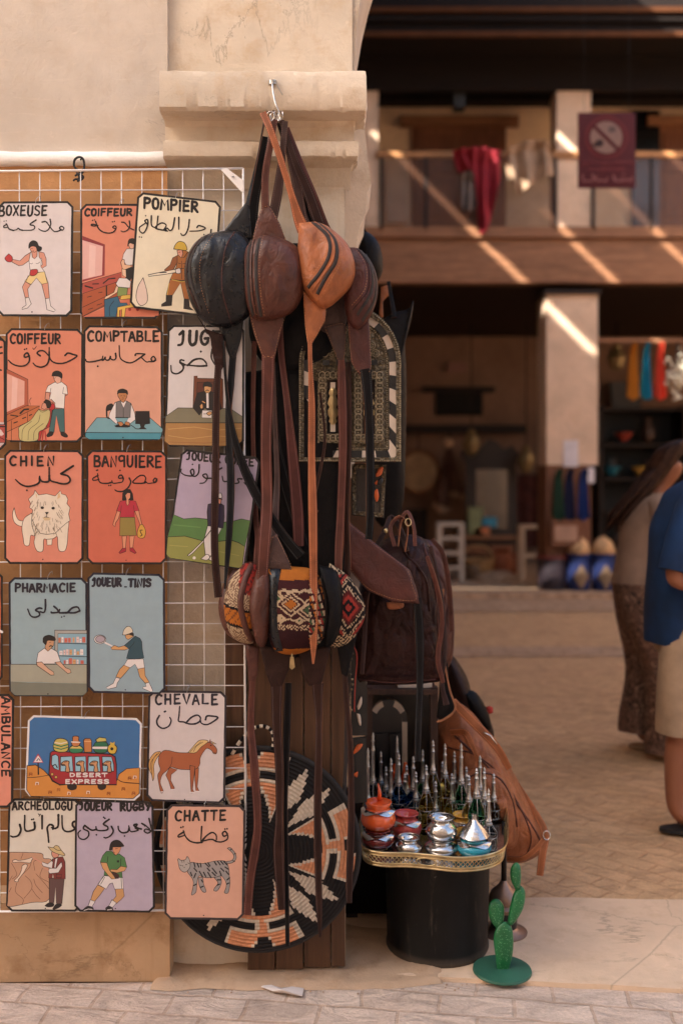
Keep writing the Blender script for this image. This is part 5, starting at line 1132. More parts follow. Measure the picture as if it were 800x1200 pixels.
# tan bag
T, B = waist_bag('orange tan leather waist bag with a curved zip in the bunch', 'tan', [(350, 262), (372, 261), (390, 270), (408, 288), (416, 312), (412, 334), (396, 352), (380, 362), (366, 352), (355, 336), (349, 306)], 2.86, .06,
    [[(366, 262), (384, 282), (386, 304), (374, 326), (361, 340)], [(372, 262), (392, 286), (394, 310), (382, 330), (372, 348)]], 4.2, [[(369, 261), (389, 284), (391, 308), (378, 329), (366, 345)]], [[(362, 262), (380, 284), (381, 304), (370, 322), (358, 334)], [(376, 263), (397, 288), (399, 312), (387, 334), (377, 352)]], seed=4, wr=.07, pip='l_tan')
straps('strap', T, [(308, 132, 2.862, 8), (318, 156, 2.85, 8), (330, 192, 2.846, 8), (342, 230, 2.846, 8, 10), (350, 256, 2.85, 12), (356, 270, 2.85, 16)], [M['s_tan'], M['raw']])
straps('strap', T, [(333, 150, 2.885, 6), (346, 190, 2.88, 9), (360, 225, 2.885, 11), (376, 268, 2.89, 13)], [M['s_dark'], M['raw']])
straps('strap', T, [(332, 146, 2.89, 6), (340, 180, 2.895, 9), (347, 215, 2.9, 12), (352, 250, 2.905, 14), (360, 290, 2.91, 14)], [M['s_grey'], M['raw']])
wing('wing', T, [(355, 340), (366, 352), (382, 360), (381, 376), (366, 402), (360, 401), (357, 380)], 2.862, M['l_tan'], edge=M['thread'])
straps('strap', T, [(363, 398, 2.86, 5), (363, 430, 2.858, 5), (365, 478, 2.855, 9), (366, 540, 2.85, 9), (366, 600, 2.84, 10), (367, 680, 2.835, 10), (367, 745, 2.835, 9), (367, 778, 2.835, 2)], [M['s_tan'], M['raw']])
# maroon bag at the right
T, B = waist_bag('maroon leather waist bag at the right of the bunch above the inlaid mirror', 'maroon', [(408, 290), (420, 292), (434, 306), (442, 328), (441, 352), (432, 374), (420, 386), (408, 378), (402, 350), (403, 312)], 2.905, .05,
    [[(422, 294), (435, 318), (434, 346), (418, 372)], [(428, 298), (440, 326), (438, 354), (424, 378)]], 3.2, [[(418, 292), (431, 316), (430, 344), (413, 366)]], [[(416, 293), (428, 316), (427, 342), (411, 362)]], seed=6, wr=.07, pip='l_choc')
straps('strap', T, [(336, 150, 2.9, 6), (352, 190, 2.905, 8), (368, 232, 2.91, 8), (384, 272, 2.93, 10), (404, 300, 2.935, 14)], [M['s_maroon'], M['raw']])
wing('wing', T, [(407, 376), (432, 374), (434, 404), (435, 437), (421, 440), (411, 424)], 2.91, M['l_maroon'], edge=M['thread'])
straps('strap', T, [(428, 432, 2.908, 14), (431, 470, 2.905, 12), (433, 540, 2.905, 11), (433, 600, 2.905, 10), (432, 632, 2.905, 9)], [M['s_ink'], M['raw']])

# black bag hung further back past the corner, and a column of dark bags below it
T = thing('shoulder_bag', 'black leather shoulder bag hanging in shadow behind the maroon waist bag', 'bag', W(435, 300, 3.7))
Pillow([(420, 268), (436, 276), (446, 292), (448, 318), (438, 334), (420, 336), (412, 300)], 3.7, .07, n=10).build('bag_body', M['l_ink'], T)
straps('strap', T, [(421, 235, 3.7, 3), (424, 265, 3.68, 5), (436, 285, 3.66, 6)], [M['s_ink'], M['rawdark']])
wing('tassel', T, [(446, 336), (455, 334), (456, 346), (448, 352), (449, 372), (444, 372)], 3.7, M['l_saddle'])
T = thing('hanging_bag', 'black hooded leather bag hanging behind the rounded top of the inlaid mirror', 'bag', W(462, 420, 3.6))
Pillow([(448, 374), (462, 366), (478, 362), (484, 352), (482, 372), (474, 390), (476, 440), (475, 520), (470, 600), (440, 610), (430, 500), (436, 400)], 3.6, .06, n=10, c=(456, 470)).build('bag_body', M['l_ink'], T)
straps('strap', T, [(455, 330, 3.62, 4), (458, 352, 3.6, 5), (462, 372, 3.57, 6)], [M['s_ink'], M['rawdark']])

# ------------------------------------------------------------------ kilim waist bags below
M['kilim'] = paint('kilim weave', .85, .15, 1.0, .25)
CRE, WIN, ORA, BLK, RDD, GRN = C(186, 160, 128), C(62, 28, 28), C(172, 100, 38), C(30, 24, 24), C(150, 52, 44), C(66, 84, 58)
def kil_mid(x, y):
    u, v = (x-328)/35, (y-698)/34
    if y < 678: return ORA
    if y < 687: return WIN
    if y < 729:
        zz = abs(((x-328) % 12)-6)
        if abs(y-(689+zz*.45)) < 1.6 or abs(y-(733-zz*.5)) < 1.6 or abs(y-(724-zz*.4)) < 1.0: return CRE
        for cx_, cy_, r in ((342, 705, 15), (363, 712, 14), (325, 699, 10), (330, 722, 6), (352, 724, 5)):
            m = abs(x-cx_)/1.25+abs(y-cy_)
            if m < r: return CRE if (abs(m-r+1.3) < 1.2 or abs(m-r*.55) < 1.2) else (ORA if m < r*.4 and cx_ == 342 else GRN if m < r*.4 else WIN)
        return WIN
    if y < 735: return CRE if (int(x*.5)+int(y*.5)) % 2 else WIN
    if y < 758: return C(52, 24, 26)
    return ORA
def kil_left(x, y):
    s = y-.25*(x-264)
    if 706 < s < 709 or 726 < s < 729: return BLK
    if 709 < s < 726: return ORA if (int(x/2.2)+int(y/2.4)) % 4 else C(120, 70, 40)
    if s < 688 and x > 282: return RDD if (int(x/3)+int(y/3)) % 3 else C(88, 44, 40)
    return CRE if (int(x/2.0)+int(y/1.6)) % 2 else C(120, 92, 74)
def kil_right(x, y):
    m = abs(x-408)/1.0+abs(y-710)*.8
    k = int(m/4.2)
    if y < 672 or y > 742: return BLK if (int(x/2.4)+int(y/2.4)) % 2 else CRE
    return (RDD, BLK, RDD, C(88, 34, 30), CRE if (int(x/2)+int(y/3)) % 2 else BLK, BLK, CRE if (int(x/2.2)+int(y/2.2)) % 2 else BLK)[k % 7]
def kil_edge(x, y):
    s = x-.3*y
    return (CRE, RDD, GRN, CRE, BLK, ORA)[int(abs(s)/2.6) % 6] if int(y/3) % 3 else C(60, 30, 28)
KG = 'kilim waist bags hanging below the leather bunch'
T = thing('waist_bag', 'kilim waist bag striped cream and orange at the left of the lower bunch', 'waist bag', W(285, 705, 2.9), KG)
B = Pillow([(288, 659), (302, 664), (308, 690), (306, 726), (298, 752), (284, 753), (271, 744), (264, 724), (263, 700), (270, 678)], 2.9, .05, n=26, k=9, wr=.05); B.build('kilim_body', M['kilim'], T, kil_left)
Pillow([(276, 664), (262, 684), (256, 712), (264, 740), (284, 754), (300, 756), (300, 664)], 2.925, .035, n=12).build('leather_back', M['l_brown'], T)
B.band([(296, 660), (288, 680), (284, 706), (290, 734), (298, 752)], 7, 'leather_trim', M['l_brown'], T, .002, .004)
wing('wing', T, [(287, 755), (304, 758), (302, 790), (298, 799), (292, 799), (290, 780)], 2.9, M['l_red'])
straps('strap', T, [(296, 796, 2.9, 7), (294, 850, 2.895, 8), (298, 900, 2.885, 11), (301, 960, 2.88, 10), (300, 990, 2.88, 10), (294, 1030, 2.878, 10), (290, 1072, 2.876, 9)], [M['s_red'], M['raw']])
straps('strap', T, [(298, 400, 2.95, 6), (297, 500, 2.94, 5), (300, 600, 2.93, 6), (303, 630, 2.92, 8), (302, 664, 2.91, 12)], [M['s_red'], M['raw']])
T = thing('waist_bag', 'kilim waist bag with a maroon diamond panel at the front of the lower bunch', 'waist bag', W(345, 715, 2.87), KG)
B = Pillow([(312, 662), (345, 664), (366, 668), (382, 690), (384, 730), (376, 752), (350, 766), (326, 764), (314, 745), (310, 700)], 2.88, .062, n=40, k=12, wr=.03); B.build('kilim_body', M['kilim'], T, lambda x, y: kil_mid(x, y) if x < 363 else kil_edge(x, y))
B.band([(324, 664), (320, 690), (320, 730), (326, 762)], 13, 'leather_trim', M['l_black'], T, .0015, .003)
B.band([(378, 674), (383, 700), (384, 726), (380, 746)], 6, 'zip', M['zip'], T, .002, .002)
Pillow([(301, 668), (312, 662), (320, 680), (318, 720), (312, 754), (302, 756), (294, 730), (292, 700)], 2.872, .045, n=14, wr=.08).build('side_lobe', M['l_brown'], T)
Pillow([(374, 662), (392, 668), (402, 690), (402, 728), (392, 752), (380, 756), (384, 716), (380, 690)], 2.885, .05, n=14, wr=.1).build('side_lobe', M['l_ink'], T)
wing('wing', T, [(318, 628), (324, 626), (334, 646), (342, 668), (312, 668), (314, 646)], 2.86, M['l_grey'], edge=M['thread'])
straps('strap', T, [(318, 400, 2.94, 6), (322, 500, 2.94, 6), (324, 560, 2.93, 6), (323, 600, 2.9, 8), (321, 634, 2.87, 9)], [M['s_grey'], M['raw']])
wing('wing', T, [(304, 756), (348, 764), (336, 790), (330, 806), (318, 806), (312, 790)], 2.885, M['l_dark'])
wing('wing', T, [(350, 764), (388, 756), (382, 780), (376, 804), (362, 804), (354, 790)], 2.89, M['l_dark'])
straps('strap', T, [(324, 800, 2.884, 14), (325, 850, 2.88, 11), (328, 900, 2.875, 10, 10), (327, 960, 2.87, 10), (326, 1000, 2.87, 12), (330, 1066, 2.865, 8)], [M['s_dark'], M['raw']])
straps('strap', T, [(338, 800, 2.9, 8), (336, 860, 2.895, 8, 10), (335, 940, 2.89, 6, 20), (336, 1020, 2.885, 5), (337, 1108, 2.88, 5, 20)], [M['s_ink'], M['rawdark']])
straps('strap', T, [(372, 800, 2.888, 14), (373, 850, 2.884, 8, 20), (373, 920, 2.88, 10), (373, 990, 2.875, 9), (374, 1060, 2.87, 8), (375, 1098, 2.87, 3)], [M['s_dark'], M['raw']])
mb = MB(); mb.tube([W(342, 766, 2.85), W(342, 772, 2.848)], .002, 6); mb.prism([W(*p, 2.848) for p in ((340, 770), (344, 770), (345.5, 782), (342, 785), (339, 782))], (0, .003, 0)); mb.build('zip_pull', M['brass'], T)
T = thing('waist_bag', 'kilim waist bag in black and red zigzag at the right of the lower bunch', 'waist bag', W(410, 708, 2.9), KG)
B = Pillow([(386, 660), (402, 670), (414, 682), (426, 704), (427, 724), (416, 746), (398, 758), (384, 752), (380, 705)], 2.905, .045, n=26, k=9, wr=.05); B.build('kilim_body', M['kilim'], T, kil_right)
wing('wing', T, [(394, 752), (418, 744), (412, 770), (406, 796), (400, 790)], 2.905, M['l_ink'])
straps('strap', T, [(403, 780, 2.905, 6), (406, 830, 2.9, 6, 20), (410, 880, 2.895, 7), (411, 960, 2.89, 8), (410, 1020, 2.885, 8), (409, 1058, 2.88, 7)], [M['s_dark'], M['raw']])
# dark canvas bag that fills the shadow between the two bunches
T = thing('shoulder_bag', 'dark brown leather shoulder bag hanging in shadow between upper and lower bunches', 'bag', W(345, 560, 3.0))
Pillow([(288, 436), (345, 430), (392, 440), (402, 520), (408, 620), (398, 740), (350, 770), (305, 760), (292, 640), (286, 520)], 2.985, .02, .006, p=6, n=8, wr=.2).build('bag_body', M['l_ink'], T)
straps('strap', T, [(375, 460, 2.94, 3), (380, 520, 2.94, 3), (366, 590, 2.94, 4), (372, 600, 2.93, 4)], [M['s_dark'], M['raw']])
# ------------------------------------------------------------------ arched mirror cabinet with bone inlay
M['emboss'] = plain('embossed dark brass', (.24, .19, .12, 1), .5, .8, var=.5, vs_=40)
_m = M['emboss']; _t = _m.node_tree; _b = _t.nodes['Principled BSDF']
_v = N(_t, 'ShaderNodeTexVoronoi', feature='SMOOTH_F1'); _v.inputs['Scale'].default_value = 130; _co = coords(_t); _t.links.new(_co, _v.inputs['Vector'])
_w = N(_t, 'ShaderNodeTexWave', wave_type='RINGS'); _w.inputs['Scale'].default_value = 24; _w.inputs['Distortion'].default_value = 9; _w.inputs['Detail Scale'].default_value = 3; _t.links.new(_co, _w.inputs['Vector'])
bump(_t, _b, _w.outputs['Fac'], .9, .004, bump(_t, None, _v.outputs['Distance'], 1.0, .006))
_t.links.new(mixc(_t, (.13, .10, .062, 1), (.34, .27, .17, 1), ramp(_t, _v.outputs['Distance'], [(.05, (1, 1, 1)), (.45, (0, 0, 0))])), _b.inputs['Base Color'])
M['bone'] = plain('camel bone', C(206, 188, 170), .35, var=.12, vs_=20)
M['ebony'] = plain('black bone', C(24, 24, 26), .3)
M['dkwood'] = wood('dark walnut', C(44, 30, 24), axis='Z')
M['amber'] = plain('orange painted leaf', C(206, 96, 44), .35)
def arch_px(cx_, hw, base, spring, ry, n=18):
    return [(cx_-hw, base), (cx_-hw, spring)]+[(cx_-hw*math.cos(a), spring-ry*math.sin(a)) for a in [math.pi*i/n for i in range(1, n)]]+[(cx_+hw, spring), (cx_+hw, base)]
def ring_prism(mb, A, B, d0, d1, c=None, m=0):
    """frame between outline A and inner outline B (same count), from depth d0 to d1 (front)"""
    a0 = [mb.vert(W(*p, d1)) for p in A]; b0 = [mb.vert(W(*p, d1)) for p in B]; a1 = [mb.vert(W(p[0], p[1], d1)+Vector((0, d0-d1, 0))) for p in A]; b1 = [mb.vert(W(p[0], p[1], d1)+Vector((0, d0-d1, 0))) for p in B]
    n = len(A)
    for i in range(n):
        k = (i+1) % n; mc = m(i) if callable(m) else m
        mb.face((a0[i], a0[k], b0[k], b0[i]), c, mc); mb.face((a0[i], a1[i], a1[k], a0[k]), c, mc); mb.face((b0[i], b0[k], b1[k], b1[i]), c, mc)
T = thing('mirror_cabinet', 'arched wall mirror cabinet in embossed brass with black and white bone inlay', 'mirror', W(410, 541, 2.98))
o1 = arch_px(410, 60, 541, 426, 68); o2 = arch_px(410, 54, 536, 426, 61); o3 = arch_px(410, 46, 528, 426, 53)
mb = MB(); mb.prism([W(x, y, 2.985) for x, y in o1], (0, .05, 0)); mb.build('case', M['dkwood'], T)
mb = MB(); ring_prism(mb, o1, o2, 2.99, 2.962); mb.build('rim', M['emboss'], T)
mb = MB()
def blocks(A, B, cuts_on):
    segs = []
    def along(P, step):
        out = []; 
        for a, b in zip(P, P[1:]):
            l = math.hypot(b[0]-a[0], b[1]-a[1]); m = max(1, round(l/step))
            for k in range(m): out.append((a[0]+(b[0]-a[0])*k/m, a[1]+(b[1]-a[1])*k/m))
        return out+[P[-1]]
    n = 120
    def resamp(P, n):
        L = [0]
        for a, b in zip(P, P[1:]): L.append(L[-1]+math.hypot(b[0]-a[0], b[1]-a[1]))
        out = []; j = 0
        for i in range(n+1):
            t = L[-1]*i/n
            while j < len(L)-2 and L[j+1] < t: j += 1
            u = (t-L[j])/max(1e-6, L[j+1]-L[j]); out.append((P[j][0]+(P[j+1][0]-P[j][0])*u, P[j][1]+(P[j+1][1]-P[j][1])*u))
        return out
    a = resamp(A+[A[0]], n); b = resamp(B+[B[0]], n)
    ring_prism(mb, a[:-1], b[:-1], 2.985, 2.968, None, lambda i: 0 if (i//4) % 2 else 1)
blocks(o2, o3, None); mb.build('inlay_band', [M['bone'], M['ebony']], T)
mb = MB(); mb.prism([W(x, y, 2.972) for x, y in o3], (0, .01, 0)); mb.build('embossed_front', M['emboss'], T)
mb = MB(); 
for x0, x1 in ((378, 386), (394, 402), (432, 442)): mb.box(W(x0, 428, 2.97)-Vector((0, .003, 0)), W(x1, 422, 2.97))
mb.build('inlay_row', [M['ebony']], T)
for a, b in ((372, 408), (414, 450)):
    mb = MB(); ring_prism(mb, [(a, 519), (a, 434), (b, 434), (b, 519)], [(a+11, 508), (a+11, 445), (b-11, 445), (b-11, 508)], 2.972, 2.964); dr = mb.build('door', M['emboss'], T)
    mb = MB(); mb.box(W(a+11, 508, 2.9705)-Vector((0, .0, 0)), W(b-11, 445, 2.9705)+Vector((0, .001, 0))); mb.build('panel', M['dkwood'], dr)
    mb = MB(); c_ = (a+b)/2
    mb.box(W(c_-3, 506, 2.966), W(c_+3, 448, 2.966)+Vector((0, .003, 0))); mb.build('bone_strip', M['bone'], dr)
    mb = MB(); mb.rings([[W(c_+sg*r, y, 2.962+.003*abs(sg)) for sg in (-1, 0, 1)] for y, r in ((454, 1), (457, 4), (461, 5), (464, 3.4), (468, 5), (473, 6.5), (477, 4), (481, 6), (486, 6), (490, 3.6), (494, 5), (498, 1))], closed=False, cap=False)
    mb.build('brass_fret', M['brass'], dr, smooth=False)
mb = MB(); mb.lathe([(.001, -.004), (.006, -.003), (.010, 0), (.010, .006), (.004, .010), (.001, .011)], (0, 0, 0), 14)
kn = mb.build('knob', M['ebony'], T, smooth=True); kn.location = W(419, 479, 2.962)-T.location; kn.rotation_euler = (R(90), 0, 0)
# raised bead rows and scroll rings hammered into the brass
M['brass_relief'] = plain('rubbed brass relief', (.46, .37, .24, 1), .38, .85, var=.3, vs_=40)
def along(P, step):
    out = []; acc = 0
    for p, q in zip(P, P[1:]):
        l = math.hypot(q[0]-p[0], q[1]-p[1]); m = max(1, round(l/step))
        for k in range(m): out.append((p[0]+(q[0]-p[0])*k/m, p[1]+(q[1]-p[1])*k/m))
    return out
mb = MB()
for x, y in along(arch_px(410, 58.6, 539.6, 426, 66)+[(351.4, 539.6)], 2.6): mb.lathe([(0, -.0026), (.0024, 0), (0, .0026)], W(x, y, 2.961), 6)
for x, y in along(arch_px(410, 43.5, 525.5, 426, 50)+[(366.5, 525.5)], 2.6): mb.lathe([(0, -.0022), (.002, 0), (0, .0022)], W(x, y, 2.971), 6)
def ringlet(x, y, r, d_): mb.tube([W(x+r*math.cos(t), y+r*math.sin(t), d_) for t in [i*math.pi/5 for i in range(10)]], .0011, 4, closed=True)
for a, b in ((372, 408), (414, 450)):
    for x, y in along([(a+5.5, 513), (a+5.5, 439.5), (b-5.5, 439.5), (b-5.5, 513), (a+5.5, 513)], 6.2): ringlet(x, y, 4.0, 2.963); mb.lathe([(0, -.0022), (.0022, 0), (0, .0022)], W(x, y, 2.963), 6)
for k in range(5):
    for j in range(-3+k//2, 4-k//2):
        x, y = 410+j*10+(k % 2)*5, 414-k*9
        if abs(x-410) < 40-k*6: ringlet(x, y, 4.4, 2.971); ringlet(x, y, 2.2, 2.971)
mb.build('relief', M['brass_relief'], T, smooth=True)['kind'] = 'stuff'
# carved board with painted leaves under it
T = thing('carved_board', 'narrow dark carved wooden board with orange leaves under the mirror cabinet', 'board', W(430, 605, 3.05))
mb = MB(); mb.prism([W(*p, 3.03) for p in ((412, 544), (453, 544), (450, 607), (412, 604))], (0, .02, 0)); bd = mb.build('board', plain('carved black wood', C(48, 40, 34), .5, bs=1, bsc=60), T)
mb = MB(); ring_prism(mb, [(413, 603), (413, 545), (452, 545), (449, 606)], [(417, 599), (417, 549), (448, 549), (446, 601)], 3.03, 3.022); mb.build('rim', M['emboss'], T)
for q in ([(440, 556), (444, 548), (449, 547), (447, 556), (441, 559)], [(438, 566), (443, 562), (441, 568)], [(439, 575), (442, 573), (444, 582), (441, 588), (438, 580)]):
    Pillow(q, 3.024, .005, .001, n=5).build('leaf', M['amber'], T)
Pillow([(442, 562), (447, 559), (449, 564), (446, 569), (441, 567)], 3.024, .006, .001, n=5).build('rosette', M['ebony'], T)

# ------------------------------------------------------------------ big leather bags
T = thing('travel_bag', 'large dark brown leather travel bag hanging beside the kilim bunch', 'bag', W(465, 798, 3.15))
B = Pillow([(424, 668), (440, 640), (462, 628), (490, 628), (506, 644), (514, 680), (518, 740), (519, 790), (500, 800), (430, 802), (414, 796), (414, 730)], 3.15, .11, .09, p=3.2, n=44, k=14, wr=.12, seed=12, crease=.008); o = B.build('bag_body', M['l_choc'], T)
B.piping([(494, 636), (506, 680), (511, 740), (512, 790)], .003, 'piping', M['l_maroon'], o); B.piping([(420, 792), (460, 796), (508, 792)], .003, 'piping', M['l_maroon'], o)
B.piping([(468, 630), (474, 648), (486, 660), (497, 680), (500, 712)], .004, 'handle_seam', M['l_choc'], o)
wing('shoulder_flap', T, [(374, 592), (388, 594), (436, 634), (480, 668), (488, 690), (492, 708), (462, 706), (430, 692), (406, 664), (392, 638)], 2.985, M['l_grey'] if False else M['l_maroon'], tf=.012, edge=M['thread'])
straps('strap', T, [(350, 565, 2.99, 4), (364, 582, 2.985, 5), (384, 604, 2.98, 10)], [M['s_maroon'], M['raw']])
straps('strap', T, [(488, 700, 2.985, 9), (491, 740, 2.98, 10), (491, 800, 2.96, 9), (490, 850, 2.93, 8), (489, 892, 2.915, 7)], [M['s_ink'], M['raw']])
straps('handle', T, [(436, 650, 3.06, 6), (450, 622, 3.08, 6), (458, 606, 3.1, 5), (470, 622, 3.08, 6), (476, 646, 3.06, 6)], [M['s_choc'], M['rawdark']], th=.006)
straps('strap', T, [(504, 640, 3.1, 5), (516, 700, 3.1, 6), (521, 760, 3.1, 6), (517, 800, 3.09, 5), (523, 826, 3.08, 8)], [M['s_choc'], M['raw']])
Pillow([(452, 706), (470, 704), (472, 712), (456, 714)], 3.03, .006, n=4).build('label_patch', M['l_saddle'], T)
for q in ([(462, 640), (458, 618), (468, 606), (478, 618), (474, 646)], [(486, 640), (484, 616), (476, 600), (470, 612), (466, 640)]):
    straps('strap', T, [(x, y, 3.03+.004*i, 4.5, 20*i) for i, (x, y) in enumerate(q)], [M['s_red'], M['raw']])
mb = MB(); c_ = W(478, 612, 3.02); mb.tube([c_+Vector((.009*math.cos(t), .003*math.sin(t), .011*math.sin(t))) for t in [i*math.pi/5 for i in range(10)]], .0018, 5, closed=True); mb.build('ring', M['brass'], T, smooth=True)
mb = MB(); c_ = W(452, 622, 3.03); mb.lathe([(0, -.009), (.006, -.005), (.007, .002), (.003, .008), (0, .009)], c_, 8); mb.build('charm', M['brass'], T, smooth=True)
straps('strap', T, [(500, 652, 3.04, 5), (512, 690, 3.04, 6, 20), (517, 730, 3.04, 5), (512, 770, 3.05, 6, -20), (519, 800, 3.06, 5)], [M['s_red'], M['raw']])
straps('strap', T, [(440, 664, 3.05, 5), (430, 700, 3.03, 6, 15), (426, 750, 3.03, 6), (424, 790, 3.03, 5)], [M['s_choc'], M['raw']])
T = thing('satchel', 'reddish brown leather satchel with a buckled flap squeezed behind the travel bag', 'bag', W(516, 700, 3.6))
B = Pillow([(470, 640), (500, 632), (520, 650), (528, 690), (532, 740), (526, 780), (500, 790), (470, 780)], 3.6, .07, n=30, k=10, wr=.1, seed=31, crease=.008, p=3); B.build('bag_body', M['l_red'], T)
straps('strap', T, [(506, 632, 3.5, 5), (518, 650, 3.49, 6), (526, 690, 3.5, 6), (529, 740, 3.51, 5)], [M['s_brown'], M['raw']])

T = thing('hanging_strap', 'dark leather strap end with a raw tan edge hanging over the tan duffel bag', 'strap', W(528, 800, 3.12))
wing('strap_loop', T, [(516, 790), (524, 776), (526, 808), (534, 830), (526, 838), (516, 846), (511, 840), (514, 815)], 3.13, M['l_ink'], tf=.01)
straps('edge_strip', T, [(519, 690, 3.12, 2), (517, 730, 3.12, 2), (519, 770, 3.115, 2.4), (527, 808, 3.11, 2.4), (533, 830, 3.11, 2.4), (522, 842, 3.11, 2.4), (511, 846, 3.11, 2.4)], [M['raw'], M['raw']])

T = thing('duffel_bag', 'tan leather duffel bag with a front pocket lying slanted beside the brass tray', 'bag', W(575, 1000, 3.5))
B = Pillow([(510, 850), (530, 824), (552, 834), (578, 868), (604, 910), (626, 948), (640, 976), (636, 992), (612, 1006), (590, 1006), (560, 996), (530, 970), (512, 920)], 3.55, .17, .12, p=3.0, n=44, k=14, wr=.08, seed=15, crease=.005); o = B.build('bag_body', M['l_saddle'], T)
B.piping([(528, 852), (560, 880), (592, 920), (618, 958), (630, 984)], .004, 'piping', M['l_red'], o)
B.piping([(520, 866), (548, 870), (576, 892), (598, 926), (612, 962), (606, 996)], .003, 'piping', M['l_red'], o)
P2 = Pillow([(536, 906), (560, 898), (584, 904), (600, 928), (608, 964), (602, 992), (580, 990), (556, 970), (540, 940)], 3.40, .05, .06, p=3, n=26, k=9, wr=.06, seed=3, crease=.005); pk = P2.build('pocket', M['l_saddle'], T)
P2.piping([(540, 912), (562, 903), (584, 910), (598, 934), (604, 966)], .003, 'piping', M['l_red'], pk)
P3 = Pillow([(576, 938), (590, 935), (595, 944), (594, 958), (586, 962), (578, 954)], 3.35, .02, .02, n=6); P3.build('pocket_tab', M['l_saddle'], pk)
straps('strap', T, [(530, 822, 3.4, 10), (556, 848, 3.38, 11), (580, 874, 3.36, 10), (596, 900, 3.4, 7)], [M['s_saddle'], M['raw']], th=.006)
straps('strap', T, [(528, 858, 3.4, 8), (544, 858, 3.36, 8), (552, 870, 3.34, 7), (562, 896, 3.34, 4)], [M['s_saddle'], M['rawdark']])
straps('strap', T, [(606, 918, 3.5, 4), (624, 948, 3.46, 6), (638, 976, 3.42, 9), (635, 1000, 3.4, 9), (632, 1026, 3.4, 8)], [M['s_saddle'], M['rawdark']])
straps('strap', T, [(592, 1006, 3.4, 5), (612, 1006, 3.37, 6), (628, 994, 3.36, 6), (640, 978, 3.37, 5)], [M['s_saddle'], M['rawdark']])
mb = MB(); c_ = W(640, 979, 3.36); mb.tube([c_+Vector((.012*math.cos(t), .004*math.sin(t), .014*math.sin(t))) for t in [i*math.pi/5 for i in range(10)]], .002, 5, closed=True)
mb.tube([W(566, 858, 3.33), W(574, 862, 3.33), W(582, 872, 3.33)], .003, 5); mb.build('buckle', M['nickel'], T, smooth=True)
T = thing('satchel', 'brown leather satchel with a dark flap lying behind the tan duffel bag', 'bag', W(548, 860, 3.9))
B = Pillow([(520, 760), (532, 770), (546, 792), (552, 812), (568, 832), (578, 862), (560, 870), (530, 860), (514, 820)], 3.9, .14, n=12, k=5, wr=.1); B.build('bag_body', M['l_dark'], T)
Pillow([(540, 806), (558, 812), (572, 836), (574, 856), (556, 846), (544, 826)], 3.8, .05, n=8, wr=.1).build('flap', M['l_ink'], T)
mb = MB(); mb.lathe([(0, -.016), (.014, -.01), (.014, .01), (0, .016)], W(573, 832, 3.82), 8); mb.build('red_tag', plain('red felt', C(170, 50, 40), .9), T, smooth=True)

T = thing('shade_chest', 'low black chest added behind the bin to fill in the dark under the display table', 'chest', W(455, 1060, 3.5))  # added near-black box standing in for the shade under the table
mb = MB(); x0, x1 = W(398, 0, 3.36).x, W(516, 0, 3.36).x; mb.box((x0+.004, 3.36, .03), (x1, 3.8, .30)); mb.build('carcase', plain('shade black', C(18, 14, 12), .7, spec=.1), T)
mb = MB(); mb.box((x0, 3.35, .30), (x1+.006, 3.81, .318)); mb.build('lid', M['dkwood'], T)
for a in (x0+.02, x1-.06): mb = MB(); mb.box((a, 3.37, .012), (a+.04, 3.41, .03)); mb.build('foot', M['dkwood'], T)
# ------------------------------------------------------------------ display table with frames behind the tray
M['tabwood'] = wood('brown table wood', C(72, 50, 40), axis='Z')
T = thing('display_table', 'low dark wooden display frame under the travel bag behind the tray', 'table', W(470, 1000, 3.5))
mb = MB()
def bx(a, y0, b, y1, d, dd): mb.box(W(a, y1, d), W(b, y0, d)+Vector((0, dd, 0)))
bx(431, 808, 512, 814, 3.42, .3); mb.build('table_top', M['tabwood'], T)
for a, b in ((428, 436), (504, 513)):
    mb = MB(); x0 = W(a, 0, 3.43); x1 = W(b, 0, 3.43); mb.box((x0.x, 3.43, .012), (x1.x, 3.47, W(0, 806, 3.43).z)); mb.build('leg', M['tabwood'], T)
mb = MB(); mb.box((W(430, 0, 3.72).x, 3.72, .012), (W(512, 0, 3.72).x, 3.74, W(0, 812, 3.72).z)); mb.build('back_board', plain('gilt black board', C(54, 42, 30), .5, var=.6, vs_=9), T)
mb = MB(); bx(466, 798, 506, 806, 3.44, .05); mb.build('pale_box', M['bone'], T)
T = thing('arched_mirror', 'small black arched mirror with pale bone inlay standing behind the perfume bottles', 'mirror', W(455, 985, 3.55))
o1 = arch_px(455, 22, 960, 846, 26); o3 = arch_px(455, 16, 950, 846, 19)
mb = MB(); mb.prism([W(x, y, 3.56) for x, y in o1], (0, .03, 0)); mb.build('case', M['ebony'], T)
mb = MB(); n_ = len(o1); ring_prism(mb, o1, o3, 3.56, 3.545, None, lambda i: 1 if i in (4, 5, 6, 7, 12, 13, 14, 15, n_-2) else 0); mb.build('inlay_band', [M['ebony'], M['bone']], T)
for a, b in ((441, 453), (457, 469)):
    mb = MB(); bx(a, 860, b, 945, 3.548, .008); mb.build('door', plain('black door', C(28, 28, 30), .35), T)
T = thing('painted_board', 'black painted board with pale and orange leaves hanging left of the small mirror', 'board', W(420, 880, 3.1))
mb = MB(); mb.prism([W(*p, 3.1) for p in ((411, 760), (430, 760), (430, 862), (411, 862))], (0, .015, 0)); mb.build('board', plain('black lacquer', C(34, 32, 30), .4), T)
mb = MB(); mb.prism([W(*p, 3.09) for p in ((412, 866), (429, 864), (430, 940), (412, 942))], (0, .015, 0)); mb.build('board', plain('black lacquer', C(34, 32, 30), .4), T)
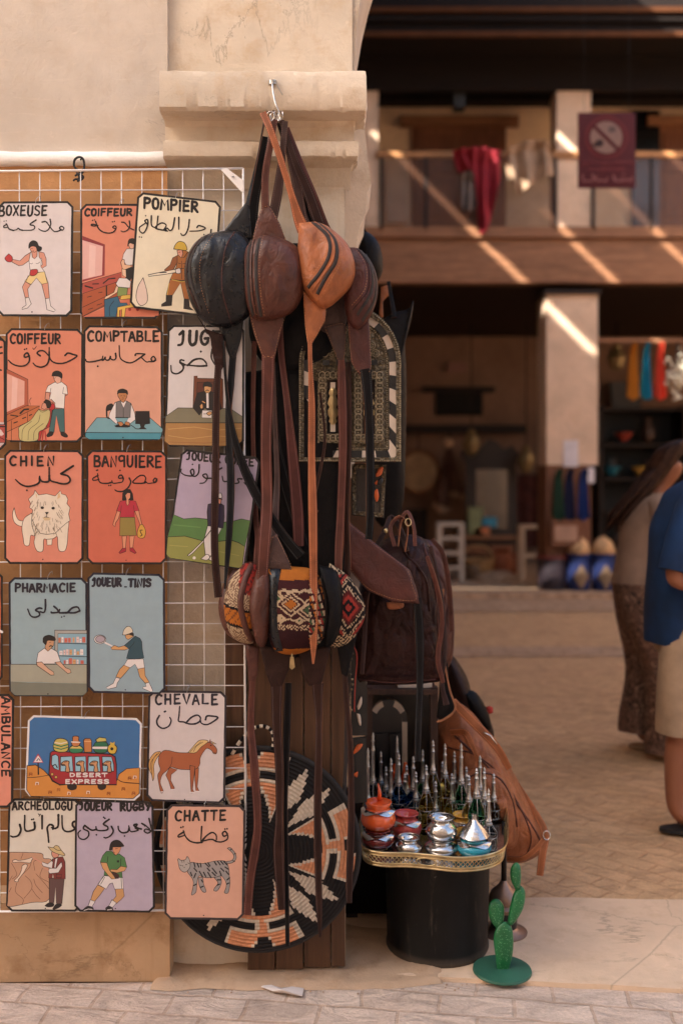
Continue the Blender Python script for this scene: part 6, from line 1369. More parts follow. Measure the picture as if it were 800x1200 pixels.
for q, m_ in (([(418, 828), (423, 816), (424, 824), (420, 832)], 'bone'), ([(418, 836), (422, 838), (423, 850), (420, 848)], 'bone'), ([(413, 882), (418, 873), (425, 872), (421, 879), (414, 884)], 'amber'), ([(413, 908), (419, 904), (418, 911)], 'amber')):
    Pillow(q, 3.086, .004, .001, n=4).build('leaf', M[m_], T)
T = thing('beaded_sash', 'narrow sash of dark beads and red cord hanging beside the zigzag kilim bag', 'sash', W(406, 880, 2.96))
mb = MB(); mb.tube([W(*p, 2.96) for p in crom([(407, 752), (409, 800), (406, 840), (405, 890), (403, 930)], 8)], .006, 6); mb.build('band', M['zip'], T, smooth=True)
mb = MB(); mb.tube([W(*p, 2.955) for p in crom([(414, 756), (418, 770), (416, 800), (415, 834)], 8)], .002, 5); mb.build('cord', plain('red cord', C(150, 50, 36), .8), T, smooth=True)
mb = MB()
for i in range(14): mb.lathe([(0, -.004), (.004, -.002), (.004, .002), (0, .004)], W(411+2*math.sin(i), 754+i*6, 2.95), 6)
mb.build('beads', M['emboss'], T, smooth=True)['kind'] = 'stuff'
mb = MB(); mb.tube([W(*p, 2.955) for p in ((408, 748), (407.5, 775))], .004, 6); mb.build('bone_bead', M['bone'], T, smooth=True)

# ------------------------------------------------------------------ coiled basket disc
T_ = 'woven_disc'
cx_, cy_, rp, d = 302, 995, 119, 2.952
r0 = rp/F*d; ctr = W(cx_, cy_, d); NR, NS = 27, 200
PEA, CRM, BLK2 = C(222, 150, 108), C(218, 200, 178), C(30, 26, 26)
def patt(r, th):
    a = (math.degrees(th)+4) % 90; a = a-90 if a > 45 else a; A = abs(a)
    if .30 < r < .65:
        out_ = 27; inn_ = 27-23*(r-.30)/.35
        if inn_ < A < out_: return CRM if (A < inn_+3.4 or A > out_-2.2) else PEA
    if .65 <= r < .72 and A < 27: return CRM if (r > .68 or A > 22) and A > 2 else PEA
    if .72 <= r < .80 and A < 5: return CRM if A > 2.6 else PEA
    if .80 <= r < .975 and 0 <= A < 24:
        if A < 1+ (r-.80)*34*.9 and r > .86: return BLK2
        return CRM if (r < .83 and A > 4) or A > 21.6 or abs(A-(1+(r-.80)*31)) < 1.4 and r > .86 else PEA
    e = 45-A
    if .32 < r < .96:
        c0 = 9; hw = 7.6*max(0, 1-abs(r-.64)/.32)
        if abs(e-c0) < hw: return CRM
    return BLK2
mb = MB(); rr = []; cols = []
for i in range(NR*3+1):
    q = i/(NR*3); ph = (i % 3)/3
    r = r0*(.02+.98*q); lift = .0045*abs(math.sin(math.pi*(i/3)))+.03*(1-q*q)*.6
    rr.append([ctr+Vector((r*math.cos(2*math.pi*j/NS), -lift-.004, -r*math.sin(2*math.pi*j/NS))) for j in range(NS)])
def dcol(i, j):
    k = i//3; r = .02+.98*(k+.5)/NR; c = patt(r, 2*math.pi*(j+.5)/NS)
    f = .86+.14*((j*7+k*3) % 5)/4
    return (c[0]*f, c[1]*f, c[2]*f, 1)
mb.rings(rr, dcol, cap=False)
rim = [ctr+Vector((r0*math.cos(a), 0, -r0*math.sin(a))) for a in [2*math.pi*j/60 for j in range(60)]]
T = thing(T_, 'round coiled basket disc in black, peach and cream low on the plank board', 'basket', ctr)
mb.build('coil_face', paint('dyed palm fibre', .7, .25, .6, .3), T, smooth=True)
mb = MB(); mb.tube(rim, .007, 8, closed=True); mb.build('rim', plain('black fibre', C(30, 26, 26), .7, bs=.8, bsc=300), T, smooth=True)
mb = MB(); mb.tube([W(*p, 2.94) for p in crom([(272, 884), (282, 868), (296, 854), (308, 851), (318, 856), (321, 868), (319, 878)], 6)], .0055, 7, lambda i, j: CRM if i % 4 < 2 else BLK2); mb.build('hanging_loop', M['kilim'], T, smooth=True)

# ------------------------------------------------------------------ bin, brass tray, bottles and pots
T = thing('bin', 'round black metal bin carrying the brass tray', 'bin', (W(512, 0, 3.18).x, 3.18, .012))
bz = .012
mb = MB(); c_ = Vector((W(512, 0, 3.18).x, 3.18, 0))
mb.lathe([(.150, bz), (.160, bz), (.163, bz+.006), (.163, bz+.014), (.160, bz+.02), (.166, .325), (.170, .33), (.170, .34), (.160, .342)], c_, 56)
mb.build('drum', plain('scuffed black enamel', C(16, 14, 13), .5, spec=.2, var=.45, vs_=7, bs=.15, bsc=30), T, smooth=35)
_m = bpy.data.materials['scuffed black enamel']; _t = _m.node_tree; _b = _t.nodes['Principled BSDF']; _co = coords(_t)
_c = _b.inputs['Base Color'].links[0].from_socket
_c = mixc(_t, _c, (.16, .14, .12, 1), ramp(_t, nz(_t, _co, 34, 6, .8), [(.66, (0, 0, 0)), (.72, (.8,)*3)]))
_c = mixc(_t, _c, (.12, .09, .065, 1), ramp(_t, nz(_t, coords(_t, (3, 3, .5)), 9, 6, .75), [(.56, (0, 0, 0)), (.75, (.5,)*3)]))
_sp = N(_t, 'ShaderNodeSeparateXYZ'); _t.links.new(_co, _sp.inputs[0])
_t.links.new(mixc(_t, _c, (.2, .15, .11, 1), ramp(_t, _sp.outputs[2], [(0.0, (.4,)*3), (.03, (0, 0, 0))])), _b.inputs['Base Color'])
# tray outline in plan (x, y): wavy front, rounded corners
TZ = .346
tx = lambda px, d: (px-400)/F*d
P0 = [(-.0, 2.93)]
plan = crom([(tx(424, 3.06), 3.10), (tx(428, 3.0), 2.995), (tx(446, 2.95), 2.955), (tx(478, 2.93), 2.95), (tx(505, 2.92), 2.935), (tx(535, 2.915), 2.915), (tx(566, 2.92), 2.93), (tx(588, 2.95), 2.985), (tx(596, 3.0), 3.09), (tx(593, 3.2), 3.25), (tx(588, 3.4), 3.42), (tx(574, 3.5), 3.52), (tx(540, 3.55), 3.56), (tx(470, 3.55), 3.56), (tx(436, 3.5), 3.5), (tx(428, 3.3), 3.3), (tx(424, 3.06), 3.10)], 8)[:-1]
T = thing('brass_tray', 'brass gallery tray with pierced rim standing on the black bin', 'tray', (W(508, 0, 3.2).x, 3.2, TZ))
mb = MB(); mb.prism([(x, y, TZ) for x, y in plan], (0, 0, .004)); mb.build('base_plate', M['nickel'], T)
# pierced gallery: upper and lower rails with rows of interlaced arcs, cut-out handle at front and sides
def on(plan, s):
    n = len(plan); k = s % n; i = int(k); u = k-i; a, b = plan[i], plan[(i+1) % n]
    return Vector((a[0]+(b[0]-a[0])*u, a[1]+(b[1]-a[1])*u, 0))
per = [0]
for a, b in zip(plan, plan[1:]+[plan[0]]): per.append(per[-1]+math.hypot(b[0]-a[0], b[1]-a[1]))
def at_len(l):
    l %= per[-1]
    import bisect
    i = bisect.bisect_right(per, l)-1; i = min(i, len(plan)-1)
    u = (l-per[i])/(per[i+1]-per[i]); a, b = plan[i], plan[(i+1) % len(plan)]
    dx, dy = b[0]-a[0], b[1]-a[1]; q = math.hypot(dx, dy)
    return Vector((a[0]+dx*u, a[1]+dy*u, 0)), Vector((dy/q, -dx/q, 0))
RH = .046
def gal(l, z): p, n = at_len(l); return p+n*(.010*(z-TZ)/RH)+Vector((0, 0, z))
mb = MB(); NN = 160
for z, r in ((TZ+.003, .003), (TZ+.012, .0022), (TZ+RH-.010, .0022), (TZ+RH, .0036)): mb.tube([gal(per[-1]*i/NN, z) for i in range(NN)], r, 6, closed=True)
for z0, z1 in ((TZ+.002, TZ+.012), (TZ+RH-.010, TZ+RH)):
    mb.rings([[gal(per[-1]*i/NN, z0), gal(per[-1]*i/NN, z1)] for i in range(NN+1)], closed=False, cap=False)
lh = per[4*8]-.012   # middle of the front
nl = 150; step = per[-1]/nl
for i in range(nl):
    l = i*step
    if abs(l-lh) < .030: continue
    for sg in (-1, 1):
        mb.tube([gal(l+sg*step*.9*math.sin(t), TZ+.012+(RH-.022)*t/math.pi) for t in (0, .5, 1.0, 1.57, 2.1, 2.6, 3.14)], .0012, 4)
mb.build('gallery', M['brass'], T, smooth=True)
mb = MB(); mb.tube([gal(lh+.030*math.cos(t), TZ+.5*RH+.012*math.sin(t)) for t in [i*math.pi/10 for i in range(20)]], .0026, 6, closed=True); mb.build('handle', M['brass'], T, smooth=True)

M['silver'] = plain('polished white metal', (.58, .55, .52, 1), .17, 1, var=.12, vs_=60, bs=.25, bsc=70)
M['pewter'] = plain('pewter filigree', (.5, .47, .44, 1), .3, 1, var=.25, vs_=80, bs=.5, bsc=200)
for nm, c, r in (('orange', C(232, 96, 44), .18), ('wine', C(120, 26, 26), .15), ('pink', C(206, 78, 72), .2), ('yellow', C(214, 158, 62), .2), ('teal', C(34, 150, 172), .15)):
    M['g_'+nm] = plain(nm+' glaze', c, r, var=.12, bs=0, coat=.6)
TOPZ = TZ+.004
PG = 'little metal mounted pots at the front of the brass tray'
def ploc(px, py, z):
    """point on the plane z seen at that place"""
    d = (EYE-z)*F/(py-HY); return Vector(((px-400)/F*d, d, z))
def band(T, parent, c, r, z, mat, h=.005): 
    mb = MB(); mb.lathe([(r, z-h/2), (r+.0022, z-h/4), (r+.0022, z+h/4), (r, z+h/2)], c, 26, cap=False); return mb.build('metal_band', M[mat], parent, smooth=True)
def swag(c, r, z, z2, parent):
    """metal drape of lobes round a pot shoulder"""
    mb = MB(); rr = []
    n = 48
    for ra, za, k in ((r*.74, z+.010, 0), (r*.84, z+.007, .3), (r*.90, z+.003, .8), (r*.93, z+.001, 1)):
        rr.append([c+Vector(((ra+.002)*math.cos(t), (ra+.0018)*math.sin(t), za-(za-z2)*0+k*.005*math.cos(4*t+.6))) for t in [2*math.pi*i/n for i in range(n)]])
    mb.rings(rr, cap=False); return mb.build('metal_mount', M['silver'], parent, smooth=True)
def pot(label, px, py, w, mat, z=TOPZ, mouth=True, metal=False, squash=1.0, lid=None, mountm=True):
    c = ploc(px, py, z); r = w*1.1/2/F*c.y; h = r*1.25*squash
    T = thing('lidded_pot' if lid else 'pot', label, 'pot', c, PG)
    prof = [(.55*r, 0), (.62*r, .01*h), (.9*r, .22*h), (r, .48*h), (.93*r, .7*h), (.7*r, .88*h), (.58*r, .97*h), (.66*r, 1.08*h), (.78*r, 1.16*h), (.74*r, 1.18*h), (.56*r, 1.0*h), (.5*r, .85*h), (.1*r, .8*h)]
    mb = MB(); mb.lathe(prof, c, 36); b = mb.build('pot_body', M[mat], T, smooth=True)
    if mountm and not metal: swag(c, r, .74*h, .7*h, T)
    mb = MB(); mb.lathe([(.56*r, 0), (.64*r, .0), (.64*r, .05*h), (.56*r, .06*h)], c, 30); mb.build('foot_ring', M['silver'], T, smooth=True)
    if mouth: mb = MB(); mb.tube([c+Vector((.77*r*math.cos(t), .77*r*math.sin(t), 1.17*h)) for t in [2*math.pi*i/30 for i in range(30)]], .0018, 6, closed=True); mb.build('rim', M['silver' if metal else mat], T, smooth=True)
    if lid:
        mb = MB(); mb.lathe([(.84*r, 1.14*h), (.86*r, 1.2*h), (.8*r, 1.3*h), (.6*r, 1.62*h), (.3*r, 1.95*h), (.15*r, 2.15*h), (.14*r, 2.4*h), (.16*r, 2.45*h), (0, 2.47*h)], c, 32); mb.build('lid', M[lid], T, smooth=35)
    return T, c, r, h
T, c, r, h = pot('dark red glazed pot under the orange pot on the tray', 443, 992, 36, 'g_wine', squash=.72)
T2 = thing('lidded_pot', 'orange glazed pot with a small spout standing on the dark red pot', 'pot', c+Vector((0, 0, h*1.17)), PG)
cc = c+Vector((0, 0, h*1.17)); r = 21/F*c.y; h2 = r*1.35
mb = MB(); mb.lathe([(.5*r, 0), (.66*r, .02*h2), (.95*r, .25*h2), (r, .42*h2), (.9*r, .66*h2), (.66*r, .84*h2), (.62*r, .92*h2), (.76*r, 1.12*h2), (.72*r, 1.14*h2), (.5*r, .95*h2), (.1*r, .85*h2)], cc, 36); mb.build('pot_body', M['g_orange'], T2, smooth=True)
swag(cc, r, .74*h2, .66*h2, T2)
mb = MB(); mb.tube([cc+Vector((.1*r, .6*r, 1.05*h2)), cc+Vector((.1*r, .62*r, 1.35*h2)), cc+Vector((.02*r, .6*r, 1.75*h2))], [.008, .006, .001], 8); mb.build('spout', M['g_orange'], T2, smooth=True)
pot('pink red glazed pot left of the silver pots', 476, 982, 33, 'g_pink', squash=1.1)
pot('small low silver pot at the front left of the tray', 479, 1000, 30, 'silver', metal=True, squash=.8)
T, c, r, h = pot('low silver pot under the larger silver pot', 517, 1000, 37, 'silver', metal=True, squash=.6, mouth=False)
pot('large silver pot stacked on the low silver pot', 514, 1000, 35, 'silver', z=c.z+h*1.02, metal=True, squash=1.0)
for o in list(COL.objects):
    if o.get('label') == 'large silver pot stacked on the low silver pot':
        dl = c+Vector((0, 0, h*1.02))-o.location; s_ = 1.0; o.location = o.location+dl
pot('mustard yellow glazed pot behind the silver pots', 543, 982, 30, 'g_yellow', squash=1.15)
pot('turquoise glazed pot with a pointed silver lid at the front right of the tray', 555, 1002, 38, 'g_teal', squash=.75, lid='silver')
BG = 'perfume bottles with tall silver stoppers crowded on the brass tray'
for nm, c in (('clear', (.97, .97, .97, 1)), ('amber', (.95, .68, .18, 1)), ('green', (.10, .45, .22, 1)), ('blue', (.10, .32, .8, 1)), ('smoke', (.8, .8, .82, 1))): M['b_'+nm] = glass(nm+' bottle glass', c)
def bottle(label, px, ytip, d, w, mat, ybody, filig=True, square=False):
    """px: axis, ytip: tip of the stopper in the photograph at distance d, ybody: shoulder of the glass"""
    c = Vector(((px-400)/F*d, d, TOPZ)); zt = EYE+(HY-ytip)/F*d; zb = EYE+(HY-ybody)/F*d; r = w/2/F*d
    T = thing('perfume_bottle', label, 'bottle', c, BG); hb = zb-TOPZ; seg = 4 if square else 18
    f = 1.2 if square else 1
    mb = MB(); prof = [(.75*r*f, 0), (.95*r*f, .004), (r*f, hb*.12), (r*f, hb*.62), (.88*r*f, hb*.78), (.42*r, hb*.94), (.34*r, hb)]
    mb.lathe(prof, c, seg); mb.build('glass_body', M[mat], T, smooth=50)
    hs = zt-zb
    k = min(1.0, .011/(r*.5)) 
    mb = MB(); R_ = .0064
    mb.lathe([(R_*1.5, hb-.004), (R_*1.9, hb), (R_*1.9, hb+.004), (R_*1.2, hb+.007), (R_*1.7, hb+.012), (R_*1.2, hb+.018), (R_, hb+.03), (R_*.85, hb+hs*.62), (R_*1.2, hb+hs*.65), (R_*.8, hb+hs*.68), (R_*.62, hb+hs*.80), (R_*.95, hb+hs*.83), (R_*.5, hb+hs*.87), (R_*.8, hb+hs*.92), (.0005, hb+hs)], c, 12); mb.build('stopper', M['pewter'], T, smooth=50)
    if filig:
        mb = MB(); rr_ = r*1.02*f
        for zz in (.16, .58): mb.tube([c+Vector((rr_*math.cos(t), rr_*math.sin(t), hb*zz)) for t in [2*math.pi*i/16 for i in range(16)]], .0011, 4, closed=True)
        for q in range(4):
            a0 = q*math.pi/2+.4
            mb.tube([c+Vector((rr_*math.cos(a0+.35*math.cos(t)), rr_*math.sin(a0+.35*math.cos(t)), hb*(.37+.19*math.sin(t)))) for t in [2*math.pi*i/12 for i in range(12)]], .0011, 4, closed=True)
        for q in range(4):
            a0 = q*math.pi/2; mb.tube([c+Vector((r*k_*math.cos(a0), r*k_*math.sin(a0), hb*z_)) for k_, z_ in ((1.03, .58), (1.0, .72), (.6, .9), (.4, 1.0))], .0011, 4)
        mb.build('filigree', M['pewter'], T, smooth=True)
    return T
for a in (
 ('clear square bottle at the left edge of the tray, its stopper beside the hanging strap', 431, 876, 3.24, 16, 'b_smoke', 940),
 ('tall clear bottle at the far left behind the orange pot', 437, 858, 3.34, 18, 'b_clear', 918),
 ('clear bottle just right of the orange pot spout', 458, 888, 3.30, 18, 'b_smoke', 932),
 ('blue bottle with a tall stopper left of the middle strap', 465, 862, 3.42, 20, 'b_blue', 916),
 ('blue bottle with a short stopper behind the pink pot', 467, 883, 3.30, 20, 'b_blue', 920),
 ('blue faceted bottle left of the amber bottle', 484, 886, 3.30, 22, 'b_blue', 926),
 ('green bottle with a thin stopper beside the middle strap', 495, 878, 3.44, 16, 'b_green', 916),
 ('clear round bottle behind the low silver pots', 487, 904, 3.27, 24, 'b_clear', 938),
 ('amber bottle with the tallest stopper at the middle of the tray', 507, 867, 3.30, 19, 'b_amber', 906),
 ('clear bottle with a silver cap and amber oil beside the tallest stopper', 521, 871, 3.32, 16, 'b_amber', 910),
 ('clear bottle behind the dark green bottle', 532, 880, 3.40, 14, 'b_clear', 916),
 ('slim dark green bottle right of the amber bottles', 540, 871, 3.26, 14, 'b_green', 918),
 ('clear bottle whose stopper rises out of the large silver pot', 510, 915, 3.27, 15, 'b_clear', 950),
 ('amber filigree bottle behind the yellow pot', 529, 906, 3.29, 18, 'b_amber', 940),
 ('dark green bottle with bold silver filigree at the right', 558, 900, 3.10, 19, 'b_green', 934),
 ('clear bottle with a tall stopper at the right back of the tray', 562, 885, 3.32, 18, 'b_clear', 926),
 ('clear bottle by the right rim of the tray', 567, 899, 3.20, 16, 'b_clear', 936),
 ('blue round bottle between the smoky bottle and the amber bottles', 476, 896, 3.38, 20, 'b_blue', 928),
 ('amber round bottle behind the big silver pot', 518, 892, 3.36, 20, 'b_amber', 926),
 ('small clear bottle at the back left corner of the tray', 446, 880, 3.46, 16, 'b_clear', 918),
 ('small green bottle at the back right corner of the tray', 550, 884, 3.44, 15, 'b_green', 918),
 ('clear bottle with a knobbed stopper between the spout and the pink pot', 452, 898, 3.40, 15, 'b_clear', 926),
 ('pale blue bottle directly behind the pink pot', 474, 906, 3.34, 18, 'b_blue', 934),
 ('amber bottle standing between the silver pot and the middle strap', 499, 896, 3.22, 17, 'b_amber', 928),
 ('smoky bottle just behind the yellow pot', 546, 898, 3.36, 16, 'b_smoke', 930),
 ('small amber bottle between the dark green bottles', 549, 908, 3.20, 15, 'b_amber', 940),
 ('clear bottle at the middle of the right rim', 578, 906, 3.34, 15, 'b_clear', 938),
 ('clear square bottle at the front right by the lidded pot', 572, 924, 3.06, 20, 'b_clear', 966)): bottle(*a)
for i, (px, py, d, col, w, lab) in enumerate(((447, 912, 3.46, 'iris', 26, 'clump of iridescent glass trinkets at the back left of the tray'), (470, 906, 3.5, 'coral', 24, 'clump of orange glass trinkets at the back of the tray'))):
    c = W(px, py, d); c.z = TOPZ
    T = thing('glass_trinket', lab, 'trinket', c)
    rs = random.Random(i)
    for k in range(7):
        q = c+Vector((rs.uniform(-.03, .03), rs.uniform(-.03, .03), 0)); h_ = rs.uniform(.07, .16)
        mb = MB(); mb.lathe([(.010, 0), (.016, .01), (.017, h_*.6), (.010, h_*.8), (.006, h_)], q, 8); mb.build('trinket', M['g_orange'] if col == 'coral' else M['b_smoke' if k % 2 else 'b_clear'], T, smooth=40)

# ------------------------------------------------------------------ metal cactus and lamp foot
M['cgreen'] = plain('green enamel', C(30, 104, 58), .32, var=.25, vs_=12, bs=.2, bsc=50)
c = ploc(588, 1138, .012)
T = thing('metal_cactus', 'green painted metal prickly pear standing on a round base by the bin', 'cactus', c)
mb = MB(); rb = 34/F*c.y; mb.lathe([(rb, 0), (rb*1.01, .003), (rb*.99, .008), (rb*.6, .010), (.001, .0105)], c, 44); mb.build('base', plain('dusty green enamel', C(48, 96, 76), .45, var=.2, vs_=9), T, smooth=35)
DC = c.y
def pad(out, d, spots, par):
    p = Pillow(out, d, .017, .017, p=2.4, n=10, k=6); o = p.build('pad', M['cgreen'], par)
    mb = MB(); rs = random.Random(len(out)+int(out[0][0]))
    xs = [q[0] for q in out]; ys = [q[1] for q in out]; n = 0
    for i in range(400):
        x, y = rs.uniform(min(xs), max(xs)), rs.uniform(min(ys), max(ys)); q = p.q(x, y)
        if q < .85 and n < spots:
            n += 1; s = p.surf(x, y, -.0004); mb.lathe([(.0, -.0017), (.0017, 0), (0, .0017)], s, 5)
    mb.build('spines', M['spine'], o, smooth=True)['kind'] = 'stuff'
M['spine'] = plain('worn enamel tips', C(96, 150, 104), .5, bs=0)
pad([(582, 1138), (580, 1120), (578, 1100), (582, 1086), (590, 1080), (598, 1084), (601, 1098), (600, 1118), (594, 1138)], DC, 90, T)
pad([(583, 1090), (574, 1078), (572, 1064), (576, 1055), (584, 1054), (590, 1062), (590, 1076), (588, 1088)], DC+.01, 44, T)
pad([(594, 1082), (597, 1064), (602, 1046), (610, 1038), (615, 1046), (613, 1062), (606, 1076), (599, 1084)], DC-.004, 56, T)
pad([(603, 1042), (598, 1030), (598, 1018), (603, 1011), (609, 1014), (610, 1028), (608, 1042)], DC-.004, 24, T)
c = ploc(590, 1092, .012)
T = thing('lamp_stand', 'turned copper lamp stand behind the green cactus', 'lamp stand', c)
mb = MB(); mb.lathe([(.075, 0), (.076, .004), (.05, .012), (.042, .02), (.042, .075), (.06, .08), (.062, .092), (.05, .1), (.052, .112), (.04, .135), (.018, .155), (.010, .17)], c, 30); mb.build('foot', plain('brown copper', (.30, .19, .14, 1), .4, .7, var=.3), T, smooth=40)
mb = MB(); mb.lathe([(.009, .16), (.008, .36)], c, 12); mb.build('stem', M['dkwood'], T, smooth=True)
mb = MB(); mb.lathe([(.043, .021), (.0435, .074)], c, 30, cap=False); mb.build('dark_band', M['ebony'], T, smooth=True)
# scrap of paper and small litter at the foot of the pier
c = ploc(332, 1160, .006)
T = thing('paper_scrap', 'crumpled white paper scrap on the street paving below the woven disc', 'paper', c)
mb = MB(); o_ = [(303, 1155), (318, 1154), (330, 1158), (342, 1156), (356, 1158), (354, 1167), (338, 1164), (320, 1161)]
ctr_ = ploc(330, 1160, .02); pts = [ploc(x, y, .007+.006*(i % 2)) for i, (x, y) in enumerate(o_)]
k = [mb.vert(p) for p in pts]; q = mb.vert(ctr_); k2 = [mb.vert(p+Vector((0, 0, -.002))) for p in pts]; q2 = mb.vert(ctr_-Vector((0, 0, .002)))
for i in range(len(k)): j = (i+1) % len(k); mb.face((k[i], k[j], q)); mb.face((k2[j], k2[i], q2)); mb.face((k[i], k2[i], k2[j], k[j]))
mb.build('paper', plain('white paper', C(214, 200, 190), .8), T)
rs = random.Random(21); mb = MB()
for i in range(170):
    x = rs.uniform(195, 560); y = 1139+rs.gauss(6, 9)
    if y < 1132: continue
    p = ploc(x, y, .004); s = rs.uniform(.0012, .0045); mb.lathe([(s*.6, 0), (s, s*.4), (s*.4, s)], p, 5)
tag(mb.build('gravel', plain('grit', C(170, 140, 115), .9, var=.4, vs_=20)), kind='stuff')
# ------------------------------------------------------------------ people
M['skin'] = plain('tanned skin', C(150, 96, 70), .55, var=.08, vs_=5, bs=.05)
M['navy'] = plain('navy cotton', C(8, 42, 80), .9, var=.3, vs_=9, bs=1.0, bsc=9)
M['khaki'] = plain('beige cotton', C(170, 144, 118), .88, var=.2, vs_=9, bs=1.0, bsc=9)
M['greige'] = plain('taupe jersey', C(150, 126, 110), .88, var=.2, vs_=9, bs=1.0, bsc=9)
M['hair'] = plain('dark brown hair', C(60, 38, 27), .6, var=.6, vs_=30, bs=.6, bsc=50, spec=.2)
M['rubber'] = plain('black rubber', (.015, .014, .014, 1), .6)
_m, _t, _b = newmat('leaf printed cloth'); _co = coords(_t)
_n = nz(_t, _co, 16, 3, .6, 2.5)
_t.links.new(ramp(_t, _n, [(.36, C(40, 28, 24)), (.47, C(120, 88, 72)), (.54, C(56, 40, 35)), (.62, C(168, 134, 112)), (.68, C(84, 60, 50))]), _b.inputs['Base Color']); _b.inputs['Roughness'].default_value = .85
M['print'] = _m
def loft(mb, secs, seg=18, c=None, cap=True, fold=0.0, nf=5):
    """horizontal-ish elliptical sections: (x, y, z, rx, ry)"""
    rr = []
    for i, (x, y, z, rx, ry) in enumerate(crom(secs, 4)):
        rr.append([Vector((x+rx*math.cos(t)*(1+fold*math.sin(nf*t+i*.35)), y+ry*math.sin(t)*(1+fold*math.sin(nf*t+i*.35)), z)) for t in [2*math.pi*j/seg for j in range(seg)]])
    mb.rings(rr, c, cap=cap); return mb
def skinned(name, org, chains, parent, mat, root=0):
    """one continuous body grown over joined chains of (x, y, z, r); a chain may start at an earlier point given by index"""
    V, E, Rr = [], [], []
    for ch in chains:
        prev = None
        for p in ch:
            if isinstance(p, int): prev = p; continue
            V.append(p[:3]); Rr.append(p[3]); i = len(V)-1
            if prev is not None: E.append((prev, i))
            prev = i
    me = bpy.data.meshes.new(name); me.from_pydata([Vector(v) for v in V], E, []); me.update()
    o = bpy.data.objects.new(name, me); COL.objects.link(o); o.parent = parent
    sk_ = o.modifiers.new('skin', 'SKIN'); sk_.use_smooth_shade = True
    sv = me.skin_vertices[0].data if me.skin_vertices else None
    if sv is None:
        bpy.context.view_layer.objects.active = o; bpy.ops.mesh.customdata_skin_add(); sv = me.skin_vertices[0].data
    for i, r in enumerate(Rr): sv[i].radius = (r, r)
    sv[root].use_root = True
    sb = o.modifiers.new('sub', 'SUBSURF'); sb.levels = sb.render_levels = 2
    me.materials.append(mat); return o
def finger_chains(ix, x, y, z, sx, sy):
    out = []
    for k, (dy, l) in enumerate(((-.030, .062), (-.011, .074), (.009, .070), (.028, .055))):
        out.append([ix, (x+.045*sx, y+dy, z, .010), (x+(.045+l*.55)*sx, y+dy, z-.006, .009), (x+(.045+l)*sx, y+dy, z-.026, .008)])
    out.append([ix, (x+.012*sx, y+sy*.042, z+.008, .012), (x+.05*sx, y+sy*.056, z+.004, .009)])
    return out
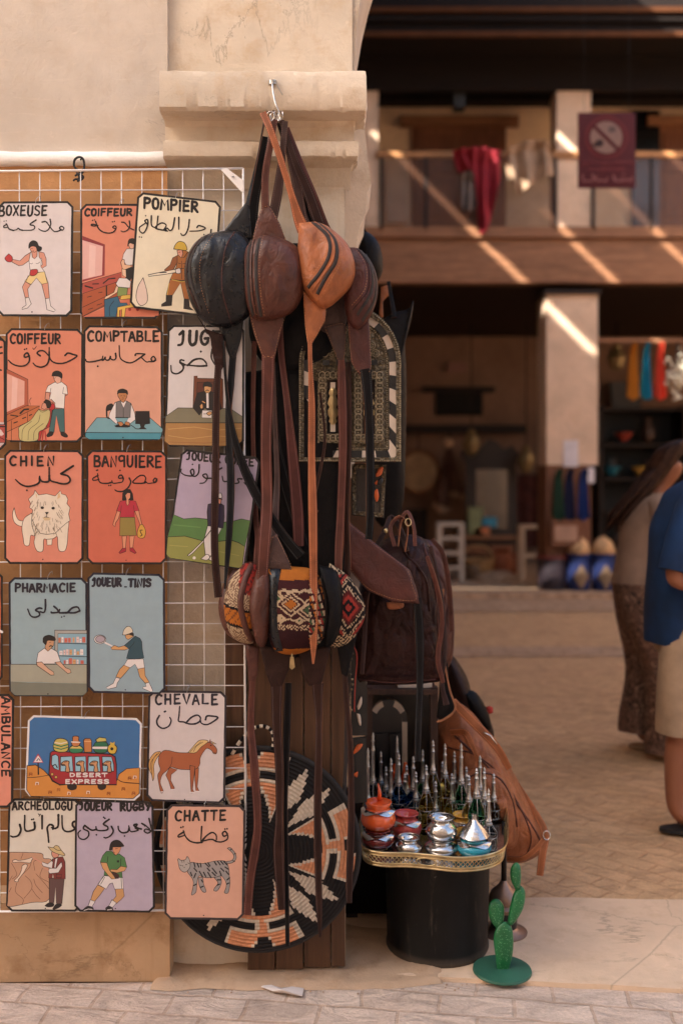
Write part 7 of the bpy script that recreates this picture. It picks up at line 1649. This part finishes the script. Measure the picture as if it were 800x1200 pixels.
def man():
    X0, Y0 = 1.475, 4.33
    T = thing('person', 'person in navy tee shirt, beige shorts and black flip flops, cut by right edge', 'person', (X0, Y0, 0))
    P = [[(0, 0, .93, .13), (0, 0, 1.12, .125), (.03, 0, 1.30, .12), (.085, 0, 1.455, .06), (.12, 0, 1.52, .056), (.175, 0, 1.585, .088), (.19, 0, 1.665, .09)]]
    k = 7
    for s in (-1, 1):
        o = .13 if s > 0 else 0
        P.append([2, (.0+o*.6, s*.17, 1.40, .06), (-.07+o, s*.235, 1.24, .05), (-.125+o, s*.25, 1.075, .042), (.03+o, s*.24, 1.06, .038), (.2+o, s*.22, 1.055, .028), (.245+o, s*.21, 1.055, .032)])
        wr_ = k+5; k += 6
        f = finger_chains(wr_, .245+o, s*.21, 1.055, 1, -s); P += f; k += sum(len(c) for c in f)-len(f)
    for s in (-1, 1):
        o = .14 if s > 0 else -.055
        P.append([0, (.01+o*.3, s*.09, .84, .098), (.035+o, s*.1, .5, .06), (.0+o, s*.1, .33, .056), (-.01+o, s*.1, .1, .037), (.03+o, s*.1, .058, .045), (.15+o, s*.108, .058, .046), (.2+o, s*.108, .05, .04)])
    b = skinned('body', (0, 0, 0), P, T, M['skin'])
    mb = MB(); loft(mb, [(X0, Y0, .79, .150, .185), (X0, Y0, .95, .150, .18), (X0, Y0, 1.12, .142, .175), (X0+.02, Y0, 1.28, .150, .195), (X0+.045, Y0, 1.39, .125, .2), (X0+.065, Y0, 1.445, .115, .165), (X0+.085, Y0, 1.485, .082, .085), (X0+.095, Y0, 1.5, .072, .07)], 28, fold=.03)
    mb.build('tee_shirt', M['navy'], T, smooth=60)
    for s in (-1, 1):
        o = .13 if s > 0 else 0; mb = MB(); mb.tube([(X0+.03+o*.4, Y0+s*.13, 1.40), (X0-.01+o*.6, Y0+s*.2, 1.37), (X0-.07+o, Y0+s*.235, 1.25), (X0-.11+o, Y0+s*.25, 1.115)], [.07, .08, .074, .07], 14); mb.build('sleeve', M['navy'], T, smooth=60)
        o = .14 if s > 0 else -.055; mb = MB(); loft(mb, [(X0+.03+o, Y0+s*.1, .42, .112, .105), (X0+.02+o*.7, Y0+s*.095, .6, .115, .105), (X0+.01, Y0+s*.08, .8, .128, .12), (X0, Y0+s*.05, .9, .12, .12)], 20, fold=.03); mb.build('shorts_leg', M['khaki'], T, smooth=60)
        mb = MB(); loft(mb, [(X0+.07+o, Y0+s*.105, .002, .145, .052), (X0+.07+o, Y0+s*.105, .018, .145, .052)], 22)
        fl = mb.build('flip_flop', M['rubber'], T, smooth=40)
        mb = MB()
        for q in (-1, 1): mb.tube([(X0+.145+o, Y0+s*.105, .02), (X0+.11+o, Y0+s*.105+q*.03, .09), (X0+.05+o, Y0+s*.105+q*.05, .06), (X0+.02+o, Y0+s*.105+q*.05, .015)], .0045, 6)
        mb.build('sandal_strap', M['rubber'], fl, smooth=True)
    mb = MB(); loft(mb, [(X0+.155, Y0, 1.58, .04, .06), (X0+.16, Y0, 1.64, .088, .088), (X0+.18, Y0, 1.71, .1, .086), (X0+.19, Y0, 1.765, .05, .05)], 18, fold=.03, nf=9); mb.build('hair', M['hair'], T, smooth=True)
    mb = MB(); mb.lathe([(.001, -.008), (.011, 0), (.001, .008)], (X0+.285, Y0, 1.6), 8); mb.build('nose', M['skin'], T, smooth=True)
    for s in (-1, 1):
        mb = MB(); mb.lathe([(.002, -.03), (.016, -.015), (.02, .01), (.004, .03)], (X0+.17, Y0+s*.088, 1.60), 8, sy=.5); mb.build('ear', M['skin'], T, smooth=True)
        mb = MB(); mb.lathe([(.001, -.009), (.010, 0), (.001, .009)], (X0+.262, Y0+s*.033, 1.625), 8); mb.build('eye', M['rubber'], T, smooth=True)
man()
def woman():
    X0, Y0 = 1.64, 5.45
    T = thing('person', 'person with long loose brown hair, taupe top and patterned wide trousers', 'person', (X0, Y0, 0))
    P = [[(0, 0, .95, .12), (.0, 0, 1.1, .095), (.03, 0, 1.28, .11), (.085, 0, 1.42, .05), (.115, 0, 1.47, .045), (.15, 0, 1.54, .078), (.16, 0, 1.61, .08)]]
    k = 7
    for s in (-1, 1):
        P.append([2, (.045, s*.145, 1.355, .045), (.07, s*.19, 1.2, .038), (.09, s*.2, 1.06, .033), (.2, s*.18, 1.03, .029), (.3, s*.15, 1.05, .022), (.34, s*.14, 1.055, .026)])
        wr_ = k+5; k += 6
        f = finger_chains(wr_, .34, s*.14, 1.055, 1, -s); P += f; k += sum(len(c) for c in f)-len(f)
    for s in (-1, 1):
        q = .06 if s < 0 else -.03
        P.append([0, (.0, s*.07, .84, .08), (q*.5+.035, s*.085, .48, .045), (q*.8+.04, s*.088, .3, .042), (q+.045, s*.088, .09, .032), (q+.08, s*.088, .05, .032), (q+.19, s*.088, .03, .026)])
    skinned('body', (0, 0, 0), P, T, M['skin'])
    mb = MB(); loft(mb, [(X0-.005, Y0, .925, .155, .165), (X0, Y0, 1.0, .148, .16), (X0, Y0, 1.12, .125, .145), (X0+.02, Y0, 1.27, .135, .16), (X0+.045, Y0, 1.37, .1, .15), (X0+.08, Y0, 1.42, .06, .06)], 26, fold=.02); mb.build('top', M['greige'], T, smooth=60)
    for s in (-1, 1):
        mb = MB(); mb.tube([(X0+.045, Y0+s*.11, 1.36), (X0+.05, Y0+s*.16, 1.33), (X0+.07, Y0+s*.19, 1.2)], [.058, .06, .054], 12); mb.build('sleeve', M['greige'], T, smooth=60)
        dx = .06 if s < 0 else -.03
        mb = MB(); loft(mb, [(X0+dx+.06, Y0+s*.09, .03 if s < 0 else .10, .135, .12), (X0+dx+.04, Y0+s*.088, .2, .105, .1), (X0+dx*.5+.035, Y0+s*.085, .45, .078, .085), (X0+.01, Y0+s*.075, .74, .125, .115), (X0-.005, Y0+s*.05, .93, .15, .12)], 22, fold=.05, nf=6); mb.build('trouser_leg', M['print'], T, smooth=60)
        mb = MB(); loft(mb, [(X0+dx+.11, Y0+s*.088, .002, .125, .045), (X0+dx+.11, Y0+s*.088, .02, .125, .045)], 18); mb.build('sandal', M['khaki'], T, smooth=40)
    mb = MB(); rr = []
    for (x, z, rx, ry) in crom([(X0+.165, 1.70, .03, .03), (X0+.155, 1.675, .085, .075), (X0+.12, 1.60, .092, .088), (X0+.065, 1.51, .078, .085), (X0+.0, 1.42, .066, .085), (X0-.06, 1.34, .05, .078), (X0-.1, 1.29, .034, .06), (X0-.13, 1.25, .01, .03)], 5):
        i = len(rr); rr.append([Vector((x+rx*math.cos(t)*(1+.06*math.sin(9*t+i*.1)), Y0-.012+ry*math.sin(t)*(1+.06*math.sin(9*t+i*.1)), z+.35*rx*math.cos(t))) for t in [2*math.pi*j/32 for j in range(32)]])
    mb.rings(rr)
    rs = random.Random(5)
    for k in range(40):
        y = Y0+rs.uniform(-.085, .06); o = rs.uniform(-.04, .06)
        mb.tube([(X0+.08+o, y, 1.55), (X0-.02+o, y+rs.uniform(-.02, .02), 1.42), (X0-.12+o, y+rs.uniform(-.03, .03), 1.31), (X0-.17+o+rs.uniform(-.02, .02), y+rs.uniform(-.04, .04), 1.22+rs.uniform(-.03, .03))], [.009, .010, .007, .001], 5)
    mb.build('hair', M['hair'], T, smooth=True)
    mb = MB(); mb.lathe([(.001, -.008), (.010, 0), (.001, .008)], (X0+.245, Y0, 1.555), 8); mb.build('nose', M['skin'], T, smooth=True)
    for s in (-1, 1):
        mb = MB(); mb.lathe([(.001, -.008), (.009, 0), (.001, .008)], (X0+.225, Y0+s*.03, 1.58), 8); mb.build('eye', M['rubber'], T, smooth=True)
woman()

# ------------------------------------------------------------------ prohibition sign on the gallery column
d = 9.0
T = thing('prohibition_sign', 'dark red prohibition sign with a struck out round pictogram hanging beside the upper column', 'sign', W(710, 220, d))
mb = MB(); mb.box(W(677, 220, d), W(744, 132, d)+Vector((0, .02, 0))); mb.build('panel', plain('dark red enamel', C(92, 18, 24), .5, var=.1), T)
class Far:
    def __init__(s): s.n = 1
    def layer(s): s.n += 1
    def put(s, x, y): return W(665+x/8.889, 120+y/8.889, d)+Vector((0, -.002-.0008*s.n, 0))
S = Far(); mb = MB(); GP = C(160, 128, 116); RP = C(92, 18, 24); 
def disc(cx, cy, r, c): S.layer(); mb.poly([S.put(cx+r*math.cos(a), cy+r*math.sin(a)) for a in [2*math.pi*i/32 for i in range(32)]], c)
disc(398, 366, 230, C(116, 44, 46)); disc(398, 366, 190, RP); disc(398, 366, 168, GP)
S.layer(); mb.poly([S.put(*p) for p in ((270, 420), (330, 380), (370, 410), (360, 460), (290, 470), (250, 450))], C(60, 40, 40))
S.layer(); mb.poly([S.put(*p) for p in ((410, 280), (450, 245), (500, 270), (490, 310), (430, 320))], C(110, 90, 86))
S.layer(); mb.stroke([(270, 250), (520, 490)], 40, S.put, RP)
mb.build('pictogram', paint('enamel marks', .4), T)
mb = MB(); LT = C(168, 108, 104)
rs = random.Random(2)
for y, x0, x1, h in ((632, 140, 650, 30), (705, 205, 575, 30)):
    x = x0
    while x < x1:
        w_ = rs.uniform(10, 20); S.layer(); mb.stroke([(x, y+h*.5), (x, y-h*.5), (x+w_, y-h*.5*rs.choice((1, 0))), (x+w_, y+h*.5)], 6, S.put, C(150, 70, 70), smooth=False); x += w_+12
for st in ([(660, 790), (640, 830), (600, 812), (560, 830), (540, 800)], [(540, 830), (500, 834), (480, 800)], [(470, 830), (460, 770)], [(560, 760), (572, 764)],
           [(400, 800), (380, 834), (330, 820), (300, 834), (270, 800), (290, 780)], [(250, 834), (246, 760)], [(230, 834), (180, 830), (150, 834), (140, 770)]): S.layer(); mb.stroke(st, 14, S.put, LT)
mb.build('lettering', paint('enamel letters', .4), T)
mb = MB(); mb.tube([W(684, 133, d)+Vector((0, .01, 0)), W(684, 133, d)+Vector((0, .01, 4.75))], .0018, 5); mb.tube([W(737, 133, d)+Vector((0, .01, 0)), W(737, 133, d)+Vector((0, .01, 4.75))], .0018, 5); mb.build('hanging_wire', M['black_cord'], T)

# ------------------------------------------------------------------ things in the gallery
def cloth(name, label, cat, pts, d, mat, th=.03, fold=.03, group=None):
    T = MB(); p = Pillow(pts, d, th, th*.5, p=4, k=4, n=8, wr=.6, seed=len(pts)); return tag(p.build(name, mat, None), label, cat, group)
red = plain('crimson cloth', C(140, 26, 40), .85, bs=.4, bsc=14); ker = plain('beige wool', C(158, 130, 106), .9, var=.3, vs_=5, bs=.4, bsc=10)
def sheet(name, label, cat, top, bot, d, mat, folds=5, amp=.05, nx=44, nz_=14, group=None, seed=0):
    """cloth hung from its top edge: top and bottom edges in photo points, with vertical folds that deepen downwards"""
    tp, bt = crom(top, 10), crom(bot, 10); L = []; mb = MB(); ids = []
    def samp(P, u): k = u*(len(P)-1); i_ = min(int(k), len(P)-2); w_ = k-i_; return P[i_][0]*(1-w_)+P[i_+1][0]*w_, P[i_][1]*(1-w_)+P[i_+1][1]*w_
    for side in (0, 1):
        for i_ in range(nx+1):
            u = i_/nx; a_, b_ = samp(tp, u), samp(bt, u)
            for j_ in range(nz_+1):
                v = j_/nz_; x, y = a_[0]*(1-v)+b_[0]*v, a_[1]*(1-v)+b_[1]*v
                dep = amp*(.35+.65*v)*(math.sin(u*folds*6.283+seed+.6*math.sin(v*3+seed))+.4*noise.noise(Vector((u*9, v*3, seed))))
                roll = -.10*math.exp(-((v-.03)/.06)**2)
                mb.vert(W(x, y, d)+Vector((0, dep+roll+.012*side, 0)))
    q = (nx+1)*(nz_+1)
    for s_ in (0, 1):
        for i_ in range(nx):
            for j_ in range(nz_):
                k = s_*q+i_*(nz_+1)+j_; fc = (k, k+nz_+1, k+nz_+2, k+1); mb.face(fc if s_ == 0 else fc[::-1])
    return tag(mb.build(name, mat, smooth=True), label, cat, group)
sheet('blanket', 'crimson cloth hanging over the gallery handrail', 'blanket', [(530, 178), (548, 175), (566, 175), (586, 179)], [(536, 200), (556, 206), (560, 266), (572, 266), (586, 206)], 12.7, red, 4, .07)
sheet('rug', 'beige rug draped over the gallery handrail beside the crimson cloth', 'rug', [(590, 179), (608, 170), (630, 166), (648, 174)], [(596, 208), (608, 226), (628, 212), (650, 204)], 12.68, ker, 3, .09, seed=2)
sheet('cloth_bag', 'grey cloth bag hanging below the handrail between crimson cloth and door', 'bag', [(540, 206), (548, 203), (555, 207)], [(540, 242), (548, 247), (558, 242)], 12.64, plain('grey cloth', C(110, 98, 92), .9), 2, .05, seed=4)
T = thing('loudspeaker', 'small black loudspeaker fixed under the eave above the left door', 'loudspeaker', W(538, 124, 12.9))
mb = MB(); mb.box(W(532, 125, 12.9), W(545, 104, 12.9)+Vector((0, .2, 0))); mb.build('cabinet', M['rubber'], T)
mb = MB(); mb.tube([W(538, 106, 13), W(538, 100, 13)], .02, 6); mb.build('bracket', M['rubber'], T)
# ------------------------------------------------------------------ goods under the arcade
FL = .06
def onfloor(px, d): return Vector(((px-400)/F*d, d, FL))
M['wht'] = plain('white paint', C(196, 176, 156), .6, var=.15)
def stool(label, px, x0, x1, ytop, d, rungs):
    c = onfloor(px, d); T = thing('stool', label, 'stool', c, 'white wooden stools under the arcade'); w = (x1-x0)/F*d; h = EYE+(HY-ytop)/F*d-FL
    mb = MB(); mb.box((c.x-w*.5, d-w*.4, FL+h-.05), (c.x+w*.5, d+w*.4, FL+h)); mb.build('seat', M['wht'], T)
    for a in (-1, 1):
        for b in (-1, 1): mb = MB(); mb.box((c.x+a*w*.42-.03, d+b*w*.32-.03, FL), (c.x+a*w*.42+.03, d+b*w*.32+.03, FL+h-.05)); mb.build('leg', M['wht'], T)
    for k in rungs: mb = MB(); mb.box((c.x-w*.4, d-w*.32-.02, FL+h*k), (c.x+w*.4, d-w*.32+.02, FL+h*k+.05)); mb.build('rung', M['wht'], T)
stool('tall white wooden stool with three rungs left of the ornate mirror', 527, 512, 543, 612, 14.0, (.2, .45, .7))
stool('white wooden stool with one rung beside the column', 624, 608, 641, 615, 14.4, (.4,))
T = thing('hand_drum', 'large pale round drum hanging on the arcade wall', 'drum', W(490, 553, 17.2))
mb = MB(); mb.tube([W(490, 553, 17.2)+Vector((.34*math.cos(t), 0, .34*math.sin(t))) for t in [2*math.pi*i/30 for i in range(30)]], .04, 8, closed=True); mb.build('hoop', M['far_wood'], T, smooth=True)
mb = MB(); q = W(490, 553, 17.2); mb.rings([[q+Vector((r*math.cos(t), y, r*math.sin(t))) for t in [2*math.pi*i/30 for i in range(30)]] for r, y in ((.34, .02), (.33, -.03), (.1, -.03))]); mb.build('skin', plain('drum skin', C(178, 150, 116), .7, var=.2), T)
mb = MB(); mb.tube([q+Vector((0, 0, .34)), W(490, 507, 17.2)], .012, 5); mb.build('cord', M['dark_wood'], T)
T = thing('gourd_bunch', 'bunch of brown gourds with pale ends hanging left of the ornate mirror', 'gourds', W(526, 560, 17.1))
mb = MB(); mb.tube([W(526, 507, 17.1), W(526, 530, 17.1)], .02, 5); mb.build('cord', M['dark_wood'], T)
rs = random.Random(8)
for k in range(9):
    x = 526+rs.uniform(-15, 15); t_ = W(526+(x-526)*.2, 528, 17.1); e = W(x, 585+rs.uniform(-8, 14), 17.1+rs.uniform(-.2, .2))
    mb = MB(); mb.tube([t_, t_.lerp(e, .55), t_.lerp(e, .85), e], [.02, .05, .09, .05], 8); g_ = mb.build('gourd', plain('gourd', C(112, 76, 60), .6) if k == 0 else bpy.data.materials['gourd'], T, smooth=True)
    mb = MB(); mb.lathe([(.001, -.09), (.08, -.05), (.09, 0), (.05, .05), (.001, .07)], e, 8); mb.build('pale_end', plain('gourd end', C(190, 156, 126), .7) if k == 0 else bpy.data.materials['gourd end'], g_, smooth=True)
mb = MB(); mb.lathe([(.001, -.1), (.09, -.05), (.1, .02), (.04, .09), (.001, .1)], W(524, 519, 17.0), 9); mb.build('top_knot', bpy.data.materials['gourd end'], T, smooth=True)
# dark cabinet with ornate mirror and small goods
T = thing('cabinet', 'low dark cabinet under the ornate mirror in the arcade', 'cabinet', onfloor(572, 16.2))
mb = MB(); mb.box((fx(540, 16.2), 16.2, .2), (fx(605, 16.2), 16.7, fz(632, 16.2))); mb.build('carcase', M['dark_wood'], T)
mb = MB(); mb.box((fx(536, 16.2), 16.15, fz(632, 16.2)), (fx(609, 16.2), 16.75, fz(628, 16.2))); mb.build('top', M['far_wood'], T)
for a in (541, 600): mb = MB(); mb.box((fx(a, 16.2), 16.22, FL), (fx(a, 16.2)+.06, 16.28, .2)); mb.build('leg', M['dark_wood'], T)
for a, b in ((543, 571), (574, 602)): mb = MB(); mb.box((fx(a, 16.2), 16.17, .26), (fx(b, 16.2), 16.2, fz(638, 16.2))); mb.build('door', M['far_wood_v'], T)
T = thing('ornate_mirror', 'dark carved mirror with a scrolled crest standing on the low cabinet', 'mirror', W(575, 628, 16.4))
o1 = [(545, 628), (545, 545), (540, 530), (552, 522), (560, 528), (572, 514), (580, 516), (590, 526), (600, 522), (608, 532), (604, 546), (606, 628)]
mb = MB(); mb.prism([W(x, y, 16.4) for x, y in o1], (0, .08, 0)); mb.build('frame', plain('carved dark wood', C(50, 38, 32), .6, bs=1, bsc=14), T)
mb = MB(); mb.box(W(557, 620, 16.38), W(594, 550, 16.38)+Vector((0, .015, 0))); mb.build('glass', plain('dim mirror', (.25, .2, .16, 1), .25, .8), T)
for lab, x0, x1, y0, y1, c in (('green tinted picture leaning on the cabinet top', 548, 566, 594, 627, C(120, 128, 96)), ('small blue box on the cabinet top', 562, 582, 606, 618, C(60, 130, 160)), ('orange box beside the blue box on the cabinet', 553, 574, 616, 627, C(190, 120, 84))):
    T = thing('box' if 'box' in lab else 'picture', lab, 'box' if 'box' in lab else 'picture', W((x0+x1)/2, y1, 16.2)); mb = MB(); mb.box(W(x0, y1, 16.22), W(x1, y0, 16.22)+Vector((0, .05, 0))); mb.build('board' if 'box' not in lab else 'carton', plain(lab[:12], c, .7), T)
    mb = MB(); mb.box(W(x0+3, y1-3, 16.215), W(x1-3, y0+3, 16.215)+Vector((0, .005, 0))); mb.build('face_print', plain(lab[:10]+' print', tuple(min(.9, q*1.5) for q in c[:3])+(1,), .7), T)
T = thing('loose_plank', 'long pale plank leaning low in front of the dark cabinet', 'plank', W(575, 670, 15)); mb = MB(); mb.prism([W(*p, 15.2) for p in ((550, 640), (554, 638), (604, 668), (603, 674))], (0, .12, 0)); mb.build('plank', M['far_wood'], T)
cloth('rug_pile', 'pile of pale folded rugs on the arcade floor between the stools', 'rugs', [(556, 676), (570, 670), (590, 668), (604, 674), (608, 686), (590, 690), (560, 689)], 13.9, ker, .25)
cloth('stuffed_sack', 'brown stuffed sack lying right of the tall stool', 'sack', [(546, 664), (556, 660), (562, 670), (562, 684), (548, 686)], 14.2, plain('brown sacking', C(120, 94, 72), .9), .2)
T = thing('storage_bin', 'dark plum storage bin with a red rim beside the column', 'bin', onfloor(650, 12.7))
mb = MB(); w = 16/F*12.7; c = onfloor(650, 12.7); c.y += .2
mb.lathe([(w*.98, 0), (w*1.02, .02), (w*1.1, .42), (w*1.08, .43), (w*.98, .40), (0, .38)], c, 24); mb.build('tub', plain('plum plastic', C(52, 42, 50), .5), T, smooth=40)
mb = MB(); mb.tube([c+Vector((w*1.1*math.cos(t), w*1.1*math.sin(t), .42)) for t in [2*math.pi*i/24 for i in range(24)]], .018, 6, closed=True); mb.build('rim', plain('dull red plastic', C(130, 56, 46), .5), T, smooth=True)
M['bluebag'] = plain('blue printed sack', C(24, 40, 92), .8); M['heap'] = plain('dried petals', C(196, 156, 112), .9, var=.4, vs_=9, bs=1, bsc=12)
for px, lab in ((682, 'blue printed sack heaped with pale dried petals nearer the column'), (711, 'blue printed sack heaped with pale dried petals beside the long haired person')):
    c = onfloor(px, 12.6); c.y += .2; w = 13/F*12.7
    T = thing('sack', lab, 'sack', c, 'blue sacks of dried petals by the column')
    mb = MB(); mb.lathe([(w*.95, 0), (w*1.03, .06), (w*1.02, .3), (w*1.06, .44), (w*1.12, .46), (w*1.02, .47), (0, .45)], c, 24); mb.build('sack_body', M['bluebag'], T, smooth=True)
    mb = MB(); mb.lathe([(w*1.04, .46), (w*1.02, .53), (w*.82, .61), (w*.45, .66), (0, .675)], c, 18)
    for k in range(70):
        a = rs.uniform(0, 6.28); r = w*rs.uniform(0, 1.02); z = .48+.19*max(0, 1-(r/w)**2); mb.lathe([(.001, -.02), (.03, 0), (.001, .025)], c+Vector((r*math.cos(a), r*math.sin(a), z)), 5)
    mb.build('petals', M['heap'], T, smooth=True)['kind'] = 'stuff'
    y = c.y-w*1.045; mb = MB(); mb.prism([(c.x, y-.004, .08), (c.x+.1, y+.012, .24), (c.x, y-.006, .40), (c.x-.1, y+.012, .24)], (0, .006, 0)); mb.build('emblem', plain('sack print', C(132, 108, 84), .85) if px == 682 else bpy.data.materials['sack print'], T)
for px, c, lab in ((654, C(40, 84, 62), 'green scarf hanging on the column panel'), (667, C(30, 38, 84), 'navy scarf hanging between the green and the bright blue scarf'), (683, C(24, 62, 140), 'bright blue scarf hanging at the right of the column panel')):
    sheet('scarf', lab, 'scarf', [(px-4, 552), (px, 549), (px+4, 552)], [(px-7, 604), (px, 611), (px+7, 606)], 12.76, plain(lab[:10]+'cotton', tuple(q*.6 for q in c[:3])+(1,), .85), 2, .035, 20, 8, 'scarves hanging on the column panel', px)
T = thing('notice', 'white paper notice on the pale column', 'notice', W(668, 546, 12.83)); mb = MB(); mb.box(W(660, 547, 12.825), W(677, 516, 12.825)+Vector((0, .004, 0))); mb.build('paper', plain('notice paper', C(214, 204, 206), .8), T)
T = thing('price_tag', 'small white tag at the top right of the column panel', 'tag', W(692, 566, 12.8)); mb = MB(); mb.box(W(688, 566, 12.8), W(696, 548, 12.8)+Vector((0, .02, 0))); mb.build('card', bpy.data.materials['notice paper'], T)
T = thing('crate', 'small wooden crate with a pale print at the foot of the column', 'crate', W(662, 640, 12.75)); mb = MB(); mb.box(W(646, 640, 12.7), W(680, 610, 12.7)+Vector((0, .12, 0))); mb.build('board', M['far_wood_v'], T); mb = MB(); mb.box(W(650, 634, 12.695), W(676, 616, 12.695)+Vector((0, .004, 0))); mb.build('print', plain('pale print', C(178, 140, 116), .8), T)
# racks right of the column
T = thing('shop_rack', 'black shelving with dark goods right of the column', 'shelf', onfloor(740, 16))
mb = MB()
for a in (702, 800, 860): mb = MB(); mb.box((fx(a, 16), 16, FL), (fx(a, 16)+.06, 16.5, fz(475, 16))); mb.build('upright', M['dark_wood'], T)
for y in (478, 520, 560, 600, 640): mb = MB(); mb.box((fx(700, 16), 16, fz(y+3, 16)), (fx(862, 16), 16.5, fz(y, 16))); mb.build('shelf', M['dark_wood'], T)
mb = MB(); mb.box((fx(700, 16), 16.5, FL), (fx(862, 16), 16.55, fz(475, 16))); mb.build('back', plain('black back', (.012, .012, .012, 1), .8), T)
for i in range(14):
    x = 706+rs.uniform(0, 140); y = rs.choice((519, 559, 599, 639)); hh = rs.uniform(.2, .42); p = W(x, y, 16.2); mb = MB(); mb.lathe([(.07, 0), (.12, hh*.3), (.1, hh*.6), (.04, hh*.8), (.06, hh)], p, 10)
    tag(mb.build('jar', plain('jar%d' % i, rs.choice((C(60, 70, 76), C(50, 44, 40), C(70, 50, 40), C(44, 56, 60))), .5), None, loc=p, smooth=True), 'dark jar on the black shelving right of the column', 'jar', 'dark jars on the black shelving')
for px, c, lab in ((741, C(206, 140, 44), 'yellow hanging tassel at the left on the arcade rail'), (757, C(24, 150, 180), 'teal hanging tassel in the middle on the arcade rail'), (773, C(232, 84, 58), 'coral hanging tassel at the right on the arcade rail')):
    sheet('tassel', lab, 'tassel', [(px-3, 404), (px, 402), (px+3, 404)], [(px-7, 464), (px, 469), (px+7, 465)], 13.3, plain(lab[:9]+' silk', c, .7), 3, .06, 24, 8, 'coloured tassels hanging from the arcade rail', px)
T = thing('flower_bunch', 'bunch of white dried flowers hanging right of the coral tassel', 'flowers', W(792, 440, 13.3))
mb = MB(); mb.tube([W(794, 400, 13.3), W(792, 425, 13.3)], .02, 5); mb.build('stem', M['dark_wood'], T)
mb = MB()
for k in range(60):
    q = W(792+rs.gauss(0, 7), 442+rs.gauss(0, 11), 13.3+rs.uniform(-.1, .1)); mb.lathe([(.001, -.03), (.038, 0), (.001, .03)], q, 6)
mb.build('blossoms', plain('white petals', C(226, 220, 200), .7), T, smooth=True)['kind'] = 'stuff'
mb = MB(); mb.prism([W(*p, 17.2) for p in ((715, 448), (752, 446), (750, 484), (718, 486))], (0, .1, 0)); tag(mb.build('picture', plain('grey print', C(80, 76, 74), .6)), 'grey picture low behind the yellow tassel', 'picture')
mb = MB(); mb.box(W(524, 435, 17.5), W(546, 425, 17.5)+Vector((0, .08, 0))); tag(mb.build('plaque', plain('pink plaque', C(150, 110, 100), .7)), 'small pink plaque on the arcade wall above the niche', 'plaque')

# ------------------------------------------------------------------ more small goods in the arcade
def turned(name, label, cat, px, py, d, prof, mat, ground=True):
    c = onfloor(px, d) if ground else W(px, py, d)
    T = thing(name, label, cat, c); mb = MB(); mb.lathe(prof, c, 16); mb.build('body', mat, T, smooth=40); return T, c
clay = plain('terracotta', C(150, 88, 60), .8, var=.2); rush = plain('woven rush', C(176, 140, 96), .85, var=.35, vs_=20, bs=1, bsc=40)
for px, d_, s_, lab in ((588, 14.6, 1.0, 'round terracotta jar standing in front of the dark cabinet'), (601, 14.9, .75, 'smaller terracotta jar right of the round jar')):
    T, c = turned('clay_jar', lab, 'jar', px, 0, d_, [(.1*s_, 0), (.17*s_, .12*s_), (.18*s_, .22*s_), (.1*s_, .34*s_), (.13*s_, .4*s_), (.10*s_, .41*s_), (.06*s_, .33*s_)], clay)
for px, d_, lab in ((498, 13.4, 'low rush basket near the corner of the gateway pier'), (560, 14.3, 'rush basket standing between sack and cabinet')):
    T, c = turned('rush_basket', lab, 'basket', px, 0, d_, [(.16, 0), (.2, .1), (.23, .26), (.24, .28), (.22, .28), (.18, .06)], rush)
    mb = MB(); mb.tube([c+Vector((.22*math.cos(t), 0, .27+.2*math.sin(t))) for t in [i*math.pi/8 for i in range(9)]], .014, 6); mb.build('handle', rush, T, smooth=True)
M['lampglass'] = plain('pierced brass', (.36, .27, .14, 1), .45, .8)
for px, py, lab in ((552, 520, 'pierced brass lantern hanging left of the mirror crest'), (616, 540, 'pierced brass lantern hanging between mirror and column'), (722, 420, 'pierced brass lantern hanging beside the yellow tassel')):
    c = W(px, py, 16.0); T = thing('hanging_lantern', lab, 'lantern', c)
    mb = MB(); mb.lathe([(.02, -.2), (.1, -.14), (.15, 0), (.11, .12), (.06, .16), (.07, .2), (.01, .26)], c, 8); mb.build('cage', M['lampglass'], T)
    mb = MB(); mb.tube([c+Vector((0, 0, .25)), Vector((c.x, c.y, fz(334)-.02))], .01, 5); mb.build('chain', M['dark_wood'], T)
for x0, x1, y0, y1, c_, lab in ((606, 634, 556, 640, C(92, 48, 40), 'brown red carpet hung on the arcade wall left of the column'), (474, 500, 596, 668, C(60, 50, 44), 'dark striped carpet hung at the far left of the arcade')):
    sheet('carpet', lab, 'carpet', [(x0, y0), ((x0+x1)/2, y0), (x1, y0)], [(x0, y1), ((x0+x1)/2, y1+2), (x1, y1)], 17.3, plain(lab[:14], c_, .95, var=.5, vs_=6), 2, .05)
for i, (px, py, c_, lab) in enumerate(((730, 517, C(150, 60, 44), 'red glazed bowl on the upper rack shelf'), (716, 557, C(40, 110, 130), 'teal glazed bowl on the middle rack shelf'), (750, 557, C(190, 150, 70), 'yellow glazed bowl on the middle rack shelf'))):
    c = W(px, py, 16.1); T = thing('bowl', lab, 'bowl', c); mb = MB(); mb.lathe([(.05, 0), (.06, .02), (.15, .12), (.16, .14), (.14, .13), (.05, .03)], c, 16); mb.build('bowl_body', plain(lab[:8]+' glaze far', c_, .3), T, smooth=40)
